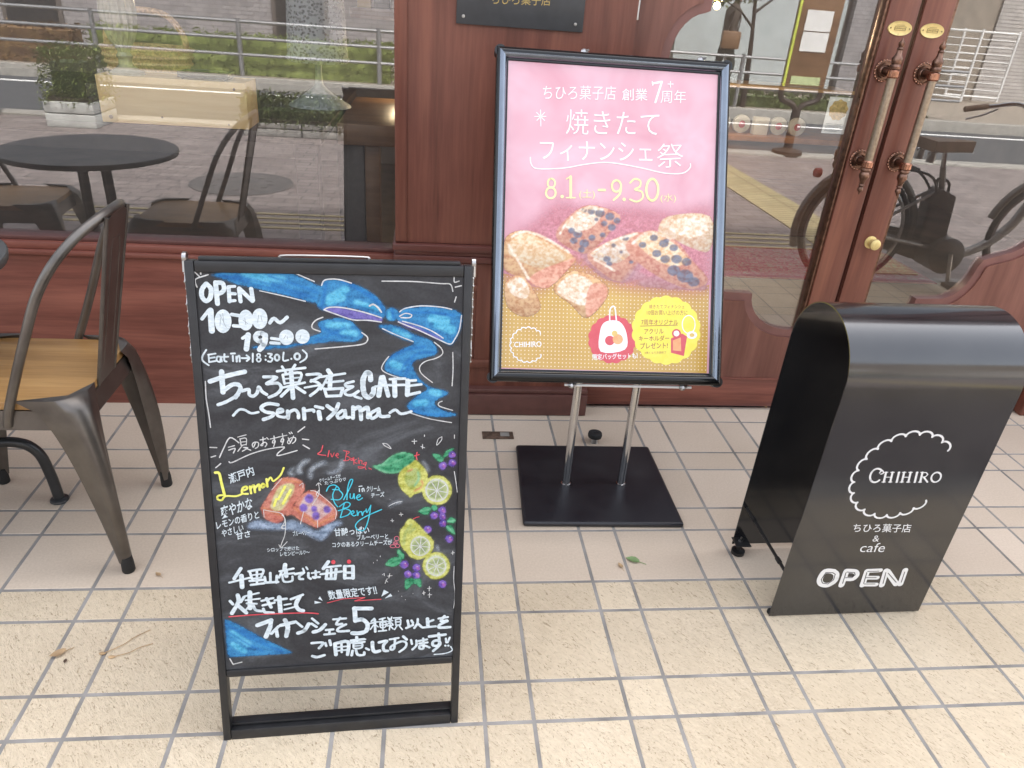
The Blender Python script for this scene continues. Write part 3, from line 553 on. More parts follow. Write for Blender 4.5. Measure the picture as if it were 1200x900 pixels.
ART_BOARD = """
f;blue;0;0;384,8936 623,9006 1150,9012 1562,9009 1768,8915 2045,8783 2003,8505 1793,8549 1550,8620 1002,8748 766,8799 566,8876
s;cyan;69;1;874,8945 1146,8922 1472,8892
s;cyan;69;1;1006,8848 1245,8816
s;deepblue;15;1;503,8947 1005,8821 1759,8604
s;deepblue;15;1;738,8942 1416,8764 1970,8588
s;deepblue;16;1;1250,8942 1729,8787 2007,8681
f;blue;0;0;922,7757 1062,7739 1486,7759 1737,7817 2097,7869 2100,8026 1847,7948 1810,7871 1488,7816 958,7782
f;blue;0;1;2082,8866 2276,8897 2524,8846 2773,8739 2952,8602 3080,8414 3025,8271 2843,8336 2555,8431 2286,8447 2089,8404 1993,8459 2024,8645
s;cyan;107;1;2200,8610 2434,8743
s;cyan;107;1;2181,8535 2379,8612
s;cyan;54;1;2592,8541 2952,8432
s;deepblue;18;1;2134,8830 2055,8459
s;deepblue;18;1;2382,8871 2845,8656 3043,8414
s;deepblue;18;1;2541,8819 2917,8563
f;purple;0;1;2089,8404 2161,8442 2375,8441 2644,8387 2915,8314 3016,8262 3006,8214 2770,8240 2553,8248 2337,8312
f;blue;0;1;1977,8167 2104,8235 2337,8265 2517,8219 2624,8106 2713,7991 2658,7913 2548,7874 2277,7873 2006,7853 1719,7823 1721,7890 1973,7987 2046,8044
s;cyan;82;1;2370,8046 2586,8009
s;cyan;81;1;2156,8159 2461,8143
s;deepblue;16;1;1935,7891 2188,7988 2425,8104
s;deepblue;16;1;2047,8101 2368,7951
f;blue;0;1;3281,8357 3395,8446 3648,8480 3973,8472 4208,8415 4339,8332 4310,8088 4174,7829 3984,7902 3747,8024 3513,8131 3282,8226
s;cyan;130;1;3931,8183 4169,8087
s;cyan;129;1;3837,8279 4071,8232
s;deepblue;21;1;3396,8370 3835,8375 4210,8331
s;deepblue;21;1;3559,8180 3982,7964
f;purple;0;1;3282,8226 3467,8179 3747,8060 4019,7927 3960,7910 3653,8055 3420,8126
f;blue;0;1;2969,8156 3282,8139 3542,8005 3768,7928 3901,7811 3926,7672 3772,7609 3546,7549 3509,7493 3587,7313 3701,7171 3856,7068 4087,7005 4131,6943 3975,6862 3899,6780 4056,6653 4291,6577 4155,6532 3826,6547 3555,6621 3440,6722 3477,6804 3629,6947 3780,7044 3645,7151 3399,7233 3098,7354 3064,7474 3135,7612 3321,7731 3543,7849 3394,7907 3061,8061
s;cyan;94;1;3191,7493 3341,7433
s;cyan;97;1;3591,6783 3745,6802
s;cyan;97;1;3858,6986 3972,6965
s;cyan;46;1;3209,8081 3468,7966
s;deepblue;17;1;3323,7313 3397,7493 3620,7672 3884,7692
s;deepblue;17;1;3153,7592 3395,7731 3732,7791
s;deepblue;17;1;3478,6701 3709,6595 4057,6569
s;deepblue;17;1;3399,7233 3453,7433 3546,7553
f;blue;0;0;3290,8341 3285,8306 3270,8275 3245,8250 3214,8234 3181,8229 3146,8234 3116,8249 3091,8274 3076,8304 3071,8338 3075,8373 3091,8403 3116,8428 3146,8444 3180,8450 3214,8445 3245,8429 3269,8405 3285,8375
s;cyan;41;1;3134,8358 3144,8282
s;deepblue;15;1;3180,8416 3208,8263
s;chalk;20;1;2063,8802 2108,8885 2241,8909 2382,8893 2533,8846
s;chalk;20;1;2089,8404 2179,8446 2375,8444 2645,8391 2843,8336 3007,8281
s;chalk;20;1;2089,8404 2284,8331 2552,8242 2788,8237 3006,8208
s;chalk;20;1;2069,8281 1961,8233 1897,8157 1905,8091 2019,8044
s;chalk;20;1;2686,8029 2777,7953 2767,7875 2675,7826 2366,7787 1932,7747
s;chalk;27;1;2817,8478 2880,8503 2953,8451 3007,8376
s;chalk;18;1;3019,8887 3506,8890 3966,8863 4128,8854 4172,8737
s;chalk;19;1;4188,8972 4196,8890 4271,8910
s;chalk;19;1;4211,8808 4310,8833
s;chalk;19;1;4230,8647 4205,8559
s;chalk;19;1;3303,8381 3395,8442 3648,8487 3973,8472 4161,8434
s;chalk;19;1;4328,8332 4299,8088 4220,7916 4150,7837 3984,7902 3653,8060 3420,8155 3282,8214
s;chalk;19;1;3350,8226 3606,8156 3840,8061 4030,7940
s;chalk;19;1;3304,8310 3396,8358 3499,8336 3466,8287 3327,8286
s;chalk;17;1;3024,8099 3245,7994 3534,7878
s;chalk;17;1;3126,7622 3024,7474 3024,7374 3192,7284 3399,7223
s;chalk;17;1;3881,7870 3995,7772 4026,7673 3923,7593 3734,7533 3642,7433 3681,7312 3863,7160
s;chalk;17;1;4197,7693 4209,7392 4200,7097
s;chalk;18;1;4033,6820 3976,6789 3996,6727 4220,6651
s;chalk;17;1;3498,6608 3826,6499 4207,6424
s;chalk;17;1;1615,9012 1769,8943 1951,8864
s;chalk;17;1;1103,8701 1480,8619 1801,8540
s;chalk;20;1;144,8984 207,8915
s;chalk;20;1;230,9013 234,8951
s;chalk;20;1;343,8944 163,8878 143,8815 163,8744
s;marker;71;1;301,8800 233,8709 226,8592 284,8526 350,8585 368,8721 309,8800
s;marker;71;1;444,8821 451,8486
s;marker;68;1;453,8821 546,8813 566,8724 521,8663 451,8644
s;marker;64;1;635,8752 635,8525
s;marker;48;1;636,8761 729,8766
s;marker;48;1;639,8652 728,8648
s;marker;48;1;632,8530 718,8539
s;marker;68;0;791,8727 803,8527
s;marker;68;0;795,8733 983,8535
s;marker;69;0;975,8730 993,8548
s;marker;53;1;199,8236 309,8375
s;marker;96;1;338,8375 335,8043
f;marker;0;0;646,8203 637,8143 615,8089 584,8046 546,8018 505,8008 465,8018 430,8045 404,8088 389,8141 386,8201 396,8260 417,8314 448,8356 486,8384 526,8394 566,8385 600,8358 627,8316 643,8263
s;grey;9;1;475,8312 558,8100
s;grey;9;1;519,8331 527,8165
s;grey;9;1;481,8257 465,8127
s;marker;56;1;656,8314 757,8297
s;marker;57;1;672,8129 792,8121
f;marker;0;0;980,8225 972,8172 954,8123 927,8085 894,8060 858,8052 822,8060 792,8084 769,8122 755,8170 752,8223 760,8275 778,8323 805,8361 838,8385 873,8394 908,8386 939,8362 963,8325 976,8277
f;marker;0;0;1202,8249 1194,8196 1175,8148 1146,8109 1110,8084 1073,8076 1035,8084 1002,8108 977,8146 962,8194 958,8247 967,8300 986,8347 1014,8385 1050,8410 1087,8418 1124,8411 1157,8387 1183,8349 1198,8302
s;grey;9;1;850,8261 862,8149
s;grey;9;1;823,8223 889,8168
s;grey;9;1;1068,8309 1046,8188
s;grey;9;1;1103,8300 1116,8207
s;marker;57;1;1234,8180 1301,8255 1395,8187 1507,8276
s;marker;51;1;800,7924 880,7981
s;marker;90;1;889,7981 848,7744
s;marker;78;1;1147,7944 1139,7915 1117,7891 1088,7878 1055,7877 1026,7890 1007,7914 1000,7944 1009,7973 1030,7997 1061,8010 1094,8010 1121,7997 1142,7974 1147,7944
s;marker;87;1;1155,7978 1137,7849 1053,7735
s;marker;50;1;1248,7926 1367,7907
s;marker;50;1;1234,7850 1365,7841
f;marker;0;0;1600,7943 1593,7903 1575,7867 1549,7838 1515,7819 1479,7813 1443,7819 1411,7837 1387,7866 1371,7902 1367,7942 1374,7982 1392,8017 1419,8046 1451,8065 1488,8071 1524,8065 1556,8047 1580,8019 1596,7983
f;marker;0;0;1851,7957 1845,7920 1827,7885 1802,7858 1769,7841 1734,7835 1699,7840 1667,7858 1643,7885 1628,7919 1623,7956 1631,7994 1647,8028 1673,8055 1706,8072 1740,8078 1775,8073 1807,8056 1831,8029 1847,7995
s;grey;9;1;1439,7917 1475,7974
s;grey;9;1;1493,7965 1500,7918
s;grey;9;1;1715,7985 1695,7919
s;marker;28;1;228,7729 161,7619 165,7543 248,7471
s;marker;28;1;257,7648 258,7524
s;marker;28;1;252,7648 366,7667
s;marker;28;1;263,7591 350,7604
s;marker;28;1;258,7524 359,7543
s;marker;29;1;454,7610 393,7616 377,7553 426,7528 445,7600 455,7534
s;marker;29;1;503,7658 494,7553 528,7534
s;marker;29;1;472,7610 558,7616
s;marker;29;1;604,7667 665,7671
s;marker;29;1;630,7629 629,7539
s;marker;29;1;685,7616 686,7534 697,7601 733,7629 732,7534
s;marker;29;1;766,7591 879,7591
s;marker;29;1;844,7639 888,7591 843,7543
s;marker;29;1;944,7668 935,7528
s;marker;29;1;1142,7630 1143,7624
s;marker;29;1;1139,7566 1141,7560
s;marker;29;1;1182,7668 1243,7659 1207,7611 1249,7582 1221,7533 1177,7539
s;marker;29;1;1430,7688 1417,7553 1497,7559
s;marker;29;1;1546,7582 1547,7578
s;marker;29;1;1734,7727 1795,7659 1775,7582 1684,7520
s;marker;25;1;1058,7639 1055,7628 1047,7618 1037,7613 1026,7613 1016,7618 1010,7628 1008,7639 1011,7651 1019,7660 1029,7665 1039,7665 1049,7660 1056,7651 1058,7639
s;marker;25;1;1064,7566 1059,7551 1050,7539 1038,7532 1023,7532 1011,7539 1003,7551 999,7566 1004,7581 1013,7593 1026,7600 1040,7600 1052,7593 1061,7581 1064,7566
s;marker;32;1;1356,7601 1352,7579 1342,7562 1327,7552 1311,7552 1297,7562 1288,7579 1286,7601 1289,7623 1300,7640 1315,7650 1331,7650 1345,7640 1354,7623 1356,7601
s;marker;34;1;1685,7621 1680,7599 1668,7581 1650,7571 1630,7571 1613,7581 1602,7599 1599,7621 1604,7642 1616,7660 1634,7670 1653,7670 1670,7660 1681,7642 1685,7621
s;marker;78;1;249,7197 524,7293 799,7360
s;marker;87;1;440,7361 438,7157 439,7010
s;marker;70;1;443,7030 585,7137 691,7136 714,7058 628,6920
s;marker;55;1;673,6960 483,6846 348,6794
s;marker;55;1;739,7028 847,7057 851,6968 913,6938 977,6997 1008,7095 1058,7016 1127,6966
s;marker;53;1;1095,7271 1300,7261 1135,7154 1314,7162 1365,7073 1289,6975 1162,6916
s;marker;42;1;1312,7368 1762,7426
s;marker;42;1;1395,7446 1446,7348
s;marker;42;1;1602,7475 1535,7368
s;marker;42;1;1382,7083 1746,7170
s;marker;44;1;1399,7306 1421,7152
s;marker;44;1;1399,7306 1687,7338 1655,7181
s;marker;28;1;1424,7235 1658,7259
s;marker;28;1;1430,7156 1655,7181
s;marker;76;1;1535,7358 1548,6903
s;marker;51;1;1517,7092 1360,6934
s;marker;51;1;1608,7092 1741,6995
s;marker;49;1;1785,7308 1967,7318 2002,7278 1846,7190
s;marker;49;1;1856,7209 1981,7149 1960,7050 1830,6941
s;marker;34;1;1743,7081 2008,7129
s;marker;74;1;2131,7380 2185,7297
s;marker;74;1;2167,7317 2153,7088
s;marker;39;1;2011,7268 2405,7326
s;marker;39;1;2100,7168 2375,7197
s;marker;39;1;2111,7248 2006,7049
s;marker;51;0;2061,7059 2095,6928 2325,6937 2364,7067 2061,7049
s;marker;48;1;2541,7186 2412,7147 2429,7097 2531,7096 2404,7017 2418,6956 2510,6945 2622,7015 2547,6935 2667,6883
s;marker;88;1;2824,7215 2814,7315 2754,7331 2697,7196 2714,6974 2789,6902 2861,6973 2874,7054
s;marker;80;1;3005,7254 2958,6932
s;marker;80;1;3033,7264 3117,6930
s;marker;44;1;2902,7094 3145,7123
s;marker;44;1;3145,7224 3399,7233
s;marker;44;1;3145,7117 3390,7122
s;marker;44;1;3446,7192 3579,7202
s;marker;44;1;3447,7101 3674,7130
s;marker;89;1;3220,7213 3230,6929
s;marker;89;1;3446,7192 3438,6944
s;marker;54;1;3438,6938 3647,6988
s;marker;66;1;2101,6757 2192,6684
s;marker;66;1;2286,6791 2228,6653 2106,6528
s;marker;55;1;2349,6672 2264,6592 2291,6530 2375,6570 2395,6672 2412,6549 2468,6548
s;marker;69;1;2527,6732 2524,6531
s;marker;69;1;2545,6691 2638,6720 2659,6508
s;marker;69;1;2675,6669 2769,6719 2777,6544
s;marker;61;1;2938,6686 2815,6605 2843,6522 2937,6583 2957,6696 2985,6562 3127,6560
s;marker;49;1;3146,6622 3240,6673 3335,6599 3508,6639
s;marker;42;1;576,6602 670,6701 759,6700 863,6639 980,6658
s;marker;60;1;1300,6785 1139,6806 1028,6737 1097,6660 1222,6635 1184,6575 1056,6526
s;marker;49;1;1276,6634 1368,6663 1360,6704 1297,6694 1284,6594 1383,6562 1437,6571
s;marker;56;1;1449,6672 1454,6541 1476,6642 1568,6691 1622,6630 1623,6549
s;marker;71;1;1715,6710 1719,6527
s;marker;73;1;1960,6650 1976,6524
s;marker;51;1;1731,6669 1860,6688 1879,6657
s;marker;53;1;1908,6748 2027,6717
s;chalk;18;1;178,7197 170,6905 190,6647 202,6396
s;chalk;20;1;309,5853 380,6006 498,6209 636,6114
s;chalk;20;1;463,6035 562,6064
s;chalk;20;1;468,5984 569,6013 538,5931
s;chalk;20;1;457,5772 511,5759 789,5894 1066,5982 1369,6023 1264,5915 1271,5867 1579,5954
s;chalk;20;1;168,6041 275,6033
s;chalk;20;1;175,5862 248,5885
s;chalk;20;1;236,5667 321,5742
s;chalk;20;1;1606,6293 1719,6384
s;chalk;21;1;1676,6163 1778,6149
s;chalk;21;1;1682,6053 1783,5984
s;chalk;16;1;624,6217 760,6255
s;chalk;16;1;658,6186 671,6062
s;chalk;16;1;658,6182 757,6194 752,6071
s;chalk;16;1;664,6124 749,6133
s;chalk;16;1;671,6066 752,6081
s;chalk;16;1;688,6062 611,5960
s;chalk;16;1;705,6030 777,6019 683,5959
s;chalk;16;1;705,6030 820,5976
s;chalk;17;1;908,6119 867,6027 851,6079 889,6120 952,6108 941,6036 894,6006
s;chalk;17;1;982,6159 1073,6178
s;chalk;17;1;1030,6210 1023,6066 987,6066 1053,6117 1088,6085 1058,6034
s;chalk;17;1;1092,6198 1118,6167
s;chalk;17;1;1145,6173 1265,6199
s;chalk;17;1;1211,6227 1216,6114 1180,6104 1200,6155 1227,6134 1195,6031
s;chalk;17;1;1275,6205 1422,6238
s;chalk;17;1;1350,6266 1356,6132 1319,6122 1339,6177 1368,6156 1335,6059
s;chalk;17;1;1460,6285 1478,6262
s;chalk;17;1;1493,6294 1510,6269
s;chalk;17;1;1442,6192 1476,6098
s;chalk;17;1;1532,6222 1463,6088 1427,6110 1475,6181 1558,6190 1555,6128 1509,6087
s;soft;42;1;1494,5614 1445,5541 1490,5487
s;soft;42;1;1758,5767 1626,5675 1576,5559 1631,5526
s;soft;42;1;2038,5718 1887,5669 1780,5554 1787,5436
s;soft;19;1;1684,5748 1606,5622 1603,5548
s;soft;19;1;2000,5708 1847,5616 1797,5468
s;soft;43;1;2335,5754 2290,5594 2190,5524 2090,5519
s;soft;17;1;2320,5706 2275,5579 2161,5533
s;lemon;46;1;222,5578 284,5561 310,5381 344,5167
s;lemon;35;1;352,5156 242,5145 225,5085 293,5061 360,5134 534,5129 646,5175
s;lemon;37;1;630,5222 723,5262 707,5306 650,5275 637,5179 728,5166
s;lemon;38;1;985,5351 955,5309 981,5276 1020,5318 988,5351
s;lemon;41;1;771,5304 784,5175
s;lemon;41;1;783,5271 836,5323 849,5194
s;lemon;41;1;853,5269 919,5338 928,5235
s;lemon;41;1;1052,5435 1060,5295
s;lemon;32;1;1060,5381 1119,5465 1153,5400 1190,5409 1286,5503 1346,5639
t;marker;14;瀬戸内;451,5356 863,5514 418,5537
f;bluegrey;0;1;1372,4624 1598,4565 1866,4394 2057,4564 2317,4554 2142,4425 1963,4211 1806,4269 1664,4343 1368,4490
f;bluegrey;0;1;680,4518 811,4645 1035,4620 1272,4578 1456,4570 1452,4453 1169,4456 888,4473
f;pink;0;1;1321,5448 1507,5443 1653,5353 1679,5234 1589,5084 1336,4786 1293,4632 1178,4581 1030,4642 967,4711 928,4888 989,4995 1128,5229 1207,5377
f;paleyellow;0;1;1298,5310 1485,5326 1500,5217 1419,5046 1263,4832 1131,4837 1097,4926 1181,5162
s;lemon;42;1;1353,5287 1233,5052
s;lemon;42;1;1444,5219 1305,4962
s;lemon;42;1;1423,5155 1385,5134
s;lemon;42;1;1196,5053 1153,4924
s;soft;27;1;1387,5221 1211,4966
s;chalk;11;1;973,4854 1112,4816 1279,4766 1321,4631 1270,4522
s;chalk;11;1;973,4843 977,4711
s;chalk;11;1;1596,5301 1654,5342 1651,5256
s;chalk;11;1;1128,5229 1302,5438
f;pink;0;1;1667,5147 1781,5198 1894,5162 2192,4844 2188,4620 1878,4464 1782,4502 1576,4621 1447,4737 1352,4719 1336,4786 1511,4955 1551,5042
f;palepink;0;1;1684,5081 1797,5099 2059,4893 2133,4801 1881,4610 1731,4705 1584,4865
s;pink2;42;1;1544,4822 1730,4682 1879,4565 2152,4756
s;pink2;42;1;1034,4753 1257,4678
s;pink2;42;1;1375,4828 1649,5213
s;orange;19;1;1489,4868 1879,4520
s;orange;20;1;1879,4520 2170,4688
s;orange;19;1;966,4887 1277,4722
s;orange;19;1;1320,5416 1616,5344
f;berry;0;0;1825,5033 1820,5006 1808,4982 1791,4963 1770,4951 1746,4947 1723,4953 1703,4966 1686,4986 1676,5010 1673,5038 1678,5065 1689,5089 1706,5107 1727,5119 1751,5123 1774,5118 1795,5104 1811,5085 1821,5060
f;berry;0;0;1718,4860 1713,4836 1703,4814 1687,4797 1668,4786 1647,4783 1626,4788 1608,4800 1593,4818 1584,4840 1582,4865 1585,4889 1596,4911 1611,4928 1631,4939 1651,4942 1673,4937 1692,4925 1706,4907 1715,4885
f;berry;0;0;1882,4832 1879,4813 1871,4796 1859,4783 1844,4775 1828,4772 1811,4776 1796,4785 1785,4799 1778,4817 1776,4836 1779,4855 1786,4872 1799,4885 1814,4894 1830,4896 1847,4892 1862,4883 1873,4869 1880,4852
f;berry;0;0;1923,4698 1919,4673 1909,4651 1893,4634 1874,4623 1852,4620 1831,4625 1812,4637 1798,4655 1788,4678 1786,4703 1789,4727 1800,4749 1815,4766 1835,4777 1856,4780 1877,4775 1897,4763 1911,4745 1921,4722
f;berry;0;0;2111,4813 2107,4791 2098,4770 2084,4755 2066,4745 2047,4742 2027,4746 2009,4757 1996,4774 1987,4795 1985,4818 1989,4840 1997,4860 2012,4876 2029,4886 2049,4888 2069,4884 2086,4873 2099,4857 2108,4836
s;chalk;12;1;1881,4610 1878,4475
s;chalk;12;1;1781,5194 1894,5157 2189,4844 2188,4632
s;chalk;12;1;1917,5335 1921,5139 1802,4923
s;chalk;12;1;1878,5293 1921,5339 1963,5301
s;chalk;12;1;1923,5204 1873,5119 1911,5085
s;chalk;12;1;1647,4796 1616,4665 1584,4554
s;chalk;13;1;1321,4631 1324,4542 1270,4522 1287,4477
s;chalk;13;1;1278,4744 1331,4642 1315,4375 1259,4208 1228,4124
s;chalk;13;1;1201,4160 1242,4107 1345,4213
s;chalk;13;1;1321,4542 1270,4528 1266,4478 1319,4475
t;marker;12;シロップで焼けた;996,4019 1547,4038 994,4104
t;marker;12;レモンピール♡〜;1214,3927 1725,3947 1214,4014
t;marker;16;爽やかな;259,4699 793,4876 259,4944
t;marker;16;レモンの香りと;180,4497 897,4692 167,4654
t;marker;16;やさしい;254,4344 621,4454 248,4486
t;marker;16;甘さ;487,4284 727,4332 487,4426
t;marker;10;ブルーベリー;1448,4318 1736,4332 1445,4420
t;marker;16;甘酸っぱい;2168,4284 2783,4313 2156,4441
t;marker;14;ブルーベリーと;2561,4194 3116,4196 2555,4306
t;marker;14;コクのあるクリームチーズが;2127,4063 3184,4074 2122,4170
t;marker;12;クリームチーズが;1938,5345 2302,5432 1926,5418
t;marker;12;たっぷり♡;2022,5297 2387,5365 2017,5367
s;marker;18;1;2608,5252 2659,5259
s;marker;18;1;2615,5211 2614,5153
s;marker;18;1;2665,5151 2660,5201 2687,5212 2698,5159
t;marker;16;クリーム;2737,5144 2977,5150 2738,5256
t;marker;16;チーズ;2816,5026 3049,5040 2814,5125
s;red;18;1;2009,6038 1979,5937 1922,5882 2055,5856
s;red;19;1;2113,5942 2090,5831
s;red;13;1;2140,5886 2160,5822 2196,5900
s;red;13;1;2216,5852 2266,5859 2252,5891 2224,5852 2265,5803
s;red;13;1;2352,5937 2451,5911 2393,5848 2464,5799 2420,5752 2349,5753
s;red;13;1;2408,5920 2378,5753
s;red;13;1;2527,5810 2526,5677
s;red;13;1;2570,5772 2527,5733 2576,5692
s;red;13;1;2606,5760 2599,5696
s;red;13;1;2603,5793 2604,5786
s;red;13;1;2619,5686 2626,5747 2663,5738 2662,5682
s;red;13;1;2734,5712 2683,5681 2720,5664 2741,5704 2704,5616 2618,5602 2604,5632 2704,5616 2733,5575
s;red;13;1;2783,5606 2790,5582
s;red;13;1;2812,5589 2822,5573
s;red;13;1;2509,5795 2478,5783 2480,5754 2500,5756 2509,5788 2517,5746
s;aqua;19;1;2048,5179 2100,5275 2200,5289 2270,5205 2156,5208
s;aqua;19;1;2228,5271 2154,5110 2179,4960 2235,4867
s;aqua;19;1;2269,5188 2326,5104 2266,5007 2124,5020
s;aqua;19;1;2339,5005 2457,5248 2502,5378 2458,5379 2414,5233 2396,5003
s;aqua;19;1;2455,5117 2454,5034 2497,5033 2520,5115 2526,5015
s;aqua;19;1;2555,5031 2627,5062 2607,5095 2563,5047 2598,4988 2664,5027
s;aqua;19;1;2265,4874 2380,4954 2452,4918 2408,4853 2322,4839
s;aqua;19;1;2352,4938 2275,4656
s;aqua;19;1;2336,4839 2451,4784 2407,4702 2275,4656
s;aqua;19;1;2241,4792 2351,4821
s;aqua;19;1;2464,4717 2516,4748 2494,4783 2465,4733 2508,4681 2552,4697
s;aqua;19;1;2567,4780 2580,4687 2595,4745 2632,4761
s;aqua;19;1;2647,4760 2661,4684 2676,4743 2713,4775
s;aqua;19;1;2727,4808 2741,4740 2808,4872
s;aqua;19;1;2809,4881 2770,4621 2695,4403 2592,4390 2535,4477 2594,4577 2756,4681 2998,4790
f;green;0;1;2856,5629 3021,5673 3195,5815 3369,5875 3514,5848 3573,5774 3545,5677 3341,5519 3196,5490 3022,5527
s;greenl;13;1;2906,5619 3195,5685 3515,5824
s;greenl;13;1;2856,5629 3022,5524 3196,5490 3370,5534
s;greenl;13;1;3021,5665 3195,5815 3383,5872 3543,5823
f;yellow;0;1;3588,5733 3677,5657 3781,5524 3813,5374 3771,5226 3698,5111 3580,5065 3507,5000 3461,5052 3343,5172 3291,5339 3312,5487 3414,5599 3530,5677
f;lime;0;1;3487,5531 3618,5577 3694,5444 3637,5263 3519,5183 3415,5303 3415,5451
s;orange;15;1;3696,5328 3726,5227 3579,5132
s;orange;15;1;3458,5516 3531,5547
s;greenl;15;1;3635,5495 3650,5362 3578,5232
s;red;19;1;3615,5878 3602,5806 3617,5740
s;red;19;1;3573,5814 3653,5837
f;yellow;0;0;4245,5124 4239,5059 4221,4997 4190,4942 4149,4897 4099,4863 4042,4843 3982,4838 3923,4847 3866,4871 3815,4908 3773,4956 3740,5013 3720,5076 3713,5141 3718,5205 3737,5266 3768,5320 3808,5365 3858,5398 3914,5418 3972,5424 4031,5415 4088,5392 4139,5356 4182,5309 4216,5252 4236,5190
f;palegreen;0;0;4191,5126 4187,5074 4172,5025 4147,4981 4114,4945 4074,4918 4029,4903 3982,4898 3934,4906 3889,4925 3847,4954 3814,4992 3788,5037 3771,5087 3766,5139 3770,5191 3785,5239 3809,5282 3842,5318 3882,5344 3926,5360 3973,5365 4021,5357 4066,5339 4107,5310 4142,5273 4168,5228 4184,5178
f;citrus;0;0;4145,5128 4140,5080 4124,5036 4098,4999 4064,4971 4024,4953 3981,4949 3938,4956 3896,4976 3862,5006 3834,5045 3817,5090 3811,5138 3815,5185 3832,5228 3857,5265 3891,5293 3932,5310 3975,5315 4018,5308 4058,5289 4094,5259 4120,5220 4138,5175
s;chalk;19;1;4172,5127 4164,5061 4137,5003 4095,4957 4042,4928 3981,4920 3921,4932 3866,4964 3822,5013 3794,5073 3783,5139 3792,5203 3819,5261 3861,5307 3915,5335 3974,5343 4034,5331 4089,5300 4132,5252 4162,5192 4172,5127
s;chalk;16;0;3985,5131 4151,5088
s;chalk;16;0;3982,5126 4078,4965
s;chalk;16;0;3976,5124 3946,4940
s;chalk;16;0;3972,5128 3834,5029
s;chalk;16;0;3970,5135 3806,5177
s;chalk;16;0;3974,5140 3879,5299
s;chalk;16;0;3979,5141 4009,5323
s;chalk;16;0;3984,5137 4121,5237
f;green;0;1;3880,5840 4028,5812 4077,5710 3985,5696
f;green;0;1;4073,5763 4130,5892 4261,5946 4233,5889 4103,5759
f;berry;0;0;4297,5815 4294,5795 4287,5777 4273,5762 4255,5754 4237,5751 4217,5754 4199,5764 4185,5779 4176,5797 4172,5817 4175,5837 4184,5855 4197,5869 4214,5878 4233,5881 4253,5877 4271,5868 4284,5853 4293,5835
s;pinkberry;25;1;4244,5823 4263,5798
s;chalk;14;1;4240,5847 4243,5845
f;berry;0;0;4310,5659 4307,5636 4297,5615 4282,5599 4262,5588 4240,5585 4218,5589 4198,5601 4181,5618 4171,5639 4167,5662 4170,5685 4180,5706 4196,5722 4215,5732 4237,5735 4258,5731 4279,5720 4295,5703 4306,5682
s;pinkberry;29;1;4249,5668 4271,5640
s;chalk;16;1;4245,5696 4248,5693
f;berry;0;0;4141,5605 4138,5583 4129,5563 4115,5548 4095,5538 4075,5535 4053,5539 4034,5550 4018,5566 4009,5586 4004,5609 4007,5631 4017,5650 4032,5666 4050,5676 4072,5679 4093,5675 4112,5664 4127,5648 4138,5627
s;pinkberry;28;1;4083,5614 4104,5587
s;chalk;15;1;4079,5641 4082,5638
s;soft;33;1;3720,5689 3780,5606 3811,5523
s;chalk;13;1;3565,6128 3566,6040
s;chalk;13;1;3526,6089 3606,6092
s;chalk;13;1;3709,6029 3709,5949
s;chalk;13;1;3681,5990 3746,5964
s;chalk;13;1;3740,6205 3740,6176
s;chalk;13;1;4043,6167 3978,6121 3958,6008 4037,6103 4043,6167
s;chalk;13;1;3022,6058 3094,6049 3165,5960 3064,6010 3022,6058
s;chalk;14;1;4279,5494 4315,5277 4342,5091
s;chalk;13;1;4263,6196 4264,6131
s;soft;39;1;3138,4844 3241,4899 3345,4930
s;chalk;9;1;3124,4853 3241,4916 3359,4941
s;chalk;9;1;3145,4986 3148,4983
f;green;0;1;3658,4724 3777,4805 3882,4767 3824,4658 3718,4662
f;green;0;1;3882,4801 3940,4850 3994,4780 3943,4714
f;green;0;1;4173,4499 4232,4583 4333,4527 4296,4459
f;green;0;1;4160,4413 4251,4426 4299,4337 4324,4222 4193,4307
s;greenl;11;1;3672,4723 3851,4751
s;greenl;11;1;4181,4490 4317,4519
s;greenl;11;1;4176,4395 4316,4249
f;berry;0;0;4150,4723 4148,4699 4138,4678 4122,4661 4102,4651 4079,4648 4057,4652 4036,4664 4020,4682 4010,4704 4005,4729 4008,4753 4019,4774 4035,4791 4054,4801 4077,4804 4099,4799 4120,4788 4136,4770 4146,4748
s;pinkberry;30;1;4089,4734 4111,4704
s;chalk;16;1;4085,4763 4088,4760
f;berry;0;0;4004,4629 4001,4607 3993,4587 3977,4571 3958,4561 3938,4558 3916,4563 3898,4574 3882,4591 3872,4611 3869,4634 3872,4657 3881,4677 3896,4692 3914,4702 3935,4705 3957,4701 3975,4690 3991,4673 4001,4652
s;pinkberry;28;1;3946,4639 3967,4611
s;chalk;15;1;3943,4666 3945,4664
f;berry;0;0;4152,4594 4149,4573 4141,4554 4127,4540 4109,4531 4090,4528 4069,4532 4052,4543 4038,4558 4028,4578 4025,4599 4028,4620 4036,4639 4050,4654 4068,4663 4087,4666 4107,4661 4124,4651 4139,4635 4148,4616
s;pinkberry;26;1;4097,4604 4117,4578
s;chalk;14;1;4094,4629 4096,4627
f;berry;0;0;4166,4464 4164,4442 4154,4421 4139,4405 4121,4396 4099,4393 4079,4397 4059,4409 4043,4426 4033,4447 4029,4470 4033,4492 4042,4513 4057,4528 4076,4538 4097,4541 4118,4537 4137,4525 4153,4508 4162,4487
s;pinkberry;28;1;4109,4474 4129,4446
s;chalk;15;1;4105,4502 4107,4499
f;berry;0;0;3893,4350 3889,4326 3880,4304 3863,4287 3844,4277 3821,4274 3799,4279 3778,4291 3762,4309 3751,4332 3747,4356 3751,4381 3761,4402 3776,4419 3797,4429 3819,4432 3842,4428 3861,4416 3878,4397 3889,4375
s;pinkberry;30;1;3830,4361 3853,4331
s;chalk;16;1;3826,4391 3829,4388
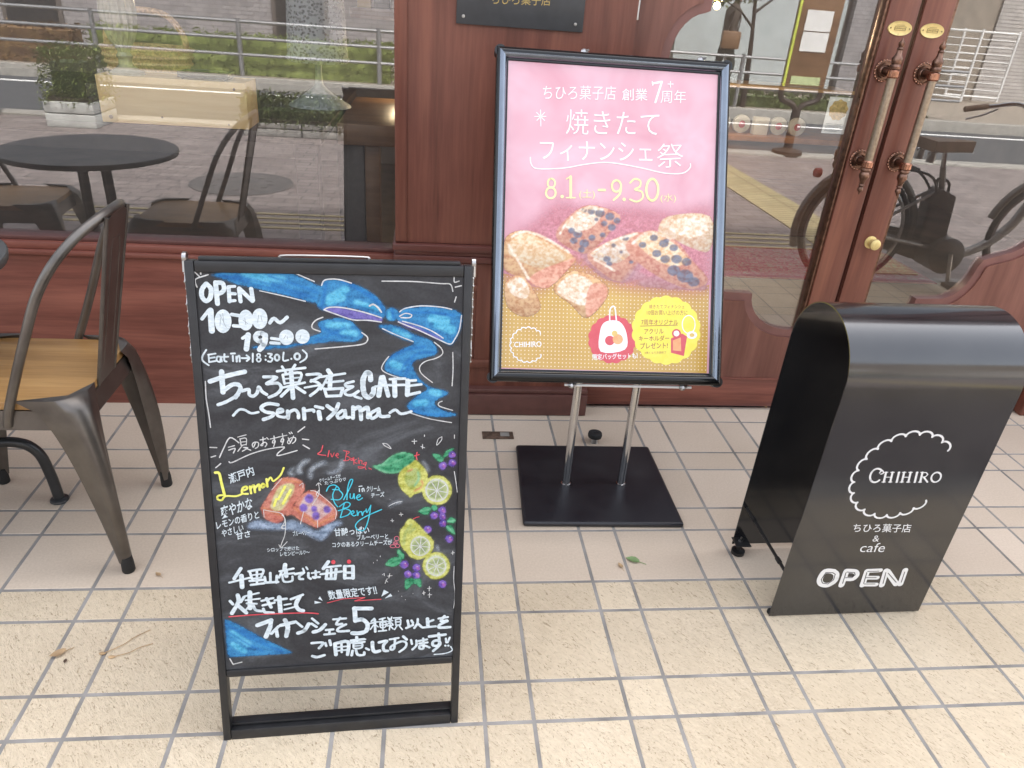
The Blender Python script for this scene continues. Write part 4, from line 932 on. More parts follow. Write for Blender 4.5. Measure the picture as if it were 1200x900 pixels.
f;berry;0;0;4297,4141 4294,4116 4284,4094 4268,4077 4248,4067 4225,4064 4203,4069 4182,4081 4165,4100 4155,4122 4150,4147 4153,4172 4163,4194 4180,4211 4199,4221 4222,4224 4245,4219 4266,4207 4282,4189 4293,4166
s;pinkberry;30;1;4235,4152 4257,4122
s;chalk;17;1;4231,4182 4233,4179
f;yellow;0;1;3525,4575 3600,4521 3722,4378 3829,4252 3922,4126 3939,4019 3880,3845 3684,3739 3531,3791 3425,3920 3334,4064 3317,4308 3406,4460 3465,4560
s;lime;40;1;3525,4455 3422,4287 3393,4079
s;lime;40;1;3587,4384 3497,4301
s;red;14;1;3562,4582 3614,4610 3666,4621
f;yellow;0;0;3921,4011 3916,3954 3900,3900 3874,3851 3838,3812 3795,3783 3746,3766 3695,3762 3645,3771 3597,3792 3553,3825 3517,3868 3489,3919 3472,3974 3466,4032 3471,4089 3488,4143 3514,4190 3549,4229 3592,4258 3639,4275 3690,4279 3740,4270 3788,4249 3832,4217 3869,4175 3896,4125 3914,4069
f;palegreen;0;0;3875,4014 3871,3968 3858,3925 3837,3886 3808,3855 3774,3832 3736,3818 3695,3815 3654,3822 3616,3839 3580,3866 3552,3900 3530,3940 3516,3984 3511,4030 3515,4075 3529,4118 3550,4156 3578,4187 3612,4210 3650,4223 3690,4227 3731,4220 3769,4203 3804,4177 3834,4144 3855,4104 3869,4060
f;citrus;0;0;3839,4015 3835,3972 3820,3933 3798,3900 3768,3875 3733,3860 3695,3856 3657,3863 3621,3881 3591,3909 3567,3945 3552,3985 3547,4028 3552,4071 3566,4110 3588,4143 3618,4168 3653,4183 3691,4187 3729,4179 3764,4161 3795,4134 3818,4099 3833,4058
s;chalk;16;1;3863,4014 3855,3955 3832,3903 3794,3862 3748,3837 3695,3830 3642,3842 3594,3871 3557,3916 3532,3970 3524,4029 3531,4088 3554,4140 3592,4180 3639,4205 3690,4212 3742,4201 3790,4172 3829,4128 3854,4074 3863,4014
s;chalk;14;0;3701,4021 3845,3997
s;chalk;14;0;3698,4015 3791,3879
s;chalk;14;0;3692,4013 3679,3845
s;chalk;14;0;3687,4016 3575,3915
s;chalk;14;0;3685,4023 3541,4046
s;chalk;14;0;3688,4029 3595,4163
s;chalk;14;0;3694,4030 3706,4197
s;chalk;14;0;3699,4027 3809,4129
f;yellow;0;0;4243,3581 4239,3517 4221,3456 4192,3403 4153,3359 4106,3327 4052,3308 3997,3304 3940,3314 3887,3339 3838,3376 3798,3424 3768,3480 3749,3542 3741,3606 3747,3669 3765,3729 3794,3781 3833,3824 3879,3856 3931,3874 3987,3879 4042,3869 4096,3846 4144,3809 4185,3762 4216,3707 4236,3645
f;palegreen;0;0;4193,3583 4189,3532 4175,3484 4152,3442 4120,3407 4083,3382 4040,3367 3996,3363 3951,3372 3908,3391 3869,3420 3837,3458 3812,3503 3797,3552 3791,3603 3796,3654 3810,3701 3833,3743 3864,3777 3901,3803 3943,3817 3988,3821 4032,3813 4075,3794 4113,3765 4146,3728 4171,3683 4187,3634
f;citrus;0;0;4141,3586 4136,3542 4122,3502 4099,3468 4068,3442 4033,3427 3994,3423 3956,3431 3920,3450 3888,3479 3865,3515 3849,3557 3844,3601 3848,3644 3862,3684 3885,3718 3915,3743 3950,3758 3989,3762 4027,3754 4064,3736 4094,3707 4119,3671 4135,3630
s;chalk;18;1;4164,3585 4158,3524 4133,3471 4097,3429 4048,3404 3995,3397 3942,3409 3893,3440 3854,3485 3829,3541 3819,3602 3827,3662 3851,3715 3888,3756 3936,3781 3988,3788 4042,3776 4090,3746 4129,3701 4155,3645 4164,3585
s;chalk;15;0;3999,3590 4139,3523
s;chalk;15;0;3995,3585 4061,3425
s;chalk;15;0;3989,3585 3942,3425
s;chalk;15;0;3984,3590 3852,3524
s;chalk;15;0;3984,3597 3845,3663
s;chalk;15;0;3988,3602 3924,3760
s;chalk;15;0;3994,3602 4042,3760
s;chalk;15;0;3999,3597 4131,3663
f;green;0;1;3063,3663 3169,3791 3349,3800 3320,3659 3184,3613
f;green;0;1;3274,3979 3395,3868 3396,3762 3304,3802
s;greenl;11;1;3079,3668 3335,3783
s;greenl;11;1;3289,3952 3380,3798
s;red2;14;1;3277,4102 3273,4088 3264,4078 3250,4072 3236,4073 3223,4079 3213,4091 3210,4105 3214,4118 3223,4129 3236,4134 3251,4133 3264,4127 3273,4115 3277,4102
s;red2;14;1;3307,4196 3303,4177 3292,4161 3275,4153 3257,4154 3239,4164 3228,4180 3224,4200 3228,4219 3239,4234 3256,4242 3275,4241 3291,4232 3303,4216 3307,4196
s;red2;14;1;3250,4042 3244,4028 3230,4018 3210,4013 3187,4014 3167,4021 3153,4032 3148,4046 3153,4060 3166,4070 3187,4075 3209,4074 3230,4067 3245,4056 3250,4042
s;red2;14;1;3320,4047 3316,4032 3306,4021 3290,4015 3272,4015 3257,4023 3246,4035 3242,4051 3246,4066 3256,4077 3272,4083 3289,4083 3305,4075 3316,4063 3320,4047
s;red2;18;1;3229,4104 3266,4093
f;berry;0;0;3487,3642 3484,3616 3473,3593 3457,3575 3435,3564 3412,3561 3388,3566 3367,3579 3350,3599 3339,3623 3335,3650 3339,3675 3349,3698 3366,3716 3387,3727 3410,3730 3434,3725 3456,3712 3472,3692 3483,3668
s;pinkberry;31;1;3423,3654 3445,3622
s;chalk;17;1;3419,3685 3422,3683
f;berry;0;0;3705,3565 3702,3540 3692,3517 3676,3500 3655,3489 3633,3486 3610,3492 3590,3504 3573,3523 3563,3547 3559,3572 3563,3597 3572,3619 3589,3637 3608,3647 3632,3650 3654,3645 3675,3632 3691,3613 3701,3590
s;pinkberry;30;1;3643,3576 3666,3545
s;chalk;17;1;3639,3607 3642,3604
f;berry;0;0;3541,3437 3539,3413 3529,3392 3514,3376 3495,3366 3474,3363 3452,3368 3434,3380 3418,3398 3408,3420 3405,3444 3408,3467 3417,3488 3433,3504 3451,3514 3473,3517 3494,3512 3513,3500 3528,3482 3538,3461
s;pinkberry;28;1;3484,3448 3505,3418
s;chalk;15;1;3480,3476 3483,3474
f;berry;0;0;3698,3407 3695,3382 3684,3360 3669,3343 3649,3332 3627,3330 3605,3335 3584,3347 3568,3366 3558,3389 3554,3414 3557,3439 3568,3461 3583,3478 3604,3488 3625,3491 3647,3486 3668,3473 3684,3455 3695,3432
s;pinkberry;30;1;3637,3418 3659,3388
s;chalk;16;1;3633,3448 3636,3446
s;soft;38;1;4000,3999 4017,3910
s;chalk;12;1;3337,4719 3346,4650
s;chalk;12;1;3308,4682 3375,4683
s;chalk;12;1;3183,4597 3190,4537
s;chalk;12;1;3160,4564 3212,4562
f;berry;0;0;4189,3189 4187,3163 4176,3140 4161,3123 4139,3112 4117,3109 4093,3115 4072,3128 4055,3147 4044,3171 4040,3197 4043,3223 4054,3245 4070,3263 4091,3274 4113,3276 4136,3271 4158,3258 4175,3239 4185,3215
s;pinkberry;31;1;4126,3201 4149,3169
s;chalk;17;1;4122,3232 4125,3229
f;green;0;1;3428,3331 3566,3341 3719,3315 3705,3143 3582,3232 3438,3103
s;chalk;12;1;3102,3429 3184,3434
s;chalk;12;1;3142,3481 3124,3383
s;chalk;12;1;3056,3279 3094,3376
s;chalk;12;1;3071,3341 3106,3303
s;chalk;12;1;3007,3461 3042,3486 3041,3442
s;chalk;13;1;3837,3126 3906,3131
s;chalk;13;1;3871,3170 3869,3069
s;chalk;13;1;3746,3031 3797,3037
s;chalk;13;1;3768,3075 3773,2992
s;chalk;13;1;3847,2988 3917,2989
s;chalk;13;1;3878,3028 3875,2931
s;chalk;13;1;4263,3854 4322,3860
s;chalk;13;1;4291,3894 4292,3817
s;chalk;12;1;2971,3857 2971,3839
s;chalk;12;1;2914,3777 2914,3759
s;chalk;12;1;2847,3722 2848,3715
s;chalk;13;1;3299,3102 3301,3096
s;chalk;13;1;3361,2989 3362,2985
s;chalk;13;1;3427,2911 3434,2907
s;chalk;13;1;3569,3032 3570,3028
s;chalk;13;1;4324,3573 4323,3282 4353,2986 4337,2670
f;marker;0;0;3033,3145 3124,3085 2987,3002
f;marker;0;0;3154,3056 3189,2999 3045,2956
f;blue;0;0;183,2684 398,2562 810,2241 1347,1874 1227,1848 558,1851 207,1853 176,1992
s;cyan;89;1;292,2375 570,2111
s;cyan;89;1;299,2130 485,1968
s;deepblue;18;1;207,2574 671,2202 1151,1919
s;deepblue;18;1;199,2430 570,2111 816,1944
s;deepblue;18;1;450,2437 920,2085
s;chalk;20;0;226,1839 278,1710 436,1748
s;marker;63;1;530,3719 406,3518
s;marker;66;1;2047,3781 1956,3646
s;marker;43;1;318,3442 691,3526
s;marker;43;1;1191,3627 1433,3672
s;marker;43;1;1228,3555 1440,3579
s;marker;44;1;1985,3668 2261,3689
s;marker;44;1;1905,3531 2279,3570
s;marker;82;1;532,3569 531,3337
s;marker;46;1;677,3653 709,3501
s;marker;46;1;659,3654 906,3676 862,3516
s;marker;46;1;801,3647 790,3392
s;marker;46;1;669,3457 898,3468
s;marker;46;1;684,3375 914,3397
s;marker;32;1;702,3571 875,3592
s;marker;32;1;718,3501 862,3516
s;marker;50;1;929,3524 938,3419
s;marker;50;1;1028,3601 1024,3414
s;marker;50;1;1140,3537 1125,3402
s;marker;50;1;919,3409 1155,3412
s;marker;74;1;1292,3756 1279,3669
s;marker;74;1;1297,3645 1303,3523
s;marker;41;1;1229,3625 1177,3500
s;marker;41;1;1236,3520 1261,3413 1396,3418 1409,3511
s;marker;47;1;1458,3555 1614,3582 1535,3516 1532,3457 1591,3447
s;marker;47;1;1691,3566 1689,3484 1727,3447
s;marker;35;1;1597,3664 1614,3610
s;marker;35;1;1656,3691 1679,3644
s;marker;35;1;1750,3563 1886,3579
s;marker;42;1;1818,3606 1815,3465 1767,3480 1887,3473
s;marker;54;0;2023,3607 2000,3432 2157,3423 2180,3623
s;marker;51;1;2092,3627 2089,3434
f;red;0;0;2172,3768 2169,3754 2164,3742 2156,3733 2145,3727 2133,3726 2122,3728 2112,3735 2104,3745 2099,3758 2097,3772 2099,3785 2105,3797 2113,3807 2123,3812 2135,3814 2147,3811 2157,3805 2165,3794 2170,3782
s;marker;73;1;446,3178 450,3036 323,2806
s;marker;74;1;437,2966 573,2803
s;marker;55;1;308,3063 352,2995
s;marker;55;1;550,3129 488,3034
s;marker;55;1;695,2974 738,2852 843,2821
s;marker;87;1;658,3224 643,2894
s;marker;36;1;560,3147 811,3203
s;marker;36;1;575,3064 825,3085
s;marker;36;1;591,2999 763,2981
s;marker;36;1;606,2908 549,2835
s;marker;46;1;851,3035 1056,3083
s;marker;47;1;866,2939 1071,2987
s;marker;47;1;1083,3033 1287,3057
s;marker;47;1;1365,3041 1578,3123
s;marker;64;1;940,3078 1010,2895
s;marker;56;1;873,2867 900,2794 1044,2773
s;marker;83;1;1162,3093 1171,2781
s;marker;35;1;1245,2928 1362,2945
s;marker;35;1;1241,2832 1408,2870
s;marker;75;1;1522,3086 1449,2928 1494,2817 1569,2785
s;red;25;1;272,2738 792,2753 1571,2739 1837,2705
s;marker;80;0;753,2526 999,2619 974,2474 889,2272
s;marker;61;1;1121,2477 989,2332
s;marker;61;1;1079,2406 1094,2265
s;marker;70;1;1161,2498 1404,2551
s;marker;71;1;1663,2497 1580,2360 1465,2311
s;marker;73;1;1961,2464 1859,2353 1742,2316
s;marker;84;1;1243,2607 1287,2453 1251,2259
s;marker;47;1;1428,2566 1543,2441
s;marker;48;1;1726,2608 1832,2495
s;marker;48;1;1713,2498 1800,2424
s;marker;48;1;1969,2345 2099,2349
s;marker;48;1;2035,2333 2027,2254
s;marker;48;1;1937,2248 2127,2255
s;marker;63;1;2334,3673 2331,3429
s;marker;64;1;2481,3666 2479,3422
s;marker;49;1;2334,3677 2489,3674
s;marker;49;1;2333,3541 2480,3539
s;marker;50;1;2331,3431 2486,3423
f;red;0;0;2449,3764 2447,3751 2442,3739 2433,3730 2423,3724 2412,3722 2400,3725 2390,3732 2382,3742 2377,3754 2375,3768 2377,3781 2382,3793 2391,3803 2401,3808 2413,3810 2424,3807 2434,3800 2442,3790 2447,3778
t;marker;18;数量限定です‼;2048,2985 2920,3051 2008,3185
s;red;17;0;2010,2927 2295,2997 2685,3001 2504,2939 2980,2947
f;marker;0;0;1880,3076 1925,2974 1849,3024
f;marker;0;0;1781,2983 1904,2939 1780,2920
s;marker;42;1;2108,2567 2336,2574
s;marker;50;1;2231,2592 2159,2460 2264,2460
s;marker;51;1;2334,2444 2196,2367 2195,2302 2385,2300
s;marker;50;1;1704,2075 1905,2071 1833,1956
s;marker;51;1;1949,2061 1965,1994
s;marker;57;1;2030,2113 2048,2010
s;marker;57;1;1706,1789 1792,1760 1926,1794
s;marker;68;1;2125,2022 2138,1789
s;marker;68;1;2120,2034 2364,2060 2352,1773
s;marker;47;1;2244,2047 2246,1837
s;marker;36;1;2133,1951 2355,1961
s;marker;36;1;2140,1871 2354,1884
s;marker;36;1;2418,2067 2686,2092
s;marker;56;1;2526,2152 2534,2081
s;marker;84;1;2488,2779 2805,2759
s;marker;84;1;2497,2783 2508,2509
s;marker;85;1;2508,2515 2640,2528 2729,2418 2701,2278 2585,2236 2447,2245
s;marker;34;1;2854,2540 2800,2479
s;marker;34;1;2774,2437 2907,2461
s;marker;34;1;2952,2512 3051,2538
s;marker;34;1;3006,2530 3014,2268
s;marker;35;1;2934,2255 3077,2263
s;marker;46;1;2863,2514 2871,2251
s;marker;26;1;2853,2421 2782,2305
s;marker;26;1;2881,2397 2925,2350
s;marker;26;1;2934,2459 3078,2471
s;marker;26;1;2961,2435 3068,2439 3059,2341 2970,2336 2961,2435
s;marker;26;1;2961,2387 3065,2391
s;marker;28;1;3140,2522 3140,2413
s;marker;28;1;3095,2459 3194,2470
s;marker;28;1;3104,2546 3122,2501
s;marker;28;1;3176,2552 3167,2498
s;marker;28;1;3140,2445 3096,2394
s;marker;28;1;3149,2445 3194,2398
s;marker;28;1;3095,2361 3203,2375
s;marker;28;1;3149,2401 3132,2271
s;marker;28;1;3150,2357 3204,2288
s;marker;28;1;3212,2528 3356,2529
s;marker;28;1;3248,2488 3338,2491 3339,2366
s;marker;28;1;3257,2438 3338,2439
s;marker;28;1;3257,2365 3339,2373
s;marker;28;1;3248,2488 3257,2365
s;marker;28;1;3276,2355 3231,2275
s;marker;28;1;3317,2352 3376,2260
s;marker;48;1;3474,2456 3493,2323 3451,2293 3574,2351
s;marker;48;1;3546,2451 3574,2395
s;marker;48;1;3664,2477 3656,2378 3602,2283
s;marker;48;1;3665,2378 3739,2295
s;marker;48;1;3856,2398 3956,2435
s;marker;48;1;3758,2283 4004,2293
s;marker;70;1;3846,2471 3858,2298
s;marker;44;1;4057,2462 4231,2484
s;marker;55;1;4166,2510 4104,2404 4214,2408
s;marker;56;1;4224,2396 4087,2327 4070,2262 4282,2259
s;marker;39;1;2415,2090 2664,2105
s;marker;39;1;2423,2034 2672,2038
s;marker;39;1;2467,2009 2618,2009 2609,1910 2475,1908 2467,2009
s;marker;26;1;2475,1957 2609,1961
s;marker;51;1;2447,1855 2428,1756
s;marker;51;1;2510,1861 2545,1758 2652,1750 2662,1805
s;marker;51;1;2698,1892 2752,1854
s;marker;69;1;2816,2017 2825,1860 2869,1801 2950,1817
s;marker;58;1;2942,2007 3086,2030 3023,1935 3032,1822 3105,1806
s;marker;46;1;3140,2060 3303,2082
s;marker;46;1;3240,2075 3223,1853 3159,1835 3178,1912 3358,2000 3450,1960 3432,1860 3323,1767
s;marker;47;1;3698,1931 3854,1942
s;marker;47;1;3688,1987 3844,2010
s;marker;47;1;3770,2038 3781,1823 3708,1817 3707,1874 3799,1878 3892,1826
s;marker;47;1;3541,2020 3560,1929
s;marker;47;1;3642,2002 3643,1890 3570,1805
s;marker;55;1;3394,2109 3458,2037
s;marker;56;1;3888,2074 4193,2097
s;marker;56;1;4063,2129 4077,1881 3965,1866 3964,1956 4056,1972 4095,1879 3968,1742
s;marker;41;1;4204,2007 4215,1916
s;marker;41;1;4278,2024 4242,1914
s;marker;41;1;4197,1849 4201,1844
s;marker;41;1;4253,1845 4257,1840
s;marker;25;1;4301,1819 4331,1726 4192,1668 3988,1660
"""
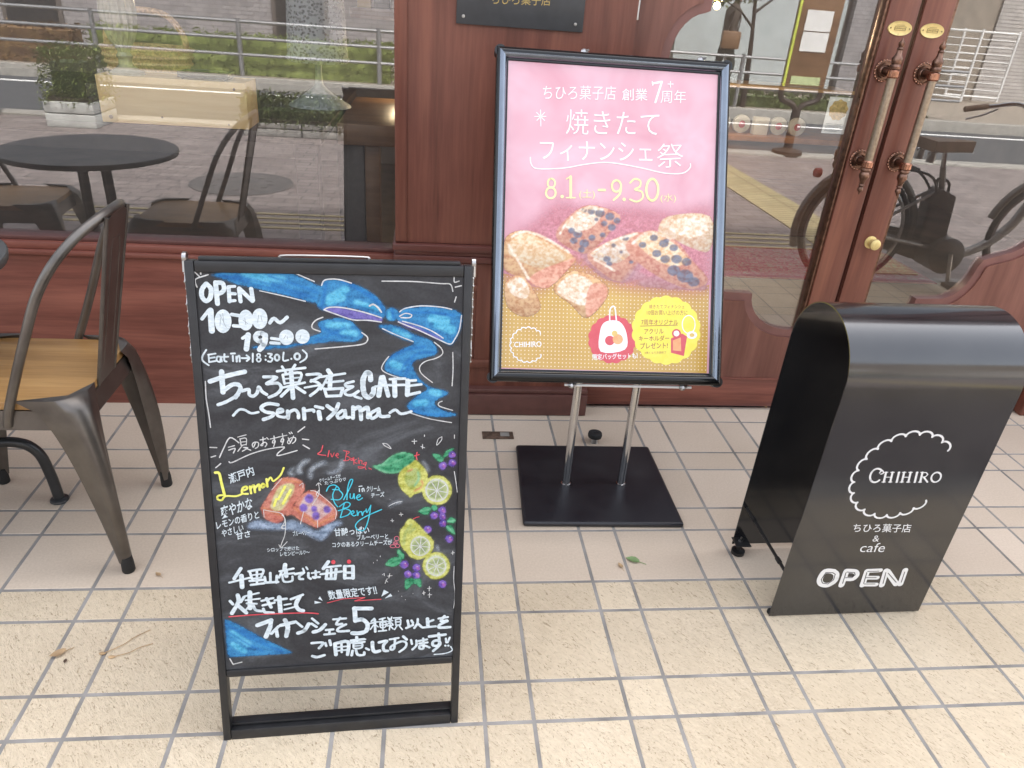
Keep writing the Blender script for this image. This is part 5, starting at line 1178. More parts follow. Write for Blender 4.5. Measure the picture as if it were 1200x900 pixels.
ART_POSTER = """
f;gold;0;0;-2684,-1425 -2244,-1479 -1526,-1700 -973,-867 -539,-921 278,-1530 1007,-1361 1904,-1652 2611,-1519 2614,-3780 -2700,-3758
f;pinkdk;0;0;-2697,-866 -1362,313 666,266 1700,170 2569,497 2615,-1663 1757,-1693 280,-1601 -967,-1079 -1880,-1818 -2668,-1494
f;shade;0;1;-759,-788 414,-1168 1007,-1361 424,-1524 -236,-1406
f;shade;0;1;719,-1585 1742,-1190 2498,-1523 2353,-1672
f;bakepink;0;1;-1379,-426 -1138,-28 -573,350 231,139 24,-260 -328,-664 -612,-867 -1121,-697
f;cream;0;1;-1137,-98 -644,312 -208,226 -485,-211 -988,-303
f;blueb;0;0;-605,222 -618,186 -654,162 -698,160 -735,180 -749,215 -737,251 -701,274 -657,276 -620,256
f;blueb;0;0;-395,203 -413,153 -463,120 -525,117 -577,145 -597,194 -579,244 -530,277 -467,280 -416,251
f;blueb;0;0;-148,172 -171,107 -235,65 -316,61 -382,98 -409,160 -385,225 -321,267 -241,271 -175,234
f;blueb;0;0;101,98 79,37 18,-3 -58,-6 -121,28 -146,87 -124,148 -63,188 13,192 76,157
f;blueb;0;0;257,-1 240,-48 194,-79 135,-81 87,-55 68,-10 84,37 131,68 189,70 238,44
f;blueb;0;0;145,-169 126,-223 72,-259 5,-262 -51,-231 -73,-179 -54,-125 0,-90 67,-87 123,-117
f;blueb;0;0;-76,-87 -91,-130 -134,-158 -188,-161 -232,-136 -250,-95 -234,-51 -191,-23 -138,-21 -93,-45
f;blueb;0;0;-894,-299 -911,-346 -957,-376 -1015,-378 -1062,-352 -1081,-307 -1064,-261 -1018,-230 -961,-228 -913,-254
f;blueb;0;0;-705,-376 -727,-437 -787,-476 -863,-480 -925,-445 -950,-386 -928,-325 -868,-286 -792,-283 -730,-317
f;blueb;0;0;-823,-543 -841,-593 -891,-626 -953,-629 -1004,-600 -1024,-552 -1006,-502 -957,-469 -895,-466 -844,-495
f;blueb;0;0;-525,-602 -549,-666 -613,-708 -693,-711 -759,-675 -785,-612 -762,-548 -698,-506 -618,-503 -552,-539
f;blueb;0;0;-370,-454 -387,-500 -433,-531 -491,-533 -539,-507 -558,-462 -541,-415 -495,-385 -437,-382 -389,-408
f;blueb;0;0;-637,-762 -652,-805 -695,-833 -748,-835 -792,-810 -810,-769 -794,-726 -752,-698 -698,-696 -654,-720
f;blueb;0;0;-111,-372 -125,-411 -165,-437 -214,-439 -255,-417 -271,-379 -257,-339 -217,-313 -168,-311 -128,-334
f;blueb;0;0;-303,9 -313,-20 -342,-38 -378,-40 -407,-24 -419,4 -409,33 -380,52 -344,53 -315,37
s;cream;36;1;-534,267 -208,254
s;cream;36;1;-880,-299 -771,-322
s;cream;36;1;-922,-54 -643,276
s;cream;36;1;-1273,-386 -1102,-62
f;bake;0;1;-2654,-598 -2271,-358 -1699,-474 -861,-1004 -1177,-1299 -1526,-1700 -2029,-1555 -2651,-1319
f;bakel;0;1;-2546,-685 -2198,-425 -1697,-579 -1114,-979 -1751,-1250 -2468,-996
f;bakepink;0;1;-1183,-1087 -861,-1004 -1525,-1735 -2028,-1577 -1750,-1320
f;bakepink;0;1;-576,-887 102,-469 754,-264 984,-575 564,-1305 278,-1530 -165,-1332
f;cream;0;1;-468,-847 103,-505 719,-301 800,-583 264,-1032 -173,-1048
f;blueb;0;0;36,-969 18,-1017 -32,-1048 -95,-1050 -147,-1023 -167,-977 -149,-930 -99,-899 -36,-896 15,-923
f;blueb;0;0;76,-1081 61,-1119 22,-1143 -27,-1145 -68,-1124 -84,-1088 -70,-1050 -31,-1026 19,-1024 59,-1045
f;blueb;0;0;488,-425 471,-469 424,-498 366,-500 318,-475 298,-433 315,-389 362,-360 420,-357 469,-382
f;blueb;0;0;158,-623 146,-654 114,-674 73,-675 40,-658 27,-629 38,-598 71,-578 111,-577 144,-594
f;blueb;0;0;615,-1018 604,-1045 575,-1063 539,-1064 510,-1049 498,-1023 508,-995 537,-978 573,-976 603,-992
f;blueb;0;0;344,-779 335,-803 310,-819 279,-820 253,-806 242,-783 251,-760 277,-744 308,-743 334,-756
f;shade;0;1;703,-1015 1022,-610 996,-1003 496,-1465 314,-1514
s;cream;43;1;-468,-861 31,-529 682,-303
s;cream;43;1;-392,-986 124,-1250
s;bakel;29;1;-251,-839 -178,-871
s;bakel;29;1;260,-889 371,-956
s;bakel;29;1;544,-593 619,-662
f;bakepink;0;1;399,-635 974,-219 1644,-405 2181,-958 2569,-1376 2351,-1600 1903,-1616 1003,-1218
f;bakel;0;1;689,-552 1049,-287 1647,-512 2032,-964 1441,-1058
f;blueb;0;0;940,-577 922,-625 871,-656 807,-659 755,-632 734,-586 753,-538 803,-507 867,-504 919,-531
f;blueb;0;0;1236,-386 1217,-438 1162,-471 1094,-474 1038,-445 1015,-396 1035,-344 1089,-311 1158,-308 1214,-337
f;blueb;0;0;1521,-518 1497,-579 1432,-619 1350,-623 1282,-588 1255,-529 1279,-467 1344,-427 1426,-424 1494,-458
f;blueb;0;0;1769,-615 1748,-670 1689,-705 1616,-708 1556,-678 1532,-625 1553,-570 1611,-534 1684,-531 1744,-562
f;blueb;0;0;1336,-776 1314,-834 1252,-871 1175,-875 1111,-842 1086,-786 1108,-728 1170,-690 1247,-687 1311,-719
f;blueb;0;0;1570,-910 1546,-971 1481,-1011 1399,-1014 1331,-980 1304,-920 1327,-859 1393,-819 1475,-815 1543,-850
f;blueb;0;0;1881,-898 1855,-966 1782,-1011 1690,-1014 1615,-975 1585,-909 1611,-841 1684,-796 1775,-793 1851,-831
f;blueb;0;0;2129,-960 2105,-1022 2040,-1062 1957,-1065 1889,-1030 1861,-970 1885,-909 1951,-868 2033,-865 2102,-900
f;blueb;0;0;1846,-1186 1814,-1269 1726,-1322 1616,-1326 1526,-1279 1490,-1200 1521,-1117 1609,-1064 1718,-1060 1809,-1107
f;blueb;0;0;2192,-1318 2153,-1421 2043,-1487 1905,-1492 1792,-1433 1746,-1334 1785,-1231 1895,-1164 2033,-1159 2147,-1218
f;blueb;0;0;2361,-1456 2332,-1531 2251,-1580 2150,-1584 2067,-1541 2033,-1467 2062,-1392 2142,-1343 2244,-1339 2328,-1382
f;blueb;0;0;1534,-445 1521,-480 1484,-502 1439,-504 1401,-485 1386,-452 1399,-417 1435,-395 1481,-393 1519,-412
s;cream;51;1;580,-556 1011,-253 1569,-394
s;cream;49;1;-2479,-521 -2199,-383 -1735,-476 -1046,-835
s;cream;49;1;-2545,-720 -2029,-1541
f;bakel;0;1;1232,-244 1479,160 2578,209 2591,-654 2020,-569 1569,-372
f;cream;0;1;1563,-194 1703,99 2370,164 2545,-152 2088,-351
f;bake;0;1;-2619,-1677 -2263,-1466 -1933,-1773 -1719,-2245 -2077,-2480 -2525,-2271
f;cream;0;1;-2563,-1675 -2262,-1505 -2014,-1775 -2089,-2017 -2412,-1948
f;bake;0;1;-1407,-1754 -890,-1295 -102,-1588 -51,-1950 -531,-2465 -949,-2140
f;cream;0;1;-1326,-1752 -888,-1375 -389,-1639 -540,-2127 -951,-2060
f;bakepink;0;1;-471,-1642 -101,-1629 -67,-1950 -491,-2431 -581,-2128
t;white;12;CHIHIRO;-2357,-3247 -1671,-3213 -2360,-3111
s;white;24;0;-1679,-3403 -1676,-3433 -1679,-3461 -1692,-3483 -1714,-3497 -1742,-3502 -1773,-3501 -1780,-3530 -1793,-3556 -1812,-3573 -1837,-3578 -1865,-3574 -1894,-3563 -1911,-3589 -1931,-3608 -1955,-3618 -1980,-3615 -2005,-3602 -2029,-3582 -2053,-3601 -2079,-3613 -2104,-3615 -2127,-3604 -2147,-3584 -2162,-3557 -2192,-3567 -2220,-3570 -2244,-3564 -2263,-3546 -2274,-3520 -2280,-3490 -2311,-3490 -2339,-3484 -2360,-3470 -2371,-3448 -2374,-3419 -2370,-3389 -2399,-3379 -2423,-3365 -2438,-3344 -2442,-3319 -2435,-3292 -2421,-3265 -2445,-3246 -2463,-3224 -2471,-3200 -2466,-3175 -2450,-3152 -2428,-3130 -2445,-3105 -2455,-3078 -2454,-3053 -2442,-3031 -2419,-3014 -2391,-3001 -2399,-2971 -2399,-2943 -2390,-2920 -2371,-2903 -2344,-2894 -2314,-2890 -2311,-2860 -2303,-2833 -2286,-2813 -2263,-2804 -2234,-2804 -2204,-2810 -2192,-2782 -2175,-2760 -2153,-2747 -2128,-2745 -2101,-2754 -2074,-2770 -2053,-2748 -2030,-2732 -2005,-2726 -1981,-2733 -1958,-2750 -1939,-2774 -1911,-2760 -1884,-2752 -1858,-2755 -1838,-2769 -1822,-2793 -1811,-2822 -1781,-2817 -1752,-2818 -1729,-2829 -1714,-2850 -1707,-2877 -1707,-2908
f;badge;0;0;720,-2963 738,-3002 749,-3043 749,-3083 736,-3122 712,-3156 681,-3187 683,-3230 677,-3271 661,-3308 633,-3339 598,-3362 557,-3378 542,-3419 521,-3455 491,-3483 454,-3501 412,-3509 368,-3509 339,-3541 305,-3566 266,-3581 225,-3583 183,-3575 142,-3559 103,-3577 62,-3587 20,-3587 -19,-3574 -54,-3550 -85,-3520 -128,-3522 -171,-3516 -209,-3500 -240,-3473 -263,-3439 -280,-3399 -321,-3385 -357,-3364 -386,-3335 -404,-3299 -412,-3258 -412,-3215 -444,-3187 -470,-3153 -485,-3116 -488,-3076 -479,-3035 -463,-2996 -481,-2957 -492,-2917 -492,-2877 -478,-2838 -455,-2804 -424,-2774 -426,-2731 -421,-2690 -404,-2653 -377,-2623 -342,-2600 -302,-2583 -287,-2543 -266,-2507 -236,-2479 -199,-2461 -158,-2453 -114,-2452 -85,-2421 -51,-2395 -13,-2380 28,-2377 70,-2386 110,-2401 150,-2383 191,-2372 232,-2373 272,-2385 307,-2409 338,-2439 382,-2436 424,-2442 462,-2458 493,-2484 517,-2519 534,-2558 575,-2573 612,-2593 641,-2622 660,-2659 668,-2700 668,-2743 701,-2771 727,-2804 742,-2842 745,-2883 736,-2924
f;white;0;1;-163,-3295 -193,-2778 -51,-2539 296,-2529 487,-2824 457,-3230
s;white;33;1;48,-2553 48,-2229 162,-2169 222,-2547
f;badge;0;0;185,-3010 180,-3048 163,-3082 137,-3110 103,-3128 64,-3135 26,-3130 -9,-3114 -37,-3088 -56,-3054 -63,-3017 -58,-2979 -41,-2945 -15,-2917 20,-2899 58,-2892 96,-2897 131,-2913 160,-2940 178,-2973
f;orange2;0;0;400,-2972 395,-3012 377,-3049 348,-3079 312,-3098 271,-3105 230,-3100 192,-3083 162,-3055 142,-3019 135,-2979 140,-2939 158,-2902 186,-2873 223,-2854 264,-2846 305,-2851 342,-2869 372,-2896 392,-2932
f;gold2;0;0;255,-2830 252,-2853 242,-2873 226,-2890 205,-2901 182,-2905 159,-2902 138,-2892 121,-2877 110,-2857 106,-2834 109,-2812 119,-2791 135,-2774 155,-2763 178,-2759 201,-2762 222,-2772 239,-2788 251,-2808
t;white;14;限定バッグセットも!;-363,-3510 797,-3450 -375,-3365
f;yellowb;0;0;2380,-2688 2403,-2738 2416,-2789 2416,-2841 2401,-2891 2373,-2936 2336,-2977 2340,-3032 2335,-3085 2316,-3133 2284,-3175 2242,-3208 2193,-3235 2177,-3287 2154,-3335 2119,-3374 2075,-3402 2023,-3420 1967,-3428 1934,-3472 1895,-3509 1849,-3535 1797,-3546 1742,-3545 1688,-3535 1641,-3565 1591,-3587 1539,-3595 1486,-3589 1435,-3570 1388,-3542 1334,-3555 1279,-3559 1227,-3549 1180,-3526 1139,-3491 1104,-3449 1049,-3443 996,-3429 951,-3403 914,-3366 888,-3319 870,-3268 820,-3245 776,-3214 743,-3174 722,-3127 713,-3075 714,-3021 676,-2982 645,-2939 628,-2891 625,-2840 635,-2788 655,-2738 632,-2688 619,-2637 619,-2586 634,-2537 662,-2492 698,-2451 694,-2398 699,-2345 717,-2297 749,-2256 791,-2223 839,-2196 854,-2145 878,-2097 912,-2058 956,-2029 1007,-2012 1061,-2003 1094,-1959 1133,-1922 1179,-1897 1230,-1884 1284,-1885 1339,-1895 1385,-1865 1434,-1842 1486,-1833 1539,-1839 1590,-1858 1638,-1885 1692,-1872 1746,-1867 1799,-1876 1846,-1899 1888,-1933 1923,-1975 1979,-1980 2031,-1994 2077,-2020 2114,-2057 2141,-2104 2159,-2155 2210,-2178 2254,-2209 2289,-2248 2310,-2296 2319,-2348 2318,-2402 2357,-2441 2388,-2485 2407,-2534 2410,-2585 2399,-2638
t;brown;4;焼きたてフィナンシェ;1052,-2181 1976,-2152 1049,-2076
t;brown;4;10個お買い上げの方に;999,-2345 2066,-2313 995,-2215
t;brown;10;7周年オリジナル;864,-2601 1820,-2573 860,-2455
t;brown;10;アクリル;946,-2827 1448,-2805 942,-2689
t;brown;10;キーホルダー;809,-3010 1605,-2980 805,-2872
t;brown;10;プレゼント!;856,-3204 1569,-3169 852,-3049
t;brown;0;※無くなり次第終了;969,-3331 1531,-3309 967,-3266
s;brown;17;1;840,-2627 1804,-2574
f;badge;0;0;1645,-2914 1937,-2783 2066,-2861 1996,-3355 1656,-3281
f;orange2;0;0;1697,-2969 1897,-2882 1925,-3234 1705,-3215
f;badge;0;0;1903,-2784 1898,-2819 1882,-2852 1857,-2878 1824,-2895 1788,-2901 1751,-2897 1718,-2882 1691,-2857 1674,-2826 1667,-2790 1671,-2755 1687,-2723 1713,-2697 1745,-2679 1781,-2673 1818,-2677 1851,-2693 1878,-2717 1896,-2749
f;white;0;0;1861,-2785 1858,-2808 1847,-2829 1831,-2845 1810,-2856 1787,-2861 1763,-2858 1742,-2848 1725,-2832 1713,-2812 1709,-2789 1712,-2766 1722,-2746 1738,-2729 1759,-2718 1782,-2714 1806,-2716 1827,-2726 1845,-2742 1856,-2762
s;white;25;1;2268,-2544 2254,-2644 2210,-2725 2143,-2771 2068,-2773 1999,-2731 1949,-2653 1930,-2554 1943,-2454 1988,-2373 2054,-2327 2129,-2325 2199,-2367 2248,-2445 2268,-2544
f;white;0;0;2327,-2813 2322,-2843 2303,-2871 2274,-2894 2236,-2909 2195,-2915 2153,-2911 2114,-2898 2084,-2877 2064,-2851 2056,-2820 2062,-2790 2080,-2762 2110,-2739 2147,-2724 2189,-2718 2231,-2722 2269,-2735 2300,-2756 2320,-2783
f;gold2;0;0;2259,-2815 2257,-2830 2247,-2844 2233,-2855 2214,-2863 2193,-2866 2172,-2864 2153,-2857 2138,-2847 2128,-2834 2124,-2819 2127,-2803 2136,-2789 2151,-2778 2169,-2770 2190,-2767 2211,-2769 2230,-2776 2246,-2786 2256,-2800
t;white;-6;ちひろ菓子店;-1798,2890 42,2989 -1792,3238
t;white;0;創業;209,2985 857,3025 201,3280
s;white;51;0;983,3457 1216,3514 1063,2995
s;white;29;0;968,3498 985,3414
t;white;-6;周年;1195,2982 1850,3022 1201,3301
t;white;-8;焼きたて;-1193,2075 1176,2152 -1194,2689
t;white;-4;フィナンシェ;-1803,1398 1034,1492 -1844,1884
t;white;-10;祭;1148,1355 1825,1419 1145,1959
s;white;28;1;-2067,1454 -2042,1295 -1883,1184 -1243,1231 -743,1342 -240,1424 195,1412 782,1336 1372,1239 1815,1262 2004,1400 2016,1508
s;white;21;1;-1985,2461 -1702,2478
s;white;21;1;-1841,2630 -1824,2234
s;white;21;1;-1938,2561 -1735,2378
s;white;21;1;-1740,2573 -1926,2367
s;white;22;1;1436,3535 1441,3394
s;white;22;1;1372,3467 1512,3476
s;yellowt;43;1;-1433,850 -1441,801 -1466,761 -1502,737 -1544,735 -1581,755 -1608,793 -1618,841 -1610,890 -1586,930 -1549,954 -1508,956 -1470,936 -1443,898 -1433,850
s;yellowt;50;1;-1413,613 -1423,554 -1456,507 -1504,479 -1558,476 -1607,499 -1642,544 -1655,601 -1644,659 -1612,707 -1564,735 -1510,738 -1461,715 -1426,670 -1413,613
f;yellowt;0;0;-1203,532 -1205,519 -1211,506 -1220,497 -1232,490 -1245,487 -1258,489 -1270,494 -1280,503 -1286,515 -1289,528 -1287,541 -1281,553 -1272,562 -1260,569 -1247,572 -1234,570 -1222,565 -1212,556 -1206,545
s;yellowt;65;0;-1044,1031 -1031,519
s;yellowt;29;0;-1150,970 -1051,1031
s;yellowt;29;0;-1138,507 -916,517
t;yellowt;-4;(土);-814,480 -418,499 -820,726
s;yellowt;58;1;-323,736 -171,743
s;yellowt;51;1;240,863 230,801 199,750 153,720 102,718 54,743 21,790 8,851 17,913 48,964 94,993 146,996 193,971 227,923 240,863
s;yellowt;51;1;239,898 216,670 61,507
f;yellowt;0;0;373,536 371,523 365,511 356,501 344,494 331,492 317,493 305,498 295,507 288,519 286,532 287,545 293,557 303,567 315,574 328,576 342,575 354,570 364,561 371,549
s;yellowt;44;1;471,952 585,1057 732,1015 722,872 599,795 777,747 803,592 659,493 482,541
s;yellowt;59;1;1201,817 1189,699 1149,603 1088,548 1020,545 956,594 911,686 892,802 904,920 944,1016 1004,1071 1073,1075 1136,1026 1182,934 1201,817
t;yellowt;-4;(水);1269,493 1668,512 1263,721
"""
ART_ASIGN = """
s;white;46;0;2868,4906 2890,4952 2885,5011 2854,5070 2803,5117 2743,5144 2684,5145 2639,5120 2647,5171 2626,5226 2580,5273 2517,5304 2451,5313 2395,5297 2359,5260 2352,5311 2316,5357 2258,5390 2190,5402 2124,5391 2075,5360 2051,5314 2030,5361 1982,5395 1917,5409 1848,5401 1788,5372 1749,5328 1740,5278 1706,5317 1651,5336 1584,5331 1520,5303 1471,5259 1447,5205 1452,5154 1409,5182 1350,5184 1288,5161 1235,5116 1200,5059 1192,5001 1212,4953 1162,4968 1106,4953 1053,4913 1014,4855 998,4790 1006,4732 1039,4692 987,4692 937,4662 898,4608 878,4541 880,4475 905,4422 948,4393 899,4377 859,4334 837,4272 837,4202 858,4139 897,4095 946,4080 903,4051 878,3998 875,3932 894,3865 933,3811 983,3780 1034,3779 1001,3739 992,3682 1008,3617 1046,3558 1098,3518 1155,3502 1204,3516 1184,3469 1192,3411 1225,3353 1278,3308 1340,3284 1399,3285 1442,3313 1437,3262 1460,3208 1509,3163 1573,3135 1639,3129 1695,3147 1729,3186 1738,3135 1776,3091 1835,3061 1905,3053 1970,3066 2018,3100 2039,3146 2063,3100 2112,3069 2177,3057 2246,3069 2304,3100 2341,3146 2348,3197 2384,3160 2440,3143 2506,3151 2569,3182 2616,3229 2637,3283 2630,3334 2675,3308 2733,3309 2794,3335 2845,3382 2877,3441 2882,3499 2861,3546
s;white;46;1;1492,4379 1450,4417 1402,4436 1355,4435 1314,4413 1283,4373 1266,4320 1265,4260 1280,4198 1309,4143 1349,4101 1396,4076 1444,4072 1488,4089 1522,4125
s;white;49;0;1645,4076 1610,4338
s;white;22;0;1602,4076 1683,4075
s;white;22;0;1567,4339 1652,4338
s;white;49;0;1800,4074 1763,4337
s;white;22;0;1757,4075 1838,4074
s;white;22;0;1721,4338 1806,4337
s;white;19;0;1627,4208 1781,4206
s;white;49;0;1955,4073 1918,4336
s;white;22;0;1933,4073 1975,4072
s;white;22;0;1895,4336 1940,4336
s;white;49;0;2078,4071 2039,4335
s;white;22;0;2035,4072 2116,4071
s;white;22;0;1996,4335 2082,4335
s;white;49;0;2234,4070 2194,4334
s;white;22;0;2191,4070 2272,4069
s;white;22;0;2151,4334 2237,4333
s;white;19;0;2058,4204 2214,4202
s;white;50;0;2391,4068 2349,4332
s;white;22;0;2368,4068 2411,4068
s;white;22;0;2327,4332 2372,4332
s;white;50;0;2519,4067 2477,4331
s;white;22;0;2478,4067 2556,4066
s;white;22;0;2436,4332 2518,4331
s;white;25;0;2477,4331 2574,4325 2628,4270 2593,4209 2497,4205
s;white;38;0;2560,4199 2697,4065
s;white;42;1;2970,4195 2953,4246 2921,4289 2879,4318 2834,4328 2792,4319 2760,4290 2743,4248 2742,4197 2760,4146 2792,4103 2834,4074 2879,4063 2921,4073 2953,4101 2971,4144 2970,4195
s;white;27;1;1460,4324 1488,4401 1554,4324 1497,4293
t;white;4;ちひろ菓子店;1364,2655 2809,2614 1312,2907
t;white;-6;&;1940,2360 2099,2356 1923,2540
t;white;-4;cafe;1716,2044 2340,2027 1711,2323
s;white;146;1;1254,1454 1036,1461 978,1218 1061,1059 1241,1016 1380,1158 1355,1360 1239,1454
s;white;154;0;1583,1443 1596,1003
s;white;132;1;1577,1461 1803,1436 1890,1324 1828,1198 1606,1205
s;white;148;0;2120,1426 2147,983
s;white;118;0;2114,1444 2456,1451
s;white;119;0;2127,1224 2455,1213
s;white;120;0;2156,1001 2501,989
s;white;149;0;2611,1428 2658,965
s;white;149;0;2654,1408 3024,989
s;white;150;0;3105,1430 3137,985
s;inline;22;0;1243,1418 1069,1424 1017,1207 1082,1086 1230,1053 1338,1178 1326,1361 1243,1418
s;inline;22;0;1587,1407 1608,1058
s;inline;22;0;1603,1424 1807,1399 1846,1325 1794,1236 1624,1241
s;inline;22;0;2125,1389 2159,1038
s;inline;22;0;2135,1425 2428,1425
s;inline;22;0;2157,1223 2425,1214
s;inline;22;0;2180,1019 2465,1009
s;inline;22;0;2622,1373 2669,1020
s;inline;22;0;2689,1352 3004,1046
s;inline;23;0;3110,1375 3140,1041
"""
ART_PLAQUE = """
t;gold;0;ちひろ菓子店;-809,-38 797,29 -808,220
"""
# ================================================================== flat drawn and printed work
def unpack(data):
    out = []
    for ln in data.strip().split('\n'):
        p = ln.split(';')
        if p[0] == 't': out.append(('t', p[1], int(p[2])/1000, ';'.join(p[3:-1]), [tuple(int(q)*1e-4 for q in s.split(',')) for s in p[-1].split()]))
        else: out.append((p[0], p[1], int(p[2])*1e-4, int(p[3]), [tuple(int(q)*1e-4 for q in s.split(',')) for s in p[4].split()]))
    return out
def text_bm(txt, off):
    c = bpy.data.curves.new('glyphs', 'FONT'); c.body = txt; c.resolution_u = 3; c.offset = off; c.fill_mode = 'FRONT'
    o = bpy.data.objects.new('glyphs', c); COL.objects.link(o); bpy.context.view_layer.update()
    me = bpy.data.meshes.new_from_object(o.evaluated_get(bpy.context.evaluated_depsgraph_get()))
    bpy.data.objects.remove(o); bpy.data.curves.remove(c)
    vs = [v.co.copy() for v in me.vertices]; fs = [tuple(p.vertices) for p in me.polygons]; bpy.data.meshes.remove(me)
    x0 = min(v.x for v in vs); x1 = max(v.x for v in vs); y0 = min(v.y for v in vs); y1 = max(v.y for v in vs)
    return [((v.x-x0)/(x1-x0), (v.y-y0)/(y1-y0)) for v in vs], fs
def draw(data, to3, palette, names, parent, z0=.0002, hand=0.0, seed=3, zs=5e-6):
    """build the drawing: one mesh per part named in names (colour -> part name, material)"""
    rnd = random.Random(seed); bms = {}
    for it_i, (k, col, w, a, pts) in enumerate(unpack(data) if isinstance(data, str) else data):
        bm = bms.setdefault(names[col], (bmesh.new(), []))
        bmm, mats = bm; mat = palette[col]
        if mat not in mats: mats.append(mat)
        mi = mats.index(mat); z = z0+it_i*zs
        if k == 'f':
            P = [Vector((u, v, 0)) for u, v in pts]
            if a: P = smooth_pts(P, 4, True)
            try:
                vs = [bmm.verts.new(to3(p.x, p.y, z)) for p in P]
                for t in tessellate_polygon([P]):
                    if len({*t}) == 3:
                        f = bmm.faces.new([vs[i] for i in t]); f.material_index = mi
            except ValueError: pass
        elif k == 's':
            P = [Vector((u, v, 0)) for u, v in pts]
            if a and len(P) > 2: P = smooth_pts(P, 4)
            n = 12
            for i in range(len(P)-1):
                p, q = P[i], P[i+1]; d = q-p
                if d.length < 1e-6: continue
                d.normalize(); s = Vector((-d.y, d.x, 0)); h = w/2*(1+rnd.uniform(-hand, hand)); zz = z+rnd.random()*zs*.8
                cap = 8 if w > .004 else 5
                ring = [p+(-d*math.sin(math.pi*j/cap)+s*math.cos(math.pi*j/cap))*h for j in range(cap+1)]+[q+(d*math.sin(math.pi*j/cap)-s*math.cos(math.pi*j/cap))*h for j in range(cap+1)]
                f = bmm.faces.new([bmm.verts.new(to3(r.x, r.y, zz)) for r in ring]); f.material_index = mi
        else:
            ll, lr, ul = [Vector(p) for p in pts]; vs, fs = text_bm(a, w)
            V = [bmm.verts.new(to3(*(ll+(lr-ll)*u+(ul-ll)*v), z)) for u, v in vs]
            for f in fs:
                try: nf = bmm.faces.new([V[i] for i in f]); nf.material_index = mi
                except ValueError: pass
    for nm, (bmm, mats) in bms.items():
        me = bpy.data.meshes.new(nm); bmm.normal_update(); bmm.to_mesh(me); bmm.free()
        for m in mats: me.materials.append(palette_mat(m))
        o = bpy.data.objects.new(nm, me); COL.objects.link(o); o.parent = parent; o.matrix_parent_inverse = parent_matrix(parent).inverted()
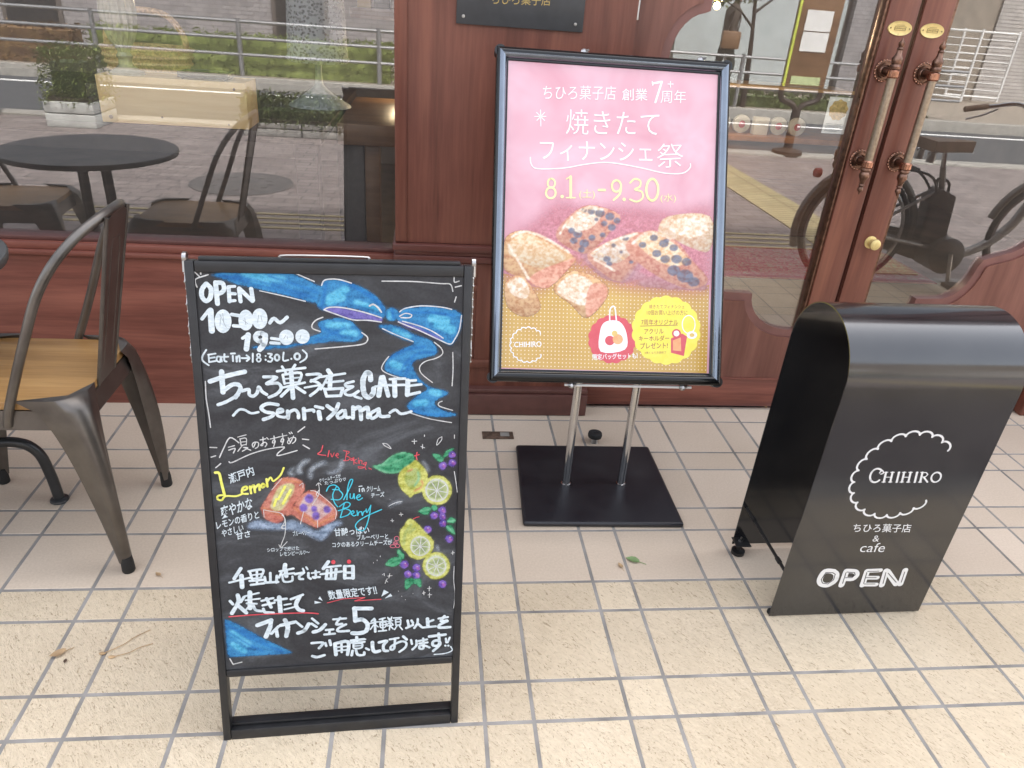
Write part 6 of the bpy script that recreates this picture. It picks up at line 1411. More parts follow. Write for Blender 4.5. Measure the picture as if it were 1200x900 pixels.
def soft_print(items, palette, to3, parent, name, cell, sigma, streak, z, rough=.85, coat=0, alpha=None, seed=5, shade=None, grain=.13, clip=None):
    """a chalk drawing or print with soft edges: a fine grid with a colour and a coverage on every vertex"""
    import numpy as np
    rs = np.random.RandomState(seed); al = alpha or {}
    P = [p for it in items for p in it[4]]; m = cell*(6 if clip is None else 60)
    u0, u1, v0, v1 = min(p[0] for p in P)-m, max(p[0] for p in P)+m, min(p[1] for p in P)-m, max(p[1] for p in P)+m
    nu, nv = int((u1-u0)/cell)+1, int((v1-v0)/cell)+1; U, V = np.meshgrid(u0+np.arange(nu)*cell, v0+np.arange(nv)*cell)
    def blur(a, s):
        k = np.exp(-.5*(np.arange(-int(3*s)-1, int(3*s)+2)/s)**2); k /= k.sum()
        a = np.apply_along_axis(lambda r: np.convolve(r, k, 'same'), 0, a); return np.apply_along_axis(lambda r: np.convolve(r, k, 'same'), 1, a)
    def fbm(sx, sy): a = blur_xy(rs.rand(nv, nu), sx, sy); return (a-a.mean())/(a.std()+1e-9)
    def blur_xy(a, sx, sy):
        for ax, s in ((1, sx), (0, sy)):
            k = np.exp(-.5*(np.arange(-int(3*s)-1, int(3*s)+2)/s)**2); k /= k.sum(); a = np.apply_along_axis(lambda r: np.convolve(r, k, 'same'), ax, a)
        return a
    C_ = np.zeros((nv, nu, 3)); A_ = np.zeros((nv, nu)); n1, n2 = fbm(streak[0], streak[1]), fbm(.8, .8)
    for k, col, w, sm, pts in items:
        Q = [Vector((a, b, 0)) for a, b in pts]; Q = smooth_pts(Q, 4, k == 'f') if (sm and len(Q) > 2) else Q; ins = np.zeros((nv, nu))
        if k == 'f':
            c = np.zeros((nv, nu), bool)
            for a, b in zip(Q, Q[1:]+Q[:1]):
                if abs(a.y-b.y) < 1e-9: continue
                c ^= ((a.y > V) != (b.y > V)) & (U < (b.x-a.x)*(V-a.y)/(b.y-a.y)+a.x)
            ins = c.astype(float)
        else:
            for a, b in zip(Q, Q[1:]):
                d = b-a; L = max(d.x*d.x+d.y*d.y, 1e-12); t = np.clip(((U-a.x)*d.x+(V-a.y)*d.y)/L, 0, 1); ins = np.maximum(ins, np.clip(1.0-(np.hypot(U-a.x-t*d.x, V-a.y-t*d.y)-w/2)/cell, 0, 1))
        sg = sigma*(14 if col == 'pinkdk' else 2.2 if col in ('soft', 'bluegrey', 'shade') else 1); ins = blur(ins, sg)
        _, c1, c2 = palette[col][:3]; f = np.clip(.5+.33*n1+grain*n2, 0, 1)[..., None]; cc = np.array(c1)*(1-f)+np.array(c2)*f
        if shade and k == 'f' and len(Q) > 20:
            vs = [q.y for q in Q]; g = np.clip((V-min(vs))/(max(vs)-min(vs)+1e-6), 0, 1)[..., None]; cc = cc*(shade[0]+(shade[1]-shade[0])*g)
        a_ = np.clip(ins*al.get(col, 1)*(1+grain*.5*n1+grain*.6*n2), 0, 1)
        C_ = C_*(1-a_[..., None])+cc*a_[..., None]; A_ = A_+a_*(1-A_)
    C_ = np.where(A_[..., None] > 1e-3, C_/np.maximum(A_, 1e-3)[..., None], 0); C_ = np.clip(C_, 0, .9)
    if clip: A_ = np.where((abs(U) < clip[0]) & (abs(V) < clip[1]), A_, 0)
    use = A_ > .02; idx = -np.ones((nv, nu), int); fcs = []; vts = []; cols = []
    for j in range(nv-1):
        for i in range(nu-1):
            if use[j, i] or use[j, i+1] or use[j+1, i] or use[j+1, i+1]:
                q = []
                for jj, ii in ((j, i), (j, i+1), (j+1, i+1), (j+1, i)):
                    if idx[jj, ii] < 0: idx[jj, ii] = len(vts); vts.append(to3(float(U[jj, ii]), float(V[jj, ii]), z)); cols.append((*C_[jj, ii], float(A_[jj, ii])))
                    q.append(int(idx[jj, ii]))
                fcs.append(q)
    me = bpy.data.meshes.new(name); me.from_pydata(vts, [], fcs); at = me.color_attributes.new('ink', 'FLOAT_COLOR', 'POINT'); at.data.foreach_set('color', [x for c in cols for x in c])
    mt, t, b = newmat(name+'_pigment'); vc = t.nodes.new('ShaderNodeVertexColor'); vc.layer_name = 'ink'; t.links.new(vc.outputs[0], b.inputs['Base Color']); b.inputs['Roughness'].default_value = rough; b.inputs['Specular IOR Level'].default_value = .25
    if coat: b.inputs['Coat Weight'].default_value = coat; b.inputs['Coat Roughness'].default_value = .12; t.links.new(vc.outputs['Alpha'], b.inputs['Alpha'])
    else:
        g = noise(t, coords(t, (420, 420, 420)), 1, 2, .6); r = N(t, 'ShaderNodeMapRange'); t.links.new(g, r.inputs[0]); r.inputs[1].default_value = .35; r.inputs[2].default_value = .6; r.inputs[3].default_value = .78; r.inputs[4].default_value = 1.06
        mu = N(t, 'ShaderNodeMath', operation='MULTIPLY', use_clamp=True); t.links.new(vc.outputs['Alpha'], mu.inputs[0]); t.links.new(r.outputs[0], mu.inputs[1]); t.links.new(mu.outputs[0], b.inputs['Alpha'])
    me.materials.append(mt); o = bpy.data.objects.new(name, me); COL.objects.link(o); o.parent = parent; o.matrix_parent_inverse = parent_matrix(parent).inverted(); return o
_pm = {}
def palette_mat(spec):
    if spec in _pm: return _pm[spec]
    name, c1, c2, sc, rough, alpha = spec
    m, t, b = newmat(name); v = coords(t, (sc*.35, sc, sc), (0, 0, 0)) if rough > .7 else coords(t, (sc, sc, sc))
    f = noise(t, v, 1.0, 5, .65, .8); t.links.new(ramp(t, f, [(.36, c1), (.64, c2)]), b.inputs['Base Color']); b.inputs['Roughness'].default_value = rough; b.inputs['Specular IOR Level'].default_value = .25
    if alpha < 1:
        g = noise(t, coords(t, (90, 90, 90)), 1, 4, .7); rr = N(t, 'ShaderNodeMapRange'); t.links.new(g, rr.inputs[0]); rr.inputs[1].default_value = .3; rr.inputs[2].default_value = .7; rr.inputs[3].default_value = max(0, alpha-.3); rr.inputs[4].default_value = min(1, alpha+.3); t.links.new(rr.outputs[0], b.inputs['Alpha'])
    if rough < .4: b.inputs['Coat Weight'].default_value = 1.0; b.inputs['Coat Roughness'].default_value = .12
    _pm[spec] = m; return m
CH = {
 'marker': ('white_marker', (.52, .6, .63), (.74, .8, .82), 220, .75, 1), 'chalk': ('white_chalk_line', (.6, .6, .58), (.8, .8, .78), 200, .85, .97),
 'grey': ('thin_marker', (.3, .34, .37), (.45, .5, .52), 100, .8, .9), 'blue': ('blue_chalk', (.03, .155, .36), (.06, .27, .52), 55, .9, .97), 'cyan': ('light_blue_chalk', (.06, .36, .58), (.16, .52, .7), 70, .9, .55),
 'deepblue': ('deep_blue_chalk', (.02, .12, .38), (.03, .2, .5), 60, .9, .6), 'purple': ('violet_chalk', (.1, .08, .3), (.2, .17, .46), 70, .9, .95), 'soft': ('chalk_dust', (.3, .34, .38), (.5, .54, .58), 60, .9, .42),
 'lemon': ('yellow_marker', (.72, .7, .1), (.84, .82, .22), 150, .8, 1), 'bluegrey': ('blue_grey_chalk', (.19, .26, .36), (.38, .46, .58), 60, .9, .75), 'pink': ('salmon_chalk', (.44, .13, .1), (.6, .25, .18), 60, .9, .97),
 'palepink': ('pale_pink_chalk', (.5, .3, .28), (.62, .46, .42), 70, .9, .9), 'pink2': ('coral_chalk', (.5, .14, .1), (.6, .24, .18), 60, .9, .7), 'orange': ('orange_chalk', (.5, .16, .07), (.62, .28, .14), 60, .9, .65),
 'paleyellow': ('pale_yellow_chalk', (.5, .46, .18), (.66, .6, .36), 60, .9, .9), 'berry': ('berry_chalk', (.1, .06, .3), (.24, .15, .5), 60, .9, .97), 'pinkberry': ('pink_berry_chalk', (.42, .1, .36), (.52, .2, .44), 60, .9, .6),
 'red': ('red_marker', (.62, .06, .08), (.74, .14, .16), 120, .8, 1), 'red2': ('rose_marker', (.5, .1, .15), (.64, .22, .26), 120, .8, 1), 'aqua': ('aqua_marker', (.05, .48, .62), (.1, .6, .72), 120, .8, 1),
 'green': ('green_chalk', (.025, .2, .09), (.1, .38, .2), 55, .9, .95), 'greenl': ('light_green_chalk', (.1, .4, .2), (.25, .55, .34), 60, .9, .8), 'yellow': ('yellow_chalk', (.42, .42, .07), (.64, .64, .2), 55, .9, .97),
 'lime': ('lime_chalk', (.25, .34, .08), (.42, .48, .2), 55, .9, .75), 'palegreen': ('pale_citrus_chalk', (.5, .58, .3), (.7, .74, .5), 60, .9, .95), 'citrus': ('citrus_flesh_chalk', (.26, .32, .16), (.5, .55, .26), 80, .9, .9)}
CHN = {k: 'chalk_drawing' for k in CH}
for k in ('marker', 'grey'): CHN[k] = 'white_lettering'
for k in ('chalk', 'soft'): CHN[k] = 'chalk_line_work'
for k in ('blue', 'cyan', 'deepblue', 'purple'): CHN[k] = 'blue_ribbon_drawing'
for k in ('lemon', 'red', 'red2', 'aqua'): CHN[k] = 'coloured_lettering'
# ================================================================== chalkboard A-sign
def chalkboard():
    t = thing('chalkboard_sign', 'black folding chalkboard sign with a blue chalk ribbon and hand lettered opening hours', 'chalkboard', (.62, -.4, 0))
    A = Vector((.397, -.417, 0)); e = Vector((.449, .020, 0)).normalized(); n = Vector((-e.y, e.x, 0)); a = R(10.4); up = (Vector((0, 0, math.cos(a)))+n*math.sin(a)+e*.007).normalized(); no = e.cross(up)   # no points to the street
    T = lambda u, v, d: A+e*u+up*v+no*d
    def bar(mb, u0, u1, v0, v1, d0, d1, bev=.002, mi=0):
        b = bmesh.new(); bmesh.ops.create_cube(b, size=1)
        for q in b.verts: q.co = Vector(((u0+u1)/2+q.co.x*(u1-u0), (v0+v1)/2+q.co.y*(v1-v0), (d0+d1)/2+q.co.z*(d1-d0)))
        if bev: bmesh.ops.bevel(b, geom=list(b.edges), offset=bev, segments=2, affect='EDGES', profile=.5)
        for q in b.verts: q.co = T(*q.co)
        mb._join(b, mi)
    W_, H_ = .449, .916
    f = MB(); bar(f, .0, .0142, 0, H_, -.024, 0); bar(f, W_-.0142, W_, 0, H_, -.024, 0); bar(f, .0147, W_-.0147, .898, H_, -.024, -.0006); bar(f, .0147, W_-.0147, 0, .022, -.024, -.0006); bar(f, .0147, W_-.0147, .143, .158, -.024, -.0006)
    bar(f, .012, W_-.012, .0235, .0285, -.032, -.012, .001); bar(f, .02, W_-.02, H_, H_+.006, -.02, -.006, .001)
    f.build('front_frame', M['blackframe'], t)
    m, tt, bb = newmat('chalkboard_surface'); v = coords(tt, (5, 5, 9), (0, R(25), 0)); c = ramp(tt, noise(tt, v, 1.0, 5, .62, 1.4), [(.4, (.026, .026, .029)), (.55, (.045, .047, .051)), (.7, (.11, .118, .128)), (.85, (.17, .18, .19))])
    c2 = ramp(tt, noise(tt, coords(tt), 260, 2), [(.3, (.85, .85, .85)), (.7, (1.15, 1.15, 1.15))]); c = mixc(tt, 1, c, c2, 'MULTIPLY'); tt.links.new(c, bb.inputs['Base Color']); bb.inputs['Roughness'].default_value = .55; bb.inputs['Specular IOR Level'].default_value = .45
    p = MB(); bar(p, .0144, W_-.0144, .1585, .8975, -.012, -.004, 0); p = p.build('board_panel', m, t)
    B3 = lambda u, v, d: T(u, v, d-.004); arts = unpack(ART_BOARD); RIB = ('blue', 'cyan', 'deepblue', 'purple'); LINE = ('marker', 'grey', 'chalk', 'lemon', 'red', 'red2', 'aqua'); AL = {'soft': .55, 'bluegrey': .8, 'cyan': .95, 'deepblue': .9, 'lime': .8, 'greenl': .8, 'pinkberry': .8}
    soft_print([q for q in arts if q[1] in RIB], CH, B3, p, 'blue_ribbon_drawing', .0017, .8, (5, 1.2), .0002, alpha=AL)
    soft_print([q for q in arts if q[1] not in RIB and q[1] not in LINE and q[0] != 't'], CH, B3, p, 'chalk_drawing', .0014, .8, (3, 1.4), .0004, alpha=AL, seed=8)
    draw([q for q in arts if q[1] in LINE], B3, CH, CHN, p, .0006, .07)
    # rear leaf, mirrored about the hinge line
    top = A+up*(H_-.012)+n*.026; dn = Vector((0, 0, -math.cos(a)))+n*math.sin(a); L = top.z/math.cos(a)
    T2 = lambda u, v, d: top+e*u+dn*v+n*0+Vector((0, 0, 1)).cross(e)*0+(dn.cross(e))*d
    def bar2(mb, u0, u1, v0, v1, d0, d1):
        b = bmesh.new(); bmesh.ops.create_cube(b, size=1)
        for q in b.verts: q.co = T2((u0+u1)/2+q.co.x*(u1-u0), (v0+v1)/2+q.co.y*(v1-v0), (d0+d1)/2+q.co.z*(d1-d0))
        mb._join(b)
    g = MB(); bar2(g, 0, .0185, 0, L, -.012, .012); bar2(g, W_-.0185, W_, 0, L, -.012, .012); bar2(g, .019, W_-.019, 0, .02, -.011, .011); bar2(g, .019, W_-.019, L-.16, L-.145, -.011, .011); bar2(g, .019, W_-.019, L-.022, L, -.011, .011); g.build('rear_frame', M['blackframe'], t)
    g = MB(); bar2(g, .0187, W_-.0187, .0205, L-.1605, -.004, .004); g.build('rear_panel', m, t)
    h = MB(); h.tube(smooth_pts([T(.14, H_-.004, -.018), T(.142, H_+.004, -.019), T(.152, H_+.0085, -.02), T(.27, H_+.0085, -.02), T(.28, H_+.004, -.019), T(.282, H_-.004, -.018)], 4), .0018, 8); h.build('carry_handle', M['steel'], t)
    for u in (-.003, W_+.003):
        q = MB(); q.tube([T(u, H_+.003, -.018), T(u, H_-.02, -.016)], .004, 8); q.lathe(T(u, H_+.002, -.022), [(.001, -.004), (.009, -.003), (.009, .003), (.001, .004)], axis=e, n=16); q.build('hinge', M['steel'], t)
    for u in (-.0018, W_+.0018):
        q = MB(); P = [T(u, H_-.022-k*.012, -.012+.0035*math.sin(k*1.9)) for k in range(13)]; q.tube(P, .0016, 6)
        for k in range(0, 13): q.sphere(P[k], .0026, n=6)
        q.build('stay_chain', M['steel'], t)
chalkboard()
# ================================================================== poster stand
def poster_stand():
    t = thing('poster_stand', 'black framed poster stand with a pink pastry festival poster on a square base', 'poster stand', (1.27, .41, 0), group=None)
    b = MB(); b.prism([(1.044, .216), (1.503, .206), (1.506, .612), (1.064, .617)], lambda u, v, d: (u, v, d), .0, .0165); o = b.build('base_plate', M['blackbase'], t)
    bv = o.modifiers.new('bevel', 'BEVEL'); bv.width = .0085; bv.segments = 4; bv.limit_method = 'ANGLE'; bv.angle_limit = R(50)
    for x in (1.193, 1.362):
        p = MB(); p.lathe((x, .4, .0165), [(.0145, 0), (.0145, .003), (.0118, .004), (.0118, .70)], n=20); p.build('pole', M['chrome'], t)
    yw, ln = -.010491, .4588; e = Vector((math.cos(yw), math.sin(yw), 0)); n = Vector((-math.sin(yw), math.cos(yw), 0)); up = Vector((0, 0, math.cos(ln)))+n*math.sin(ln); no = e.cross(up); Cc = Vector((1.2244, .4, .82))
    T = lambda u, v, d: Cc+e*u+up*v+no*d
    hw, hh = .2975, .41
    prof = [(0, -.018), (0, -.002)]+[(.0135-.0135*math.cos(math.pi*k/10), .0155*math.sin(math.pi*k/10)-.001) for k in range(1, 10)]+[(.0265, .001), (.0305, .0), (.0305, -.018)]
    f = MB()
    for k in range(4):
        c0 = [(-hw, -hh), (hw, -hh), (hw, hh), (-hw, hh)][k]; c1 = [(hw, -hh), (hw, hh), (-hw, hh), (-hw, -hh)][k]
        dirv = Vector(((c1[0]-c0[0]), (c1[1]-c0[1]))).normalized(); inn = Vector((-dirv.y, dirv.x)); rows = []
        for (q, d) in prof:
            a_ = Vector(c0)+dirv*q+inn*q; b_ = Vector(c1)-dirv*q+inn*q
            rows.append((f.bm.verts.new(T(a_.x, a_.y, d)), f.bm.verts.new(T(b_.x, b_.y, d))))
        for qi, ((a0, a1), (b0, b1)) in enumerate(zip(rows, rows[1:])):
            fc = f.bm.faces.new((a0, a1, b1, b0)); fc.smooth = True; fc.material_index = 1 if ((k in (1, 3) and 5 <= qi <= 9) or (k == 2 and 7 <= qi <= 9) or (k == 0 and qi == 9)) else 0  # side and top bevels get the painted sky highlight, the bottom one strip
    fo = f.build('frame', [M['blacksnap'], M['snap_sky_sheen']], t, sharp=50)
    cn = MB()
    for sx in (-1, 1):
        for sy in (-1, 1):
            cc = Vector((sx*(hw-.0105), sy*(hh-.0105))); pts = [(cc.x+.0145*math.cos(a), cc.y+.0145*math.sin(a)) for a in [k*math.pi/12 for k in range(24)]]; cn.prism(pts, T, -.0185, .0052)
    cn.build('corner_cap', M['blackplastic'], fo)
    bp = MB(); bp.prism([(-hw+.012, -hh+.012), (hw-.012, -hh+.012), (hw-.012, hh-.012), (-hw+.012, hh-.012)], T, -.0185, -.012); bp.build('back_board', M['blackplastic'], t)
    PO = {'gold': 0}
    def gold():
        m, tt, bb = newmat('printed_gold_polka'); c = tt.nodes.new('ShaderNodeTexCoord'); ma = tt.nodes.new('ShaderNodeMapping'); tt.links.new(c.outputs['Object'], ma.inputs[0]); ma.inputs['Rotation'].default_value = (0, 0, 0); ma.inputs['Scale'].default_value = (105, 1, 117)
        sp = tt.nodes.new('ShaderNodeSeparateXYZ'); tt.links.new(ma.outputs[0], sp.inputs[0])
        def mth(op, a_, b_=None):
            q = tt.nodes.new('ShaderNodeMath'); q.operation = op
            for i, x in enumerate((a_, b_)):
                if x is None: continue
                if isinstance(x, (int, float)): q.inputs[i].default_value = x
                else: tt.links.new(x, q.inputs[i])
            return q.outputs[0]
        pp = mth('MULTIPLY', mth('SINE', mth('MULTIPLY', mth('ADD', sp.outputs[0], sp.outputs[2]), math.pi)), mth('SINE', mth('MULTIPLY', mth('SUBTRACT', sp.outputs[0], sp.outputs[2]), math.pi)))
        dots = mth('GREATER_THAN', pp, .78)
        f = noise(tt, coords(tt), 7, 3); base = ramp(tt, f, [(.3, (.52, .29, .035)), (.7, (.61, .37, .065))])
        tt.links.new(mixc(tt, dots, base, (.86, .76, .52)), bb.inputs['Base Color']); bb.inputs['Roughness'].default_value = .3; bb.inputs['Coat Weight'].default_value = 1; bb.inputs['Coat Roughness'].default_value = .12; return m
    gm = gold(); m, tt, bb = newmat('printed_pink'); f = noise(tt, coords(tt), 4.5, 3, .6, 1.0); tt.links.new(ramp(tt, f, [(.32, (.63, .285, .335)), (.68, (.75, .46, .52))]), bb.inputs['Base Color']); bb.inputs['Roughness'].default_value = .3; bb.inputs['Coat Weight'].default_value = 1; bb.inputs['Coat Roughness'].default_value = .12
    p = MB(); p.prism([(-.2685, -.3785), (.2685, -.3785), (.2685, .3785), (-.2685, .3785)], T, -.0115, -.003); p = p.build('poster', m, t)
    def pc(nm, a_, b_, sc=40): return (nm, a_, b_, sc, .32, 1)
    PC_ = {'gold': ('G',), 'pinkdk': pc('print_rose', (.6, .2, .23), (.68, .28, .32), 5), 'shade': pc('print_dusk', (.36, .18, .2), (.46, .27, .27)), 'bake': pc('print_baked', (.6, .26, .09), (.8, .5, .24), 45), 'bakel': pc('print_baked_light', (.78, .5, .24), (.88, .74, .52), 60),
           'bakepink': pc('print_baked_pink', (.58, .2, .12), (.76, .4, .27), 50), 'cream': pc('print_cream', (.76, .55, .34), (.88, .8, .68), 70), 'blueb': pc('print_blueberry', (.05, .055, .09), (.16, .17, .23), 40), 'white': pc('print_white', (.86, .86, .86), (.88, .88, .88)),
           'badge': pc('print_red', (.62, .06, .08), (.66, .08, .1)), 'yellowb': pc('print_yellow', (.84, .72, .06), (.87, .77, .1)), 'orange2': pc('print_orange', (.8, .32, .12), (.84, .45, .2)), 'gold2': pc('print_gold', (.7, .48, .12), (.74, .52, .16)), 'brown': pc('print_brown', (.3, .06, .03), (.36, .08, .05)), 'yellowt': pc('print_pale_yellow', (.87, .82, .36), (.88, .84, .42))}
    _pm[('G',)] = gm
    PN = {k: 'pastry_print' for k in PC_}
    for k in ('white', 'yellowt', 'brown'): PN[k] = 'printed_lettering'
    for k in ('badge', 'yellowb'): PN[k] = 'printed_badge'
    for k in ('gold', 'pinkdk'): PN[k] = 'printed_background'
    P3 = lambda u, v, d: T(u, v, d-.003); arts = unpack(ART_POSTER); PAS = ('pinkdk', 'shade', 'bake', 'bakel', 'bakepink', 'cream', 'blueb')
    draw([q for q in arts if q[1] == 'gold'], P3, PC_, PN, p, .0002)
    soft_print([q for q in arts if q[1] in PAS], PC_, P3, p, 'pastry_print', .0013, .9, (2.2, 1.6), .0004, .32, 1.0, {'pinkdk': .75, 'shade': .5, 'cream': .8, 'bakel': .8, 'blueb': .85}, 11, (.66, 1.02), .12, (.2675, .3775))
    draw([q for q in arts if q[1] not in PAS and q[1] != 'gold'], P3, PC_, PN, p, .0006, zs=1.2e-5)
    c = MB(); P = lambda u: T(u, -hh-.0055, -.012); c.tube([P(-.105), P(.225)], .0035, 8); c.build('retaining_bar', M['white'], t)
    for u, v in ((-.088, -hh-.006), (.2, -hh-.006), (-.078, hh+.004), (.222, hh+.004)):
        q = MB(); q.lathe(T(u, v, -.006), [(.006, -.008), (.008, -.006), (.008, .002), (.004, .005)], axis=no, n=14); q.tube([T(u+.004, v, .0), T(u+.011, v+.004, -.004)], .003, 6); q.build('frame_clip', M['steel'], t)
    b = MB(); bx = [(-.09, -.15), (.18, -.15), (.18, -.1), (-.09, -.1)]; b.prism(bx, T, -.045, -.0186); b.build('tilt_bracket', M['blackplastic'], t)
poster_stand()
# ================================================================== bent black sign
def black_sign():
    t = thing('pavement_sign', 'glossy black bent steel pavement sign with white scalloped logo and OPEN lettering', 'pavement sign', (1.81, -.005, 0))
    ti = R(-1.5); A = Vector((1.612, -.133, .0)); e = Vector((.99988, .0151, 0)).normalized(); n0 = Vector((-e.y, e.x, 0)); up = Vector((0, 0, math.cos(ti)))+n0*math.sin(ti); n = up.cross(e)*-1; n = e.cross(up)*-1     # n points to the shop
    T = lambda u, v, d: A+e*u+up*v+n*d
    dep, zr, th = .252, .643, .0024; r_ = dep/2
    path = [(0, .003)]+[(0, .1+k*.09) for k in range(7)]+[(r_-r_*math.cos(a), zr+r_*math.sin(a)) for a in [math.pi*k/24 for k in range(25)]]+[(dep, .64-k*.09) for k in range(7)]+[(dep, .012)]
    s = MB(); rows = []
    for i, (d, v) in enumerate(path):
        a_, b_ = Vector(path[max(i-1, 0)]), Vector(path[min(i+1, len(path)-1)]); q = (b_-a_).normalized(); nn = Vector((-q.y, q.x))   # outward
        rows.append([s.bm.verts.new(T(u, v+nn.y*o, d+nn.x*o)) for o in (0, -th) for u in (0, .397)])
    for p, q in zip(rows, rows[1:]):
        for a_, b_ in ((0, 1), (1, 3), (3, 2), (2, 0)): s.bm.faces.new((p[a_], p[b_], q[b_], q[a_]))
    s.bm.faces.new(rows[0][:2]+rows[0][:1:-1]); s.bm.faces.new(rows[-1][:2]+rows[-1][:1:-1])
    pn = s.build('bent_panel', M['blackgloss'], t, sharp=50)
    wh = ('sign_white', (.78, .78, .77), (.82, .82, .81), 60, .5, 1); ink = ('sign_inline', (.05, .05, .05), (.07, .07, .07), 60, .5, 1)
    draw(ART_ASIGN, lambda u, v, d: T(u, v, -d), {'white': wh, 'inline': ink}, {'white': 'white_lettering', 'inline': 'letter_inline'}, pn, .0003, zs=1e-5)
    for u in (.012, .385):
        q = MB(); q.tube([T(u, .137, .004), T(u, .137, dep-.004)], .0042, 10)
        for d in (.05, dep-.05): q.tube([T(u, .137, d-.008), T(u, .137, d+.008)], .006, 10)
        q.build('brace_rod', M['blackplastic'], t)
        q = MB(); x = T(u, 0, dep-.02); q.lathe((x.x, x.y, 0), [(.016, 0), (.018, .002), (.018, .012), (.008, .014), (.0055, .015), (.0055, .05)], n=20); q.lathe((x.x, x.y, .03), [(.011, 0), (.011, .008)], n=6); q.box(x.x-.02, x.x+.022, x.y-.024, x.y+.016, .0405, .0435, .001); q.build('adjuster_foot', M['blackplastic'], t)
        q = MB(); x = T(u, 0, .012); q.lathe((x.x, x.y, 0), [(.01, 0), (.011, .002), (.011, .007), (.004, .009), (.004, .03)], n=16); q.build('front_foot', M['rubber'], t)
        q = MB(); x = T(u, 0, dep-.02); q.lathe((x.x, x.y, .0437), [(.0065, 0), (.0065, .005), (.003, .0052), (.003, .012)], n=6); q.build('foot_bolt', M['steel'], t)
black_sign()
# ================================================================== wall plaque, notice
t = thing('wall_plaque', 'dark grey metal name plaque with gold characters on the wood pillar', 'plaque', (1.01, .85, 1.22))
MB().box(.837, 1.187, .8465, .8545, 1.223, 1.46, .001).build('plate', M['plaque'], t)
_pm[('gold',)] = plain('gold_characters', (.5, .36, .12), .4, .3)
o_ = [c for c in t.children][0]; draw(ART_PLAQUE, lambda u, v, d: (1.0115+u, .845-d, 1.28+v), {'gold': ('gold',)}, {'gold': 'gold_lettering'}, o_, -.0012)
for x in (.856, 1.165):
    q = MB(); q.lathe((x, .8465, 1.242), [(.0045, 0), (.0042, .0015), (.001, .002)], axis=(0, -1, 0), n=14); q.build('screw', M['steel'], t)
t = thing('paper_notice', 'small white paper notice with a round golden cake picture taped inside the left door glass', 'notice', (2.03, .935, 1.0))
q = MB(); q.prism([(2.0, .984), (2.075, .984), (2.075, 1.092), (2.0, 1.092)], lambda u, v, d: (u, .936+d, v), 0, .0006); pp = q.build('sheet', plain('notice_paper', (.86, .82, .74), .6, 0, .04), t)
q = MB(); q.prism([(2.0375+.03*math.cos(a)*(1+.06*math.sin(9*a)), 1.055+.03*math.sin(a)*(1+.06*math.sin(9*a))) for a in [k*math.pi/20 for k in range(40)]], lambda u, v, d: (u, .9352+d, v), 0, .0004); q.build('cake_picture', plain('golden_cake', (.55, .32, .1), .5, 0, .35, 120), pp)
q = MB()
for k in range(6): q.box(2.008, 2.066-(k % 3)*.008, .9353, .9356, 1.012-k*.0042, 1.0135-k*.0042)
q.build('text_lines', M['greymetal'], pp)
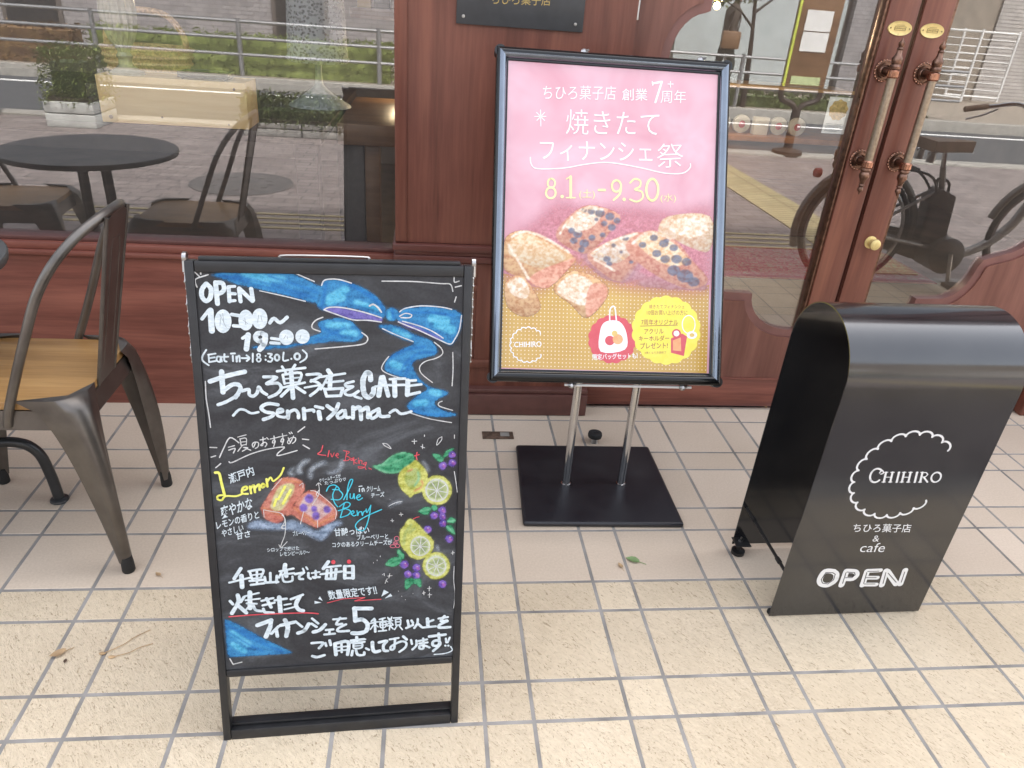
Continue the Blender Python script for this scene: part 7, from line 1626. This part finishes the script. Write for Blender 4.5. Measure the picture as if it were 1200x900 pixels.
# ================================================================== chairs and table
def chair(name, label):
    """built facing -x, seat centre at (-.15, .238)"""
    t = thing(name, label, 'chair', (-.15, .238, 0), 0, 'metal chairs around the cafe table')
    cy = .238
    def rr(x0, x1, y0, y1, r0, n=6):
        pts = []
        for cx, cy_, a0 in ((x1-r0, y1-r0, 0), (x0+r0, y1-r0, 90), (x0+r0, y0+r0, 180), (x1-r0, y0+r0, 270)):
            pts += [(cx+r0*math.cos(R(a0+90*k/n)), cy_+r0*math.sin(R(a0+90*k/n))) for k in range(n+1)]
        return pts
    s = MB(); s.prism(rr(-.335, .022, cy-.165, cy+.165, .055), lambda u, v, d: (u, v, d), .441, .459); o = s.build('seat', M['seatwood'], t); bv = o.modifiers.new('bevel', 'BEVEL'); bv.width = .005; bv.segments = 3; bv.limit_method = 'ANGLE'; bv.angle_limit = R(50)
    s = MB(); lo = rr(-.34, .03, cy-.172, cy+.172, .06); hi = rr(-.335, .024, cy-.167, cy+.167, .057); n = len(lo)
    V0 = [s.bm.verts.new((u, v, .395)) for u, v in lo]; V1 = [s.bm.verts.new((u, v, .44)) for u, v in hi]
    for k in range(n): s.bm.faces.new((V0[k], V0[(k+1) % n], V1[(k+1) % n], V1[k]))
    s.bm.faces.new(V1); s.build('seat_pan', M['gunmetal'], t)
    corners = ((.0, cy-.145, .057, .066), (.0, cy+.15, .038, .412), (-.315, cy-.145, -.385, .062), (-.315, cy+.15, -.392, .425))
    for x0, y0, x1, y1 in corners:
        L = MB(); rows = []; sx = 1 if x1 > -.1 else -1; sy = 1 if y1 > cy else -1
        px = .0305 if sx > 0 else -.3405; py = cy+sy*.1725; rr0 = .06; arm = .06
        top = []
        for k in range(17):
            s_ = -1+k/8
            if abs(s_) <= .5: a_ = (s_/.5)*math.pi/4+math.pi/4; top.append((px-sx*rr0+sx*rr0*math.cos(a_), py-sy*rr0+sy*rr0*math.sin(a_)))
            elif s_ < 0: top.append((px, py-sy*(rr0+arm*((-s_-.5)/.5)*.55)))
            else: top.append((px-sx*(rr0+arm*((s_-.5)/.5)*1.15), py))
        for k in range(17):
            q = k/16; z = .439*(1-q)+.028; g = q**.43; row = []
            for i_, (tx, ty) in enumerate(top):
                s_ = -1+i_/8; a_ = s_*math.pi*.62+math.atan2(sy*.9, sx); rb = .0155
                bx, by = x1+rb*math.cos(a_ if sx*sy > 0 else 2*math.atan2(sy*.9, sx)-a_), y1+rb*math.sin(a_ if sx*sy > 0 else 2*math.atan2(sy*.9, sx)-a_)
                rid = .011*math.sin(math.pi*q)*(1 if abs(s_) < .3 else (.35 if abs(s_) < .5 else -.25))
                row.append(L.bm.verts.new((tx*(1-g)+bx*g+sx*rid, ty*(1-g)+by*g+sy*rid, z)))
            inner = [(px-sx*.03, py-sy*.03)]
            row.append(L.bm.verts.new((inner[0][0]*(1-g)+x1*g, inner[0][1]*(1-g)+y1*g, z))); rows.append(row)
        for p, q in zip(rows, rows[1:]):
            m_ = len(p)
            for k in range(m_): L.bm.faces.new((p[k], p[(k+1) % m_], q[(k+1) % m_], q[k]))
        L.bm.faces.new(rows[0]); L.bm.faces.new(rows[-1][::-1]); lg = L.build('leg', M['gunmetal'], t, sharp=60)
        c_ = MB(); c_.lathe((x1+sx*.004, y1+sy*.004, 0), [(.0135, 0), (.015, .003), (.0145, .03), (.0125, .045)], n=16); c_.build('foot_cap', M['rubber'], lg)
    hoop = [(-.122, cy-.17, .405), (-.112, cy-.172, .44), (-.075, cy-.176, .53), (-.04, cy-.174, .615), (-.005, cy-.165, .70), (.03, cy-.145, .762), (.066, cy-.105, .808), (.1, cy-.055, .838), (.112, cy, .847)]
    hoop += [(x, 2*cy-y, z) for x, y, z in hoop[-2::-1]]
    h = MB(); h.tube(smooth_pts(hoop, 5), .01, 12); h.build('back_hoop', M['gunmetal'], t)
    s = MB(); P = lambda u, v, d: (.022+v*.092-d, cy+u*(.048+.012*v), .44+v*.398)
    s.prism([(-1, 0), (1, 0), (1, .97), (.6, 1), (-.6, 1), (-1, .97)], P, -.0018, .0018); s.tube(smooth_pts([P(-.98, k/8, 0) for k in range(9)], 1), .0045, 8); s.tube(smooth_pts([P(.98, k/8, 0) for k in range(9)], 1), .0045, 8)
    s.tube([P(-.5, .12, 0), P(-.42, .8, 0), P(-.3, .86, 0), (P(.3, .86, 0)), P(.42, .8, 0), P(.5, .12, 0)], .0026, 6); s.build('backrest', M['gunmetal'], t)
    return t
ch0 = chair('cafe_chair', 'gunmetal cafe chair with honey wood seat left of the chalkboard')
def copy_tree(o, parent=None):
    c = o.copy(); COL.objects.link(c)
    if parent is not None: c.parent = parent
    for k in list(o.children): copy_tree(k, c)
    return c
c2 = copy_tree(ch0); c2.location = (-1.02, .36, 0); c2.rotation_euler = (0, 0, math.pi*.97); c2['label'] = 'gunmetal cafe chair on the far side of the round table from the first chair'
t = thing('cafe_table', 'round dark metal cafe table on bent tube legs beside the chair', 'table', (-.49, .27, 0))
q = MB(); q.lathe((-.49, .27, .668), [(.29, 0), (.304, .004), (.306, .018), (.303, .022), (.001, .022)], n=64); q.build('tabletop', plain('grey_table_metal', (.1, .098, .095), .45, .3, .15, 8), t, sharp=50)
q = MB(); q.lathe((-.49, .27, .64), [(.07, 0), (.07, .0275)], n=24); q.build('mounting_ring', M['darktube'], t)
for a in (15, 105, 195, 285):
    d = Vector((math.cos(R(a)), math.sin(R(a)), 0)); c = Vector((-.49, .27, 0)); q = MB()
    q.tube(smooth_pts([c+d*.055+Vector((0, 0, .65)), c+d*.06+Vector((0, 0, .4)), c+d*.06+Vector((0, 0, .235)), c+d*.085+Vector((0, 0, .202)), c+d*.21+Vector((0, 0, .2)), c+d*.262+Vector((0, 0, .165)), c+d*.279+Vector((0, 0, .09)), c+d*.285+Vector((0, 0, .008))], 5), .0135, 12)
    q.lathe(c+d*.285, [(.022, 0), (.024, .003), (.022, .008), (.015, .012)], n=18); q.build('leg', M['darktube'], t)
# ================================================================== small things on the floor
t = thing('door_stop', 'round black rubber floor stop behind the poster stand base', 'door stop', (1.333, .648, 0))
q = MB(); q.lathe((1.333, .66, 0), [(.014, 0), (.012, .006), (.009, .02)], n=20); q.build('stem', M['steel'], t)
q = MB(); q.lathe((1.333, .66, .018), [(.014, 0), (.0225, .003), (.024, .01), (.0225, .018), (.016, .021), (.009, .02), (.007, .0175)], n=28); q.build('cap', M['rubber'], t)
t = thing('floor_plate', 'small rusty metal floor plate set between tiles by the pillar', 'floor plate', (1.012, .695, 0))
MB().box(.96, 1.064, .672, .716, .0003, .004, .001).build('plate', M['rust'], t)
q = MB(); q.box(1.02, 1.05, .684, .706, .0042, .007, .001); q.build('patch', M['palestone'], t)
def leaf(x, y, s, rz, mat, label, cat='leaf', dead=.0):
    q = MB(); pts = [(0, -1), (.35, -.75), (.6, -.2), (.5, .35), (.2, .8), (0, 1.05), (-.2, .8), (-.5, .35), (-.6, -.2), (-.35, -.75)]; c, sn = math.cos(rz), math.sin(rz)
    ce = q.bm.verts.new((x, y, .003)); V = []
    for u, v in pts: V.append(q.bm.verts.new((x+s*(u*c-v*sn), y+s*(u*sn+v*c), .0035+s*(.28*abs(u)+dead*v*v))))
    for k in range(len(V)): q.bm.faces.new((ce, V[k], V[(k+1) % len(V)]))
    q.tube([(x+s*(1.9*sn), y-s*1.9*c, .002), (x+s*sn, y-s*c, .003), (x, y, .004)], s*.045, 5)
    tag(q.build('fallen_leaf', M[mat], None), label, cat, 'fallen leaves on the tiles')
leaf(1.322, .074, .019, 1.1, 'greenleaf', 'green curled leaf on the tiles in front of the poster stand base'); leaf(1.283, .052, .01, .3, 'dryleaf', 'brown leaf crumb just left of the green leaf', dead=.3)
leaf(.008, -.196, .016, 2.2, 'dryleaf', 'pale dry leaf on the textured tiles, lowest at the left', dead=.3); leaf(.03, -.215, .006, .2, 'rust', 'tiny dark leaf scrap just right of the pale dry leaf')
for k, (x, y, l, rz) in enumerate(((.135, -.165, .05, .7), (.155, -.19, .04, .45))):
    q = MB(); c, s = math.cos(rz), math.sin(rz); q.tube(smooth_pts([(x-l*c, y-l*s, .002), (x-.2*l*c+.004, y-.2*l*s-.004, .004), (x+.3*l*c, y+.3*l*s, .003), (x+l*c, y+l*s, .002)]), .0009, 5); q.sphere((x-l*c, y-l*s, .003), .005, (1.5, .8, .5), n=8)
    tag(q.build('dry_twig', M['dryleaf'], None), ('longer dry seed twig' if k == 0 else 'shorter dry seed twig nearer the camera')+' on the tiles between chair and chalkboard', 'twig')
leaf(.135, .043, .009, .9, 'dryleaf', 'small reddish leaf scrap beside the near chair foot', dead=.2); leaf(.86, .10, .008, 1.4, 'dryleaf', 'thin dry leaf scrap right of the chalkboard on the smooth tiles', dead=.4)
leaf(2.03, .9, .012, 1.9, 'dryleaf', 'crumpled leaf at the foot of the left door', dead=.5)
# ================================================================== inside the cafe
t = thing('window_table', 'dark wood display table behind the window under the pine box', 'table', (-.4, 1.5, 0))
MB().box(-1.6, .44, 1.0, 2.2, .853, .887, .003).build('tabletop', M['darkwood'], t)
for x, y in ((-1.55, 1.05), (.39, 1.05), (-1.55, 2.15), (.39, 2.15)): MB().box(x-.035, x+.035, y-.035, y+.035, 0, .8525).build('leg', M['darkwood'], t)
t = thing('pine_box', 'pale pine wooden box on the display table in the window', 'box', (.02, 1.07, .887))
b = MB(); b.box(-.191, .228, 1.004, 1.018, .888, 1.019, .002); b.box(-.191, -.177, 1.0185, 1.135, .888, 1.019, .002); b.box(.214, .228, 1.0185, 1.135, .888, 1.019, .002); b.box(-.191, .228, 1.1355, 1.149, .888, 1.019, .002); b.build('box_sides', M['palewood'], t)
b = MB(); b.box(-.1765, .2135, 1.0183, 1.1353, 1.006, 1.0165); b.build('inner_lid', M['palewood'], t)
b = MB()
for x, z, r0 in ((-.165, .904, .006), (.195, 1.0, .004), (.17, .899, .003), (-.02, .91, .003)): b.lathe((x, 1.004, z), [(r0, 0), (r0*.8, .0015)], axis=(0, -1, 0), n=12)
b.build('wood_knot', M['brownwood'], t)
t = thing('glass_vase', 'ribbed pale glass vase standing on the pine box', 'vase', (-.125, 1.075, 1.0165))
q = MB(); prof = [(.05, 0), (.05, .006), (.036, .012), (.02, .024), (.018, .04), (.023, .05), (.016, .06), (.02, .072), (.034, .095), (.044, .13), (.047, .17), (.042, .22), (.034, .27), (.038, .31)]
q.lathe((-.125, 1.075, 1.017), prof, n=48)
for v in q.bm.verts:
    if v.co.z > 1.085:
        a = math.atan2(v.co.y-1.075, v.co.x+.125); k = 1+.07*math.cos(16*a); v.co.x = -.125+(v.co.x+.125)*k; v.co.y = 1.075+(v.co.y-1.075)*k
q.build('vase_body', plain('cloudy_ribbed_glass', (.34, .31, .22), .15, 0, .1, 30, .8), t)
t = thing('display_riser', 'low dark wooden riser behind the pine box carrying the basket', 'riser', (-.15, 1.32, .887))
MB().box(-.3, .0, 1.19, 1.46, .8875, .97, .002).build('riser_body', M['darkwood'], t)
t = thing('wicker_basket', 'round tan wicker basket with a hoop handle behind the glass vase', 'basket', (-.14, 1.32, .97))
q = MB(); q.lathe((-.14, 1.32, .971), [(.085, 0), (.112, .014), (.13, .06), (.138, .1), (.134, .108), (.122, .06), (.1, .024), (.001, .016)], n=48, sy=.8); bk = q.build('bowl', plain('wicker', (.58, .37, .19), .7, 0, .4, 140, .3, 0, .7), t, sharp=60)
q = MB()
for zz, r_ in ((.99, .117), (1.01, .124), (1.03, .13), (1.05, .134), (1.072, .138)): q.tube([(-.14+r_*math.cos(a), 1.32+.8*r_*math.sin(a), zz) for a in [k*math.pi/20 for k in range(40)]], .006, 6, closed=True)
q.build('woven_bands', plain('wicker_band', (.62, .42, .22), .7, 0, .4, 200), bk)
q = MB(); q.tube(smooth_pts([(-.262, 1.32, 1.06), (-.255, 1.32, 1.12), (-.2, 1.32, 1.175), (-.08, 1.32, 1.175), (-.025, 1.32, 1.12), (-.018, 1.32, 1.06)]), .01, 10); q.build('handle', plain('wicker_handle', (.55, .34, .17), .7, 0, .4, 120), t)
t = thing('serving_tray', 'small dark carved tray on the right end of the pine box', 'tray', (.1, 1.07, 1.0165))
q = MB(); q.box(.03, .175, 1.03, 1.12, 1.022, 1.027, .001)
for a_ in ((.03, .175, 1.03, 1.034), (.03, .175, 1.116, 1.12), (.03, .034, 1.034, 1.116), (.171, .175, 1.034, 1.116)): q.box(a_[0], a_[1], a_[2], a_[3], 1.028, 1.038, .001)
for x in (.042, .163):
    for y in (1.04, 1.11): q.sphere((x, y, 1.0225), .006, n=8)
q.build('tray_body', M['darktube'], t)
t = thing('lace_lamp', 'pale table lamp with a patterned lace shade inside the window', 'lamp', (.36, 1.6, .887))
q = MB(); q.lathe((.36, 1.6, .8875), [(.115, 0), (.112, .006), (.07, .03), (.03, .06), (.016, .075), (.012, .1), (.012, .3)], n=32); q.build('lamp_base', plain('verdigris', (.34, .37, .34), .5, 0, .3, 40), t)
m, tt, bb = newmat('lace'); ch_ = N(tt, 'ShaderNodeTexVoronoi'); ch_.inputs['Scale'].default_value = 85; tt.links.new(coords(tt, (1, 1, 1.2)), ch_.inputs['Vector']); al = ramp(tt, ch_.outputs['Distance'], [(.25, (.12, .12, .12)), (.5, (.85, .85, .85))]); tt.links.new(al, bb.inputs['Alpha']); bb.inputs['Base Color'].default_value = (.62, .62, .6, 1); bb.inputs['Roughness'].default_value = .8
q = MB(); q.lathe((.36, 1.6, 1.04), [(.105, 0), (.115, .012), (.108, .02), (.1, .2), (.09, .45)], n=40)
for f in [f for f in q.bm.faces if len(f.verts) > 4]: q.bm.faces.remove(f)
q.build('lace_shade', m, t, fix=False)
t = thing('wood_counter', 'brown wooden counter end just inside the window beside the pillar', 'counter', (.6, 1.45, 0))
MB().box(.46, .66, 1.24, 1.95, .815, .885, .004).build('counter_top', M['brownwood'], t)
MB().box(.475, .545, 1.27, 1.93, 0, .8145, .002).build('side_panel', plain('grey_panel', (.13, .115, .105), .5), t)
MB().box(.548, .6, 1.262, 1.32, 0, .8145, .003).build('corner_post', M['brownwood'], t)
t = thing('wall_shelf', 'brown shelf board beside the pillar holding paper bags', 'shelf', (.6, 1.7, 1.2))
MB().box(.47, 1.05, 1.7, 1.95, 1.19, 1.225, .002).build('shelf_board', M['brownwood'], t)
for x, w, h, mt, lb in ((.52, .05, .13, 'palewood', 'tan paper bag at the open end of the shelf'), (.585, .06, .06, 'blackplastic', 'low black box with a small arched tag on the shelf'), (.655, .05, .15, None, 'dark red paper bag nearest the pillar on the shelf')):
    mm = M[mt] if mt else plain('red_paper', (.32, .03, .03), .5)
    tt_ = thing('paper_bag' if mt != 'blackplastic' else 'gift_box', lb, 'bag' if mt != 'blackplastic' else 'box', (x, 1.76, 1.225)); MB().box(x-w/2, x+w/2, 1.73, 1.79, 1.2255, 1.2255+h, .002).build('bag_body' if mt != 'blackplastic' else 'box_body', mm, tt_)
    q = MB(); q.tube(smooth_pts([(x-.015, 1.76, 1.2255+h), (x-.012, 1.76, 1.255+h), (x+.012, 1.76, 1.255+h), (x+.015, 1.76, 1.2255+h)]), .0025, 6); q.build('bag_handle' if mt != 'blackplastic' else 'arched_tag', M['palewood'], tt_)
def pendant(x, y, z, label, watts=2.5):
    t = thing('pendant_lamp', label, 'lamp', (x, y, 2.8), 0, 'warm pendant bulbs inside the cafe')
    q = MB(); q.tube([(x, y, 2.8), (x, y, z+.05)], .004, 6); q.build('cord', M['blackplastic'], t)
    q = MB(); q.lathe((x, y, z+.02), [(.02, 0), (.018, .04), (.008, .05)], n=14); q.build('lamp_holder', M['brass'], t); q = MB(); q.sphere((x, y, z), .017, n=14); q.build('bulb', M['bulb'], t)
    ld = bpy.data.lights.new('bulb_light', 'POINT'); ld.energy = watts; ld.color = (1, .78, .5); ld.shadow_soft_size = .03; lo = bpy.data.objects.new('bulb_light', ld); COL.objects.link(lo); lo.location = (x, y, z-.06)
pendant(.66, 1.95, 1.075, 'warm pendant bulb beside the pillar above the wooden counter', .5); pendant(2.14, 2.5, 1.33, 'warm pendant bulb in the left door glass, right of its pair'); pendant(1.92, 2.5, 1.315, 'warm pendant bulb in the left door glass, nearest the wavy panel'); pendant(2.42, 2.7, 1.4, 'warm pendant bulb nearest the door handles')
t = thing('display_counter', 'low display counter with an orange wood edge inside the left door', 'counter', (2.6, 3.3, 0))
MB().box(1.6, 3.5, 3.28, 3.8, 0, .6).build('counter_body', M['brownwood'], t); MB().box(1.58, 3.52, 3.25, 3.82, .601, .635, .004).build('counter_top', plain('orange_wood', (.5, .22, .07), .4, 0, .2, 12), t)
MB().box(1.58, 3.52, 3.5, 3.82, .89, .91).build('upper_shelf', M['palewood'], t)
for i, x in enumerate((2.44, 2.6, 2.73, 2.85, 2.975, 3.1)):
    tt_ = thing('gift_tin', ['round white tin with a pink seal, first from the wavy panel', 'round white tin with a pink seal, second from the wavy panel', 'round white tin with a pink seal just left of the card box', 'small white card box between the round tins', 'round white tin with a pink seal just right of the card box', 'round white tin with a pink seal, nearest the door handles'][i], 'tin' if i != 3 else 'box', (x, 3.33, .635), 0, 'tins in a row on the display counter')
    if i == 3: MB().box(x-.045, x+.045, 3.3, 3.36, .6355, .74, .002).build('box_body', M['white'], tt_); continue
    q = MB(); q.lathe((x, 3.36, .691), [(.055, 0), (.055, .028), (.051, .03)], axis=(0, -1, 0), n=28); q.build('tin_body', plain('tin_white', (.62, .62, .6), .4) if i == 0 else bpy.data.materials['tin_white'], tt_); q = MB(); q.lathe((x, 3.3295, .691), [(.022, 0), (.02, .0012)], axis=(0, -1, 0), n=20); q.build('seal', plain('pink_seal', (.6, .13, .16), .5) if i == 0 else bpy.data.materials['pink_seal'], tt_)
m, tt, bb = newmat('red_patterned_rug'); v = coords(tt, (1, 1, 1)); n1 = noise(tt, v, 28, 4, .7, 2.0); c = ramp(tt, n1, [(.4, (.3, .03, .035)), (.5, (.42, .06, .06)), (.6, (.3, .22, .15)), (.68, (.36, .05, .05))]); tt.links.new(c, bb.inputs['Base Color']); bb.inputs['Roughness'].default_value = .95
q = MB(); q.box(1.4, 3.7, 2.44, 2.98, -.002, .006, .002); rg = q.build('entrance_rug', m, None); tag(rg, 'red patterned rug on the floor inside the doors', 'rug')
q = MB(); q.box(1.4, 3.7, 2.39, 2.439, -.002, .0055); q.build('rug_border', plain('rug_border_red', (.34, .02, .03), .95), rg)
# ================================================================== bicycle standing behind the black sign's side, seen in the door glass
def bicycle():
    y = -.5; t = thing('bicycle', 'dark step-through electric bicycle parked on the pavement edge, mirrored in the right door glass', 'bicycle', (3.6, y, -.012))
    rc, fc, rw = Vector((3.07, y, .31)), Vector((4.17, y, .31)), .298
    for c in (rc, fc):
        w = MB(); w.tube([c+Vector((rw*math.cos(a), 0, rw*math.sin(a))) for a in [k*2*math.pi/48 for k in range(48)]], .0145, 10, closed=True); wo = w.build('wheel', M['rubber'], t)
        r_ = MB(); r_.tube([c+Vector(((rw-.022)*math.cos(a), 0, (rw-.022)*math.sin(a))) for a in [k*2*math.pi/48 for k in range(48)]], .01, 8, closed=True); r_.build('rim', M['steel'], wo)
        s = MB()
        for k in range(28):
            a = k*2*math.pi/28; s.tube([c+Vector((.03*math.cos(a+.6*(-1)**k), .025*(-1)**k, .03*math.sin(a+.6*(-1)**k))), c+Vector(((rw-.03)*math.cos(a), 0, (rw-.03)*math.sin(a)))], .0012, 4)
        s.lathe(c+Vector((0, -.045, 0)), [(.012, 0), (.03, .015), (.024, .045), (.03, .075), (.012, .09)], axis=(0, 1, 0), n=20); s.build('spokes', M['steel'], wo)
        g = MB(); a0, a1 = (-10, 200) if c is rc else (20, 165); g.tube([c+Vector((.335*math.cos(R(a)), 0, .335*math.sin(R(a)))) for a in range(a0, a1, 8)], .02, 8); g.build('mudguard', M['gunmetal'], t)
    bb = Vector((3.6, y, .225)); f = MB(); st = Vector((3.47, y, .66))
    f.tube([bb, st], .016, 12); f.tube(smooth_pts([bb+Vector((-.02, 0, .03)), (3.66, y, .2), (3.76, y, .205), (3.88, y, .265), (3.99, y, .38), (4.06, y, .56), (4.055, y, .66)]), .026, 12)
    for s in (-.05, .05): f.tube([rc+Vector((0, s, 0)), bb+Vector((0, s*.6, 0))], .011, 8); f.tube([rc+Vector((0, s, 0)), Vector((3.49, y+s*.4, .55))], .009, 8)
    f.tube([(4.08, y, .56), (4.03, y, .78)], .02, 12)
    for s in (-.05, .05): f.tube(smooth_pts([(4.08, y, .57), (4.09, y+s, .54), fc+Vector((-.02, s, .14)), fc+Vector((0, s, 0))]), .013, 8)
    f.build('frame', plain('silver_bike_paint', (.33, .32, .3), .35, .4, .1, 10), t)
    s = MB(); s.prism([(0.09, -.09), (.1, .09), (-.02, .06), (-.17, .014), (-.17, -.014), (-.02, -.06)], lambda u, v, d: (3.36-u*0+(-u)*1.0+.07, y+v, .745+d), 0, .055); so = s.build('saddle', M['brownwood'], t); bv = so.modifiers.new('b', 'BEVEL'); bv.width = .018; bv.segments = 3
    s = MB(); s.tube([st, (3.45, y, .75)], .013, 10); s.build('seat_post', M['chrome'], t)
    s = MB()
    for k in (-1, 1): s.tube(smooth_pts([(3.36, y+k*.05, .70), (3.33, y+k*.05, .735), (3.35, y+k*.05, .745)]), .006, 6); s.lathe((3.35, y+k*.05, .69), [(.02, 0), (.022, .02), (.02, .05)], n=12)
    s.build('saddle_spring', M['steel'], so)
    k_ = MB(); k_.prism([(3.45, .27), (3.60, .25), (3.575, .52), (3.47, .56), (3.425, .5)], lambda u, v, d: (u, y+d, v), -.045, .045); ko = k_.build('battery', plain('dark_brown_plastic', (.06, .042, .034), .4), t); bv = ko.modifiers.new('b', 'BEVEL'); bv.width = .012; bv.segments = 2
    q = MB(); q.tube(smooth_pts([(3.47, y, .555), (3.465, y, .6), (3.53, y, .585), (3.545, y, .53)]), .008, 6); q.build('battery_handle', M['blackplastic'], ko)
    q = MB(); q.prism([(3.02, .27), (3.5, .14), (3.62, .12), (3.7, .17), (3.71, .25), (3.64, .32), (3.5, .3), (3.04, .35)], lambda u, v, d: (u, y+d, v), -.085, -.055); q.build('chain_case', M['gunmetal'], t)
    q = MB(); q.lathe(bb+Vector((0, -.1, -.02)), [(.085, 0), (.1, .01), (.1, .19), (.085, .2)], axis=(0, 1, 0), n=28); q.build('motor_housing', plain('motor_grey', (.09, .08, .07), .4), t)
    for s, dz in ((1, -.16), (-1, .16)):
        q = MB(); q.tube([bb+Vector((0, s*.115, 0)), bb+Vector((.03*s, s*.125, dz))], .011, 8); qo = q.build('crank', M['steel'], t); p = bb+Vector((.03*s, s*.17, dz)); q = MB(); q.box(p.x-.045, p.x+.045, p.y-.035, p.y+.035, p.z-.012, p.z+.012, .004); q.build('pedal', M['rubber'], qo)
    q = MB()
    for s in (-.06, .06): q.tube(smooth_pts([(3.47, y+s*.4, .52), (3.36, y+s, .63), (3.05, y+s, .66), (2.92, y+s, .64)]), .007, 6); q.tube([(3.1, y+s, .655), rc+Vector((0, s*.8, 0))], .006, 6)
    for x in (3.3, 3.18, 3.06, 2.95): q.tube([(x, y-.06, .655), (x, y+.06, .655)], .006, 6)
    q.build('rear_carrier', M['blackframe'], t)
    q = MB(); q.lathe((2.80, y, .6), [(.022, 0), (.026, .006), (.022, .03)], axis=(-1, 0, 0), n=16); q.build('reflector', plain('red_reflector', (.4, .02, .02), .2), t)
    q = MB(); q.tube(smooth_pts([(3.7, y-.27, .93), (3.82, y-.26, .95), (3.96, y-.2, .97), (4.03, y-.06, .86), (4.03, y, .8), (4.03, y+.06, .86), (3.96, y+.2, .97), (3.82, y+.26, .95), (3.7, y+.27, .93)]), .011, 10); ho = q.build('handlebar', M['chrome'], t)
    for s in (-1, 1):
        q = MB(); q.tube([(3.68, y+s*.272, .927), (3.8, y+s*.262, .949)], .016, 10); q.build('grip', M['brownwood'], ho); q = MB(); q.tube(smooth_pts([(3.86, y+s*.255, .94), (3.8, y+s*.27, .905), (3.71, y+s*.28, .875)]), .005, 6); q.build('brake_lever', M['steel'], ho)
    q = MB()
    for s in (-.12, .12):
        q.tube([(3.05, y+s, .27), (2.98, y+s, -.005)], .009, 8)
    q.tube([(2.98, y-.12, -.003), (2.98, y+.12, -.003)], .009, 8); q.build('stand', M['steel'], t)
bicycle()
